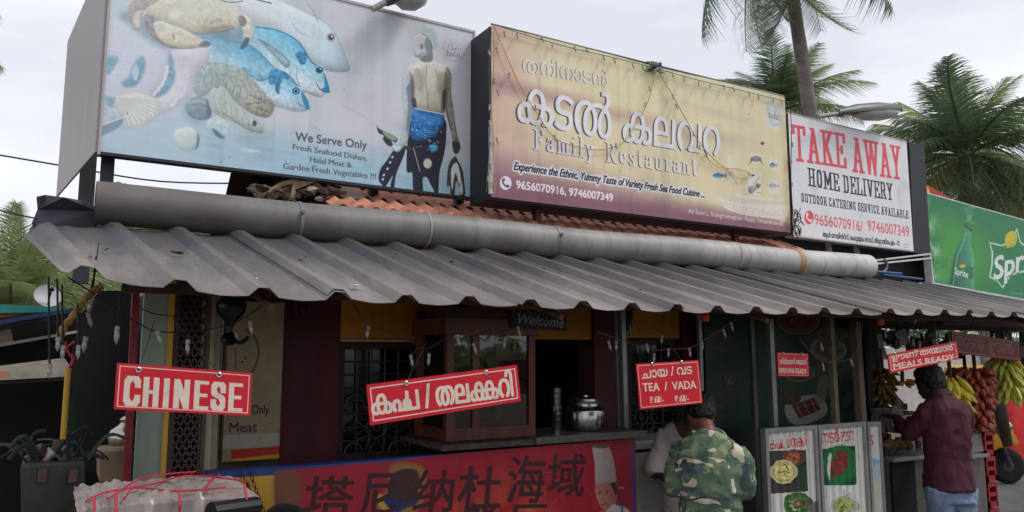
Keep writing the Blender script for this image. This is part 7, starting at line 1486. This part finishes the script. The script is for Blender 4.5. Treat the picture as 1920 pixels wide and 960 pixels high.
# ================================================================== STREET LAMPS, WIRES, STRING LIGHTS
def street_lamp(label, pole_pts, head_pts, Y, sag=None):
    pp = [at(x, y, Y=Y) for x, y in pole_pts]; t = thing('street_lamp', label, 'street lamp', pp[0]); obj('arm', MB().tube(pp, .022, 10), mat('lamp_arm_grey', (150,142,134), .5), t, smooth=True)
    a, b = [at(x, y, Y=Y) for x, y in head_pts]; ax_ = (b-a); L_ = ax_.length; ax_.normalize(); sd_ = Vector((0,1,0)); u = ax_.cross(sd_)*-1; u = u if u.z > 0 else -u
    def sec(f, w, h, lo): c = a+ax_*L_*f; return [c+sd_*w*math.cos(q)+u*1.5*(h*math.sin(q) if math.sin(q) > 0 else lo*math.sin(q)) for q in [2*math.pi*k/20 for k in range(20)]]
    obj('hood', MB().loft([sec(f, w, h, .006) for f, w, h in ((0,.03,.03),(.12,.045,.045),(.3,.09,.06),(.6,.105,.065),(.9,.085,.05),(1,.04,.02))]), mat('lamp_hood_dark', (74,76,82), .45), t, smooth=True)
    obj('lens', MB().loft([sec(f, w, .004, h) for f, w, h in ((.26,.05,.02),(.4,.09,.05),(.65,.1,.06),(.88,.075,.045),(.98,.03,.01))]), mat('lamp_lens', (176,176,174), .25, var=.1), t, smooth=True)
    obj('neck', MB().tube([pp[-1]-(pp[-1]-pp[0]).normalized()*.02, a+ax_*.05], .03, 10), mat('lamp_hood_dark', (0,0,0)), t); return t
street_lamp('dusty street lamp on an arm over the take away board', [(1533,219),(1572,213)], [(1572,214),(1686,208)], 4.6)
street_lamp('street lamp cut by the top edge above the seafood board', [(698,17),(728,2)], [(724,2),(800,-8)], 4.75)
M_wire = mat('black_wire', (22,20,22), .6)
def wire(label, pts, Ys, r_=.006, m=M_wire, cat='cable', name='overhead_cable', par=None):
    P = [at(x, y, Y=Yq) for (x, y), Yq in zip(pts, Ys)]; o = obj(name, MB().tube(cr_spline(P, 5), r_, 5), m, par)
    if not par: tag(o, label, cat)
    return o
wire('thin overhead cable crossing the sky behind the seafood board', [(-60,282),(0,291),(125,312),(300,340),(480,344)], [9]*5, .009)
wire('lower overhead cable passing behind the left palm', [(-60,384),(0,395),(60,408),(130,418)], [9]*4, .008)
wire('double thin cable seen in the gap below the big pipe', [(130,416),(230,428),(330,431),(480,431)], [8]*4, .006)
M_bulb = mat('clear_bulb_glass', (150,146,140), .12, var=.1, spec=.7); M_sock = mat('white_bulb_socket', (150,144,138), .5)
def bulb(par, p, d=(0,0,-1), s=1.0, m=M_bulb, sock=M_sock):
    s *= .66
    mb = MB().lathe([(.006*s,0),(.0085*s,.008*s),(.009*s,.026*s),(.004*s,.036*s),(.001*s,.044*s)], p, 8, d); o = obj('bulb', mb, m, par, smooth=True)
    obj('socket', MB().lathe([(.0085*s,-.018*s),(.0095*s,.0)], p, 8, d), sock, o)
def string_lights(label, pts, Y, bulbs, m, s=1.3, r_=.0028, dirs=None, group='strings of decorative bulbs'):
    Ys = Y if isinstance(Y, (list, tuple)) else [Y]*len(pts); P = cr_spline([at(x, y, Y=q) for (x, y), q in zip(pts, Ys)], 6); t = thing('string_lights', label, 'string lights', P[0], group); obj('wire', MB().tube(P, r_, 5), m, t)
    rs = random.Random(len(pts)*7+int(pts[0][0]))
    for f in bulbs:
        if isinstance(f, tuple): p = at(f[0], f[1], Y=Ys[0]-.01); bulb(t, p, (rs.uniform(-.3,.3), -.2, -1), s); j = min(P, key=lambda q: (q-p).length); obj('lead', MB().tube([j, p+Vector((0,0,.015))], .0018, 4), m, t)
        else: k = f*(len(P)-1); i = int(min(k, len(P)-2)); p = P[i].lerp(P[i+1], k-i); bulb(t, p-Vector((0,.004,.012)), (rs.uniform(-.5,.5), -.3, -1), s)
    return t
M_pk = mat('dull_pink_wire', (120,60,62), .6); M_dk = mat('dark_red_wire', (62,30,32), .6); M_yw = mat('yellow_wire', (196,166,92), .6); M_gw = mat('green_wire', (36,110,74), .6)
string_lights('dark string of bulbs drooping from the awning over the doorway to the poster', [(128,520),(190,560),(250,600),(300,622),(385,618),(450,600),(512,556)], 3.45, [(297,628),(352,645),(220,620),(470,610)], M_wire, 1.5)
string_lights('black cable loop sagging over the pale door panel', [(250,556),(268,580),(300,590),(330,592),(384,586)], 3.9, [], M_wire)
string_lights('reddish string of bulbs over the left window', [(660,566),(690,608),(720,620),(770,640),(800,654),(840,632),(880,624),(910,640)], 3.5, [(690,618),(771,672),(804,670),(858,634),(889,650)], M_dk, 1.5)
string_lights('dark string of bulbs passing in front of the glass cabinet', [(880,630),(920,624),(950,620),(990,612),(1060,590)], 3.5, [(946,640),(972,618)], M_dk, 1.4)
string_lights('pink string of bulbs hanging over the tea sign window', [(1120,622),(1150,632),(1180,642),(1222,656),(1258,654),(1293,652),(1330,632),(1380,598)], 3.5, [(1142,645),(1155,645),(1213,650),(1226,668),(1253,658),(1293,658),(1316,646),(1357,622),(1371,609)], M_pk, 1.4)
string_lights('dark string of bulbs crossing above the cable clump', [(1180,588),(1210,628),(1240,620),(1262,640)], 3.5, [(1241,634)], M_dk, 1.2)
string_lights('pink string with three bulbs drooping before the green banner', [(1500,634),(1520,660),(1545,678),(1595,672),(1612,640),(1618,600)], 3.6, [(1543,686),(1596,678),(1540,648)], M_pk, 1.4)
string_lights('string of bulbs zigzagging in shadow over the meals sign', [(1640,600),(1690,628),(1716,644),(1760,632),(1800,612)], 3.6, [(1660,625),(1712,640),(1724,644),(1755,640)], M_dk, 1.5)
for i, (x, y0, y1) in enumerate(((91,505,690),(107,508,640),(116,520,655),(145,555,655))):
    P = [at(x, y0+14, Y=3.4), at(x+1, (y0+y1)/2, Y=3.4), at(x+2, y1, Y=3.4)]; t = thing('bulb_drop', ['longest thin bulb drop hanging below the awning corner, leftmost', 'second hanging bulb drop from the left below the awning corner', 'third hanging bulb drop from the left below the awning corner', 'rightmost bulb drop beside the straw rope'][i], 'string lights', P[0], 'bulb drops at the awning corner'); obj('wire', MB().tube(P, .004, 5), M_wire, t); bulb(t, P[-1], (0,0,-1), 1.35)
for i, (x, y) in enumerate(((219,625),(167,594),(172,568),(160,640))):
    p = at(x, y, Y=3.6); t = thing('bulb_drop', ['pale bulb hanging before the black tarpaulin', 'dusty bulb caught near the straw rope, lower', 'dusty bulb caught near the straw rope, upper', 'dusty bulb left of the tarpaulin'][i], 'string lights', p, 'bulb drops at the awning corner'); bulb(t, p, (.3*math.sin(i*2), 0, -1), 1.6); obj('wire', MB().tube([p+Vector((0,0,.02)), p+Vector((.01,0,.25))], .003, 4), M_wire, t)
rw_ = obj('red_wire_bundle', MB().tube(cr_spline([at(x, y, Y=3.42) for x, y in ((122,640),(128,660),(136,675),(128,690),(138,672),(124,655),(140,640))]), .004, 5), M_rstr); tag(rw_, 'twisted pink wire between the hanging bulbs at the left corner', 'wire')
M_br = mat('frayed_wire_dark', (34,30,30), .8)
# strings of bulbs on the family restaurant board
def bs(label, pts, fr, m, s=1.25): return string_lights(label, pts, 4.56, fr, m, s, .0035)
bs('yellow bulb string along the left edge of the family restaurant board', [(926,50),(926,120),(922,200),(926,280),(921,320),(930,340),(926,365)], [(932,92),(926,150),(934,172),(918,230),(932,262),(919,310),(922,345)], M_yw)
bs('green bulb string beside the yellow one at the left board edge', [(921,60),(917,140),(919,220),(916,300),(912,360)], [(917,98),(918,200),(918,262),(915,335)], M_gw)
bs('yellow bulb string swooping from the top left corner under the large Malayalam words', [(926,48),(952,110),(975,160),(1005,210),(1040,258),(1080,274),(1120,281),(1160,272),(1185,245),(1215,190),(1228,135)], [(946,62),(955,140),(1004,200),(1040,256),(1155,272),(1210,195),(1218,165)], M_yw)
bs('yellow bulb string falling right of centre down to the drawn fish', [(1232,130),(1250,160),(1270,195),(1290,230),(1310,265),(1340,300),(1375,325)], [(1262,180),(1268,198),(1300,250),(1312,275),(1325,290)], M_yw)
bs('thin yellow wire trailing to the crab picture', [(1320,290),(1345,312),(1390,318),(1410,330),(1385,334),(1360,318)], [(1404,326)], M_yw, .9)
top = [(926,46),(1000,70),(1080,92),(1150,108),(1230,128),(1300,148),(1400,172),(1480,192)]
bs('bulb string pinned along the top hem of the family restaurant board', top, [(970,66),(1017,72),(1036,84),(1078,90),(1100,92),(1132,107),(1152,113),(1187,122),(1205,126),(1262,140),(1283,148),(1310,156),(1332,160),(1358,163),(1376,167),(1405,176),(1422,181),(1450,188),(1466,192)], M_gw, 1.2)
bs('dark bulb string down the right edge of the family restaurant board', [(1482,192),(1484,260),(1483,330),(1486,390),(1490,425),(1494,440)], [(1484,240),(1486,270),(1483,300),(1485,345),(1490,400),(1496,410),(1500,436)], M_br, 1.2)
wb = thing('wire_clump', 'tangled clump of bulbs and green wire on the top edge of the family board', 'wire', at(1230, 124, Y=4.58)); rs = random.Random(3)
for i in range(9):
    P = [at(1230+rs.uniform(-20, 12), 124+rs.uniform(-9, 9), Y=4.58+rs.uniform(-.04,.04)) for _ in range(5)]; obj('wire', MB().tube(cr_spline(P, 4), .004, 5), M_gw if i < 5 else M_br, wb)
for i in range(14): bulb(wb, at(1234+rs.uniform(-12, 12), 126+rs.uniform(-9, 10), Y=4.55+rs.uniform(-.03,.03)), (rs.uniform(-1,1), rs.uniform(-1,.2), rs.uniform(-1,1)), 1.4)
wl = thing('wire_clump', 'loops of dark wire and bulbs hanging at the lower right corner of the family board', 'wire', at(1492, 420, Y=4.55))
for i in range(6): P = [at(1492+rs.uniform(-8, 12), 395+k*12+rs.uniform(-5,5), Y=4.54) for k in range(5)]; obj('wire', MB().tube(cr_spline(P, 4), .004, 5), M_br, wl)
for i in range(7): bulb(wl, at(1492+rs.uniform(-6, 14), 396+i*7, Y=4.53), (rs.uniform(-1,1), -.3, -1), 1.3)
# small lit orange bulbs hang unlit under the awning: plain coloured plastic
for i, (x, y) in enumerate(((1322,592),(1650,601))):
    p = at(x, y, Y=3.5); o = obj('orange_cap', MB().lathe([(.012,.03),(.024,.02),(.028,-.01),(.02,-.035)], p, 12), mat('orange_plastic', (206,70,36), .4), smooth=True); tag(o, ['orange plastic cap under the awning above the tea sign', 'orange plastic cap under the awning above the stall'][i], 'cap')
# ================================================================== white car across the road, seen only as a reflection in the glass
M_cw = mat('white_car_paint', (218,220,222), .25, var=.03, coat=.5); M_cg = mat('car_glass', (22,26,30), .08, spec=.6)
car = thing('parked_car', 'white hatchback parked across the road behind the viewer', 'car', (3.4, -3.4, 0))
side = [(-1.9,.3),(-1.95,.62),(-1.8,.85),(-1.1,.95),(-.55,1.38),(.7,1.45),(1.45,1.1),(1.85,.98),(1.92,.5),(1.85,.3)]
mb = MB(); mb.loft([[Vector((3.4+x*k, -3.4+y, z if z < .96 else z*k2+.0)) for x, z in side] for y, k, k2 in ((-.82,.985,.97),(-.7,1,1),(.7,1,1),(.82,.985,.97))]); obj('body', mb, M_cw, car, smooth=True)
for y in (-.825, .825): obj('window', MB().prism([Vector((3.4+x, -3.4+y, z)) for x, z in ((-.95,.98),(-.5,1.3),(.62,1.36),(1.3,1.05))], (0, .012*(1 if y > 0 else -1), 0)), M_cg, car)
for x in (-1.25, 1.25):
    for y in (-.78, .78): w_ = obj('wheel', MB().lathe([(.16,-.08),(.3,-.09),(.31,0),(.3,.09),(.16,.08)], (3.4+x, -3.4+y, .31), 24, (0,1,0)), mat('tyre_rubber', (0,0,0)), car, smooth=True); obj('rim', MB().lathe([(.02,-.085),(.19,-.07),(.19,.07),(.02,.085)], (3.4+x, -3.4+y, .31), 16, (0,1,0)), M_steel, w_, smooth=True)
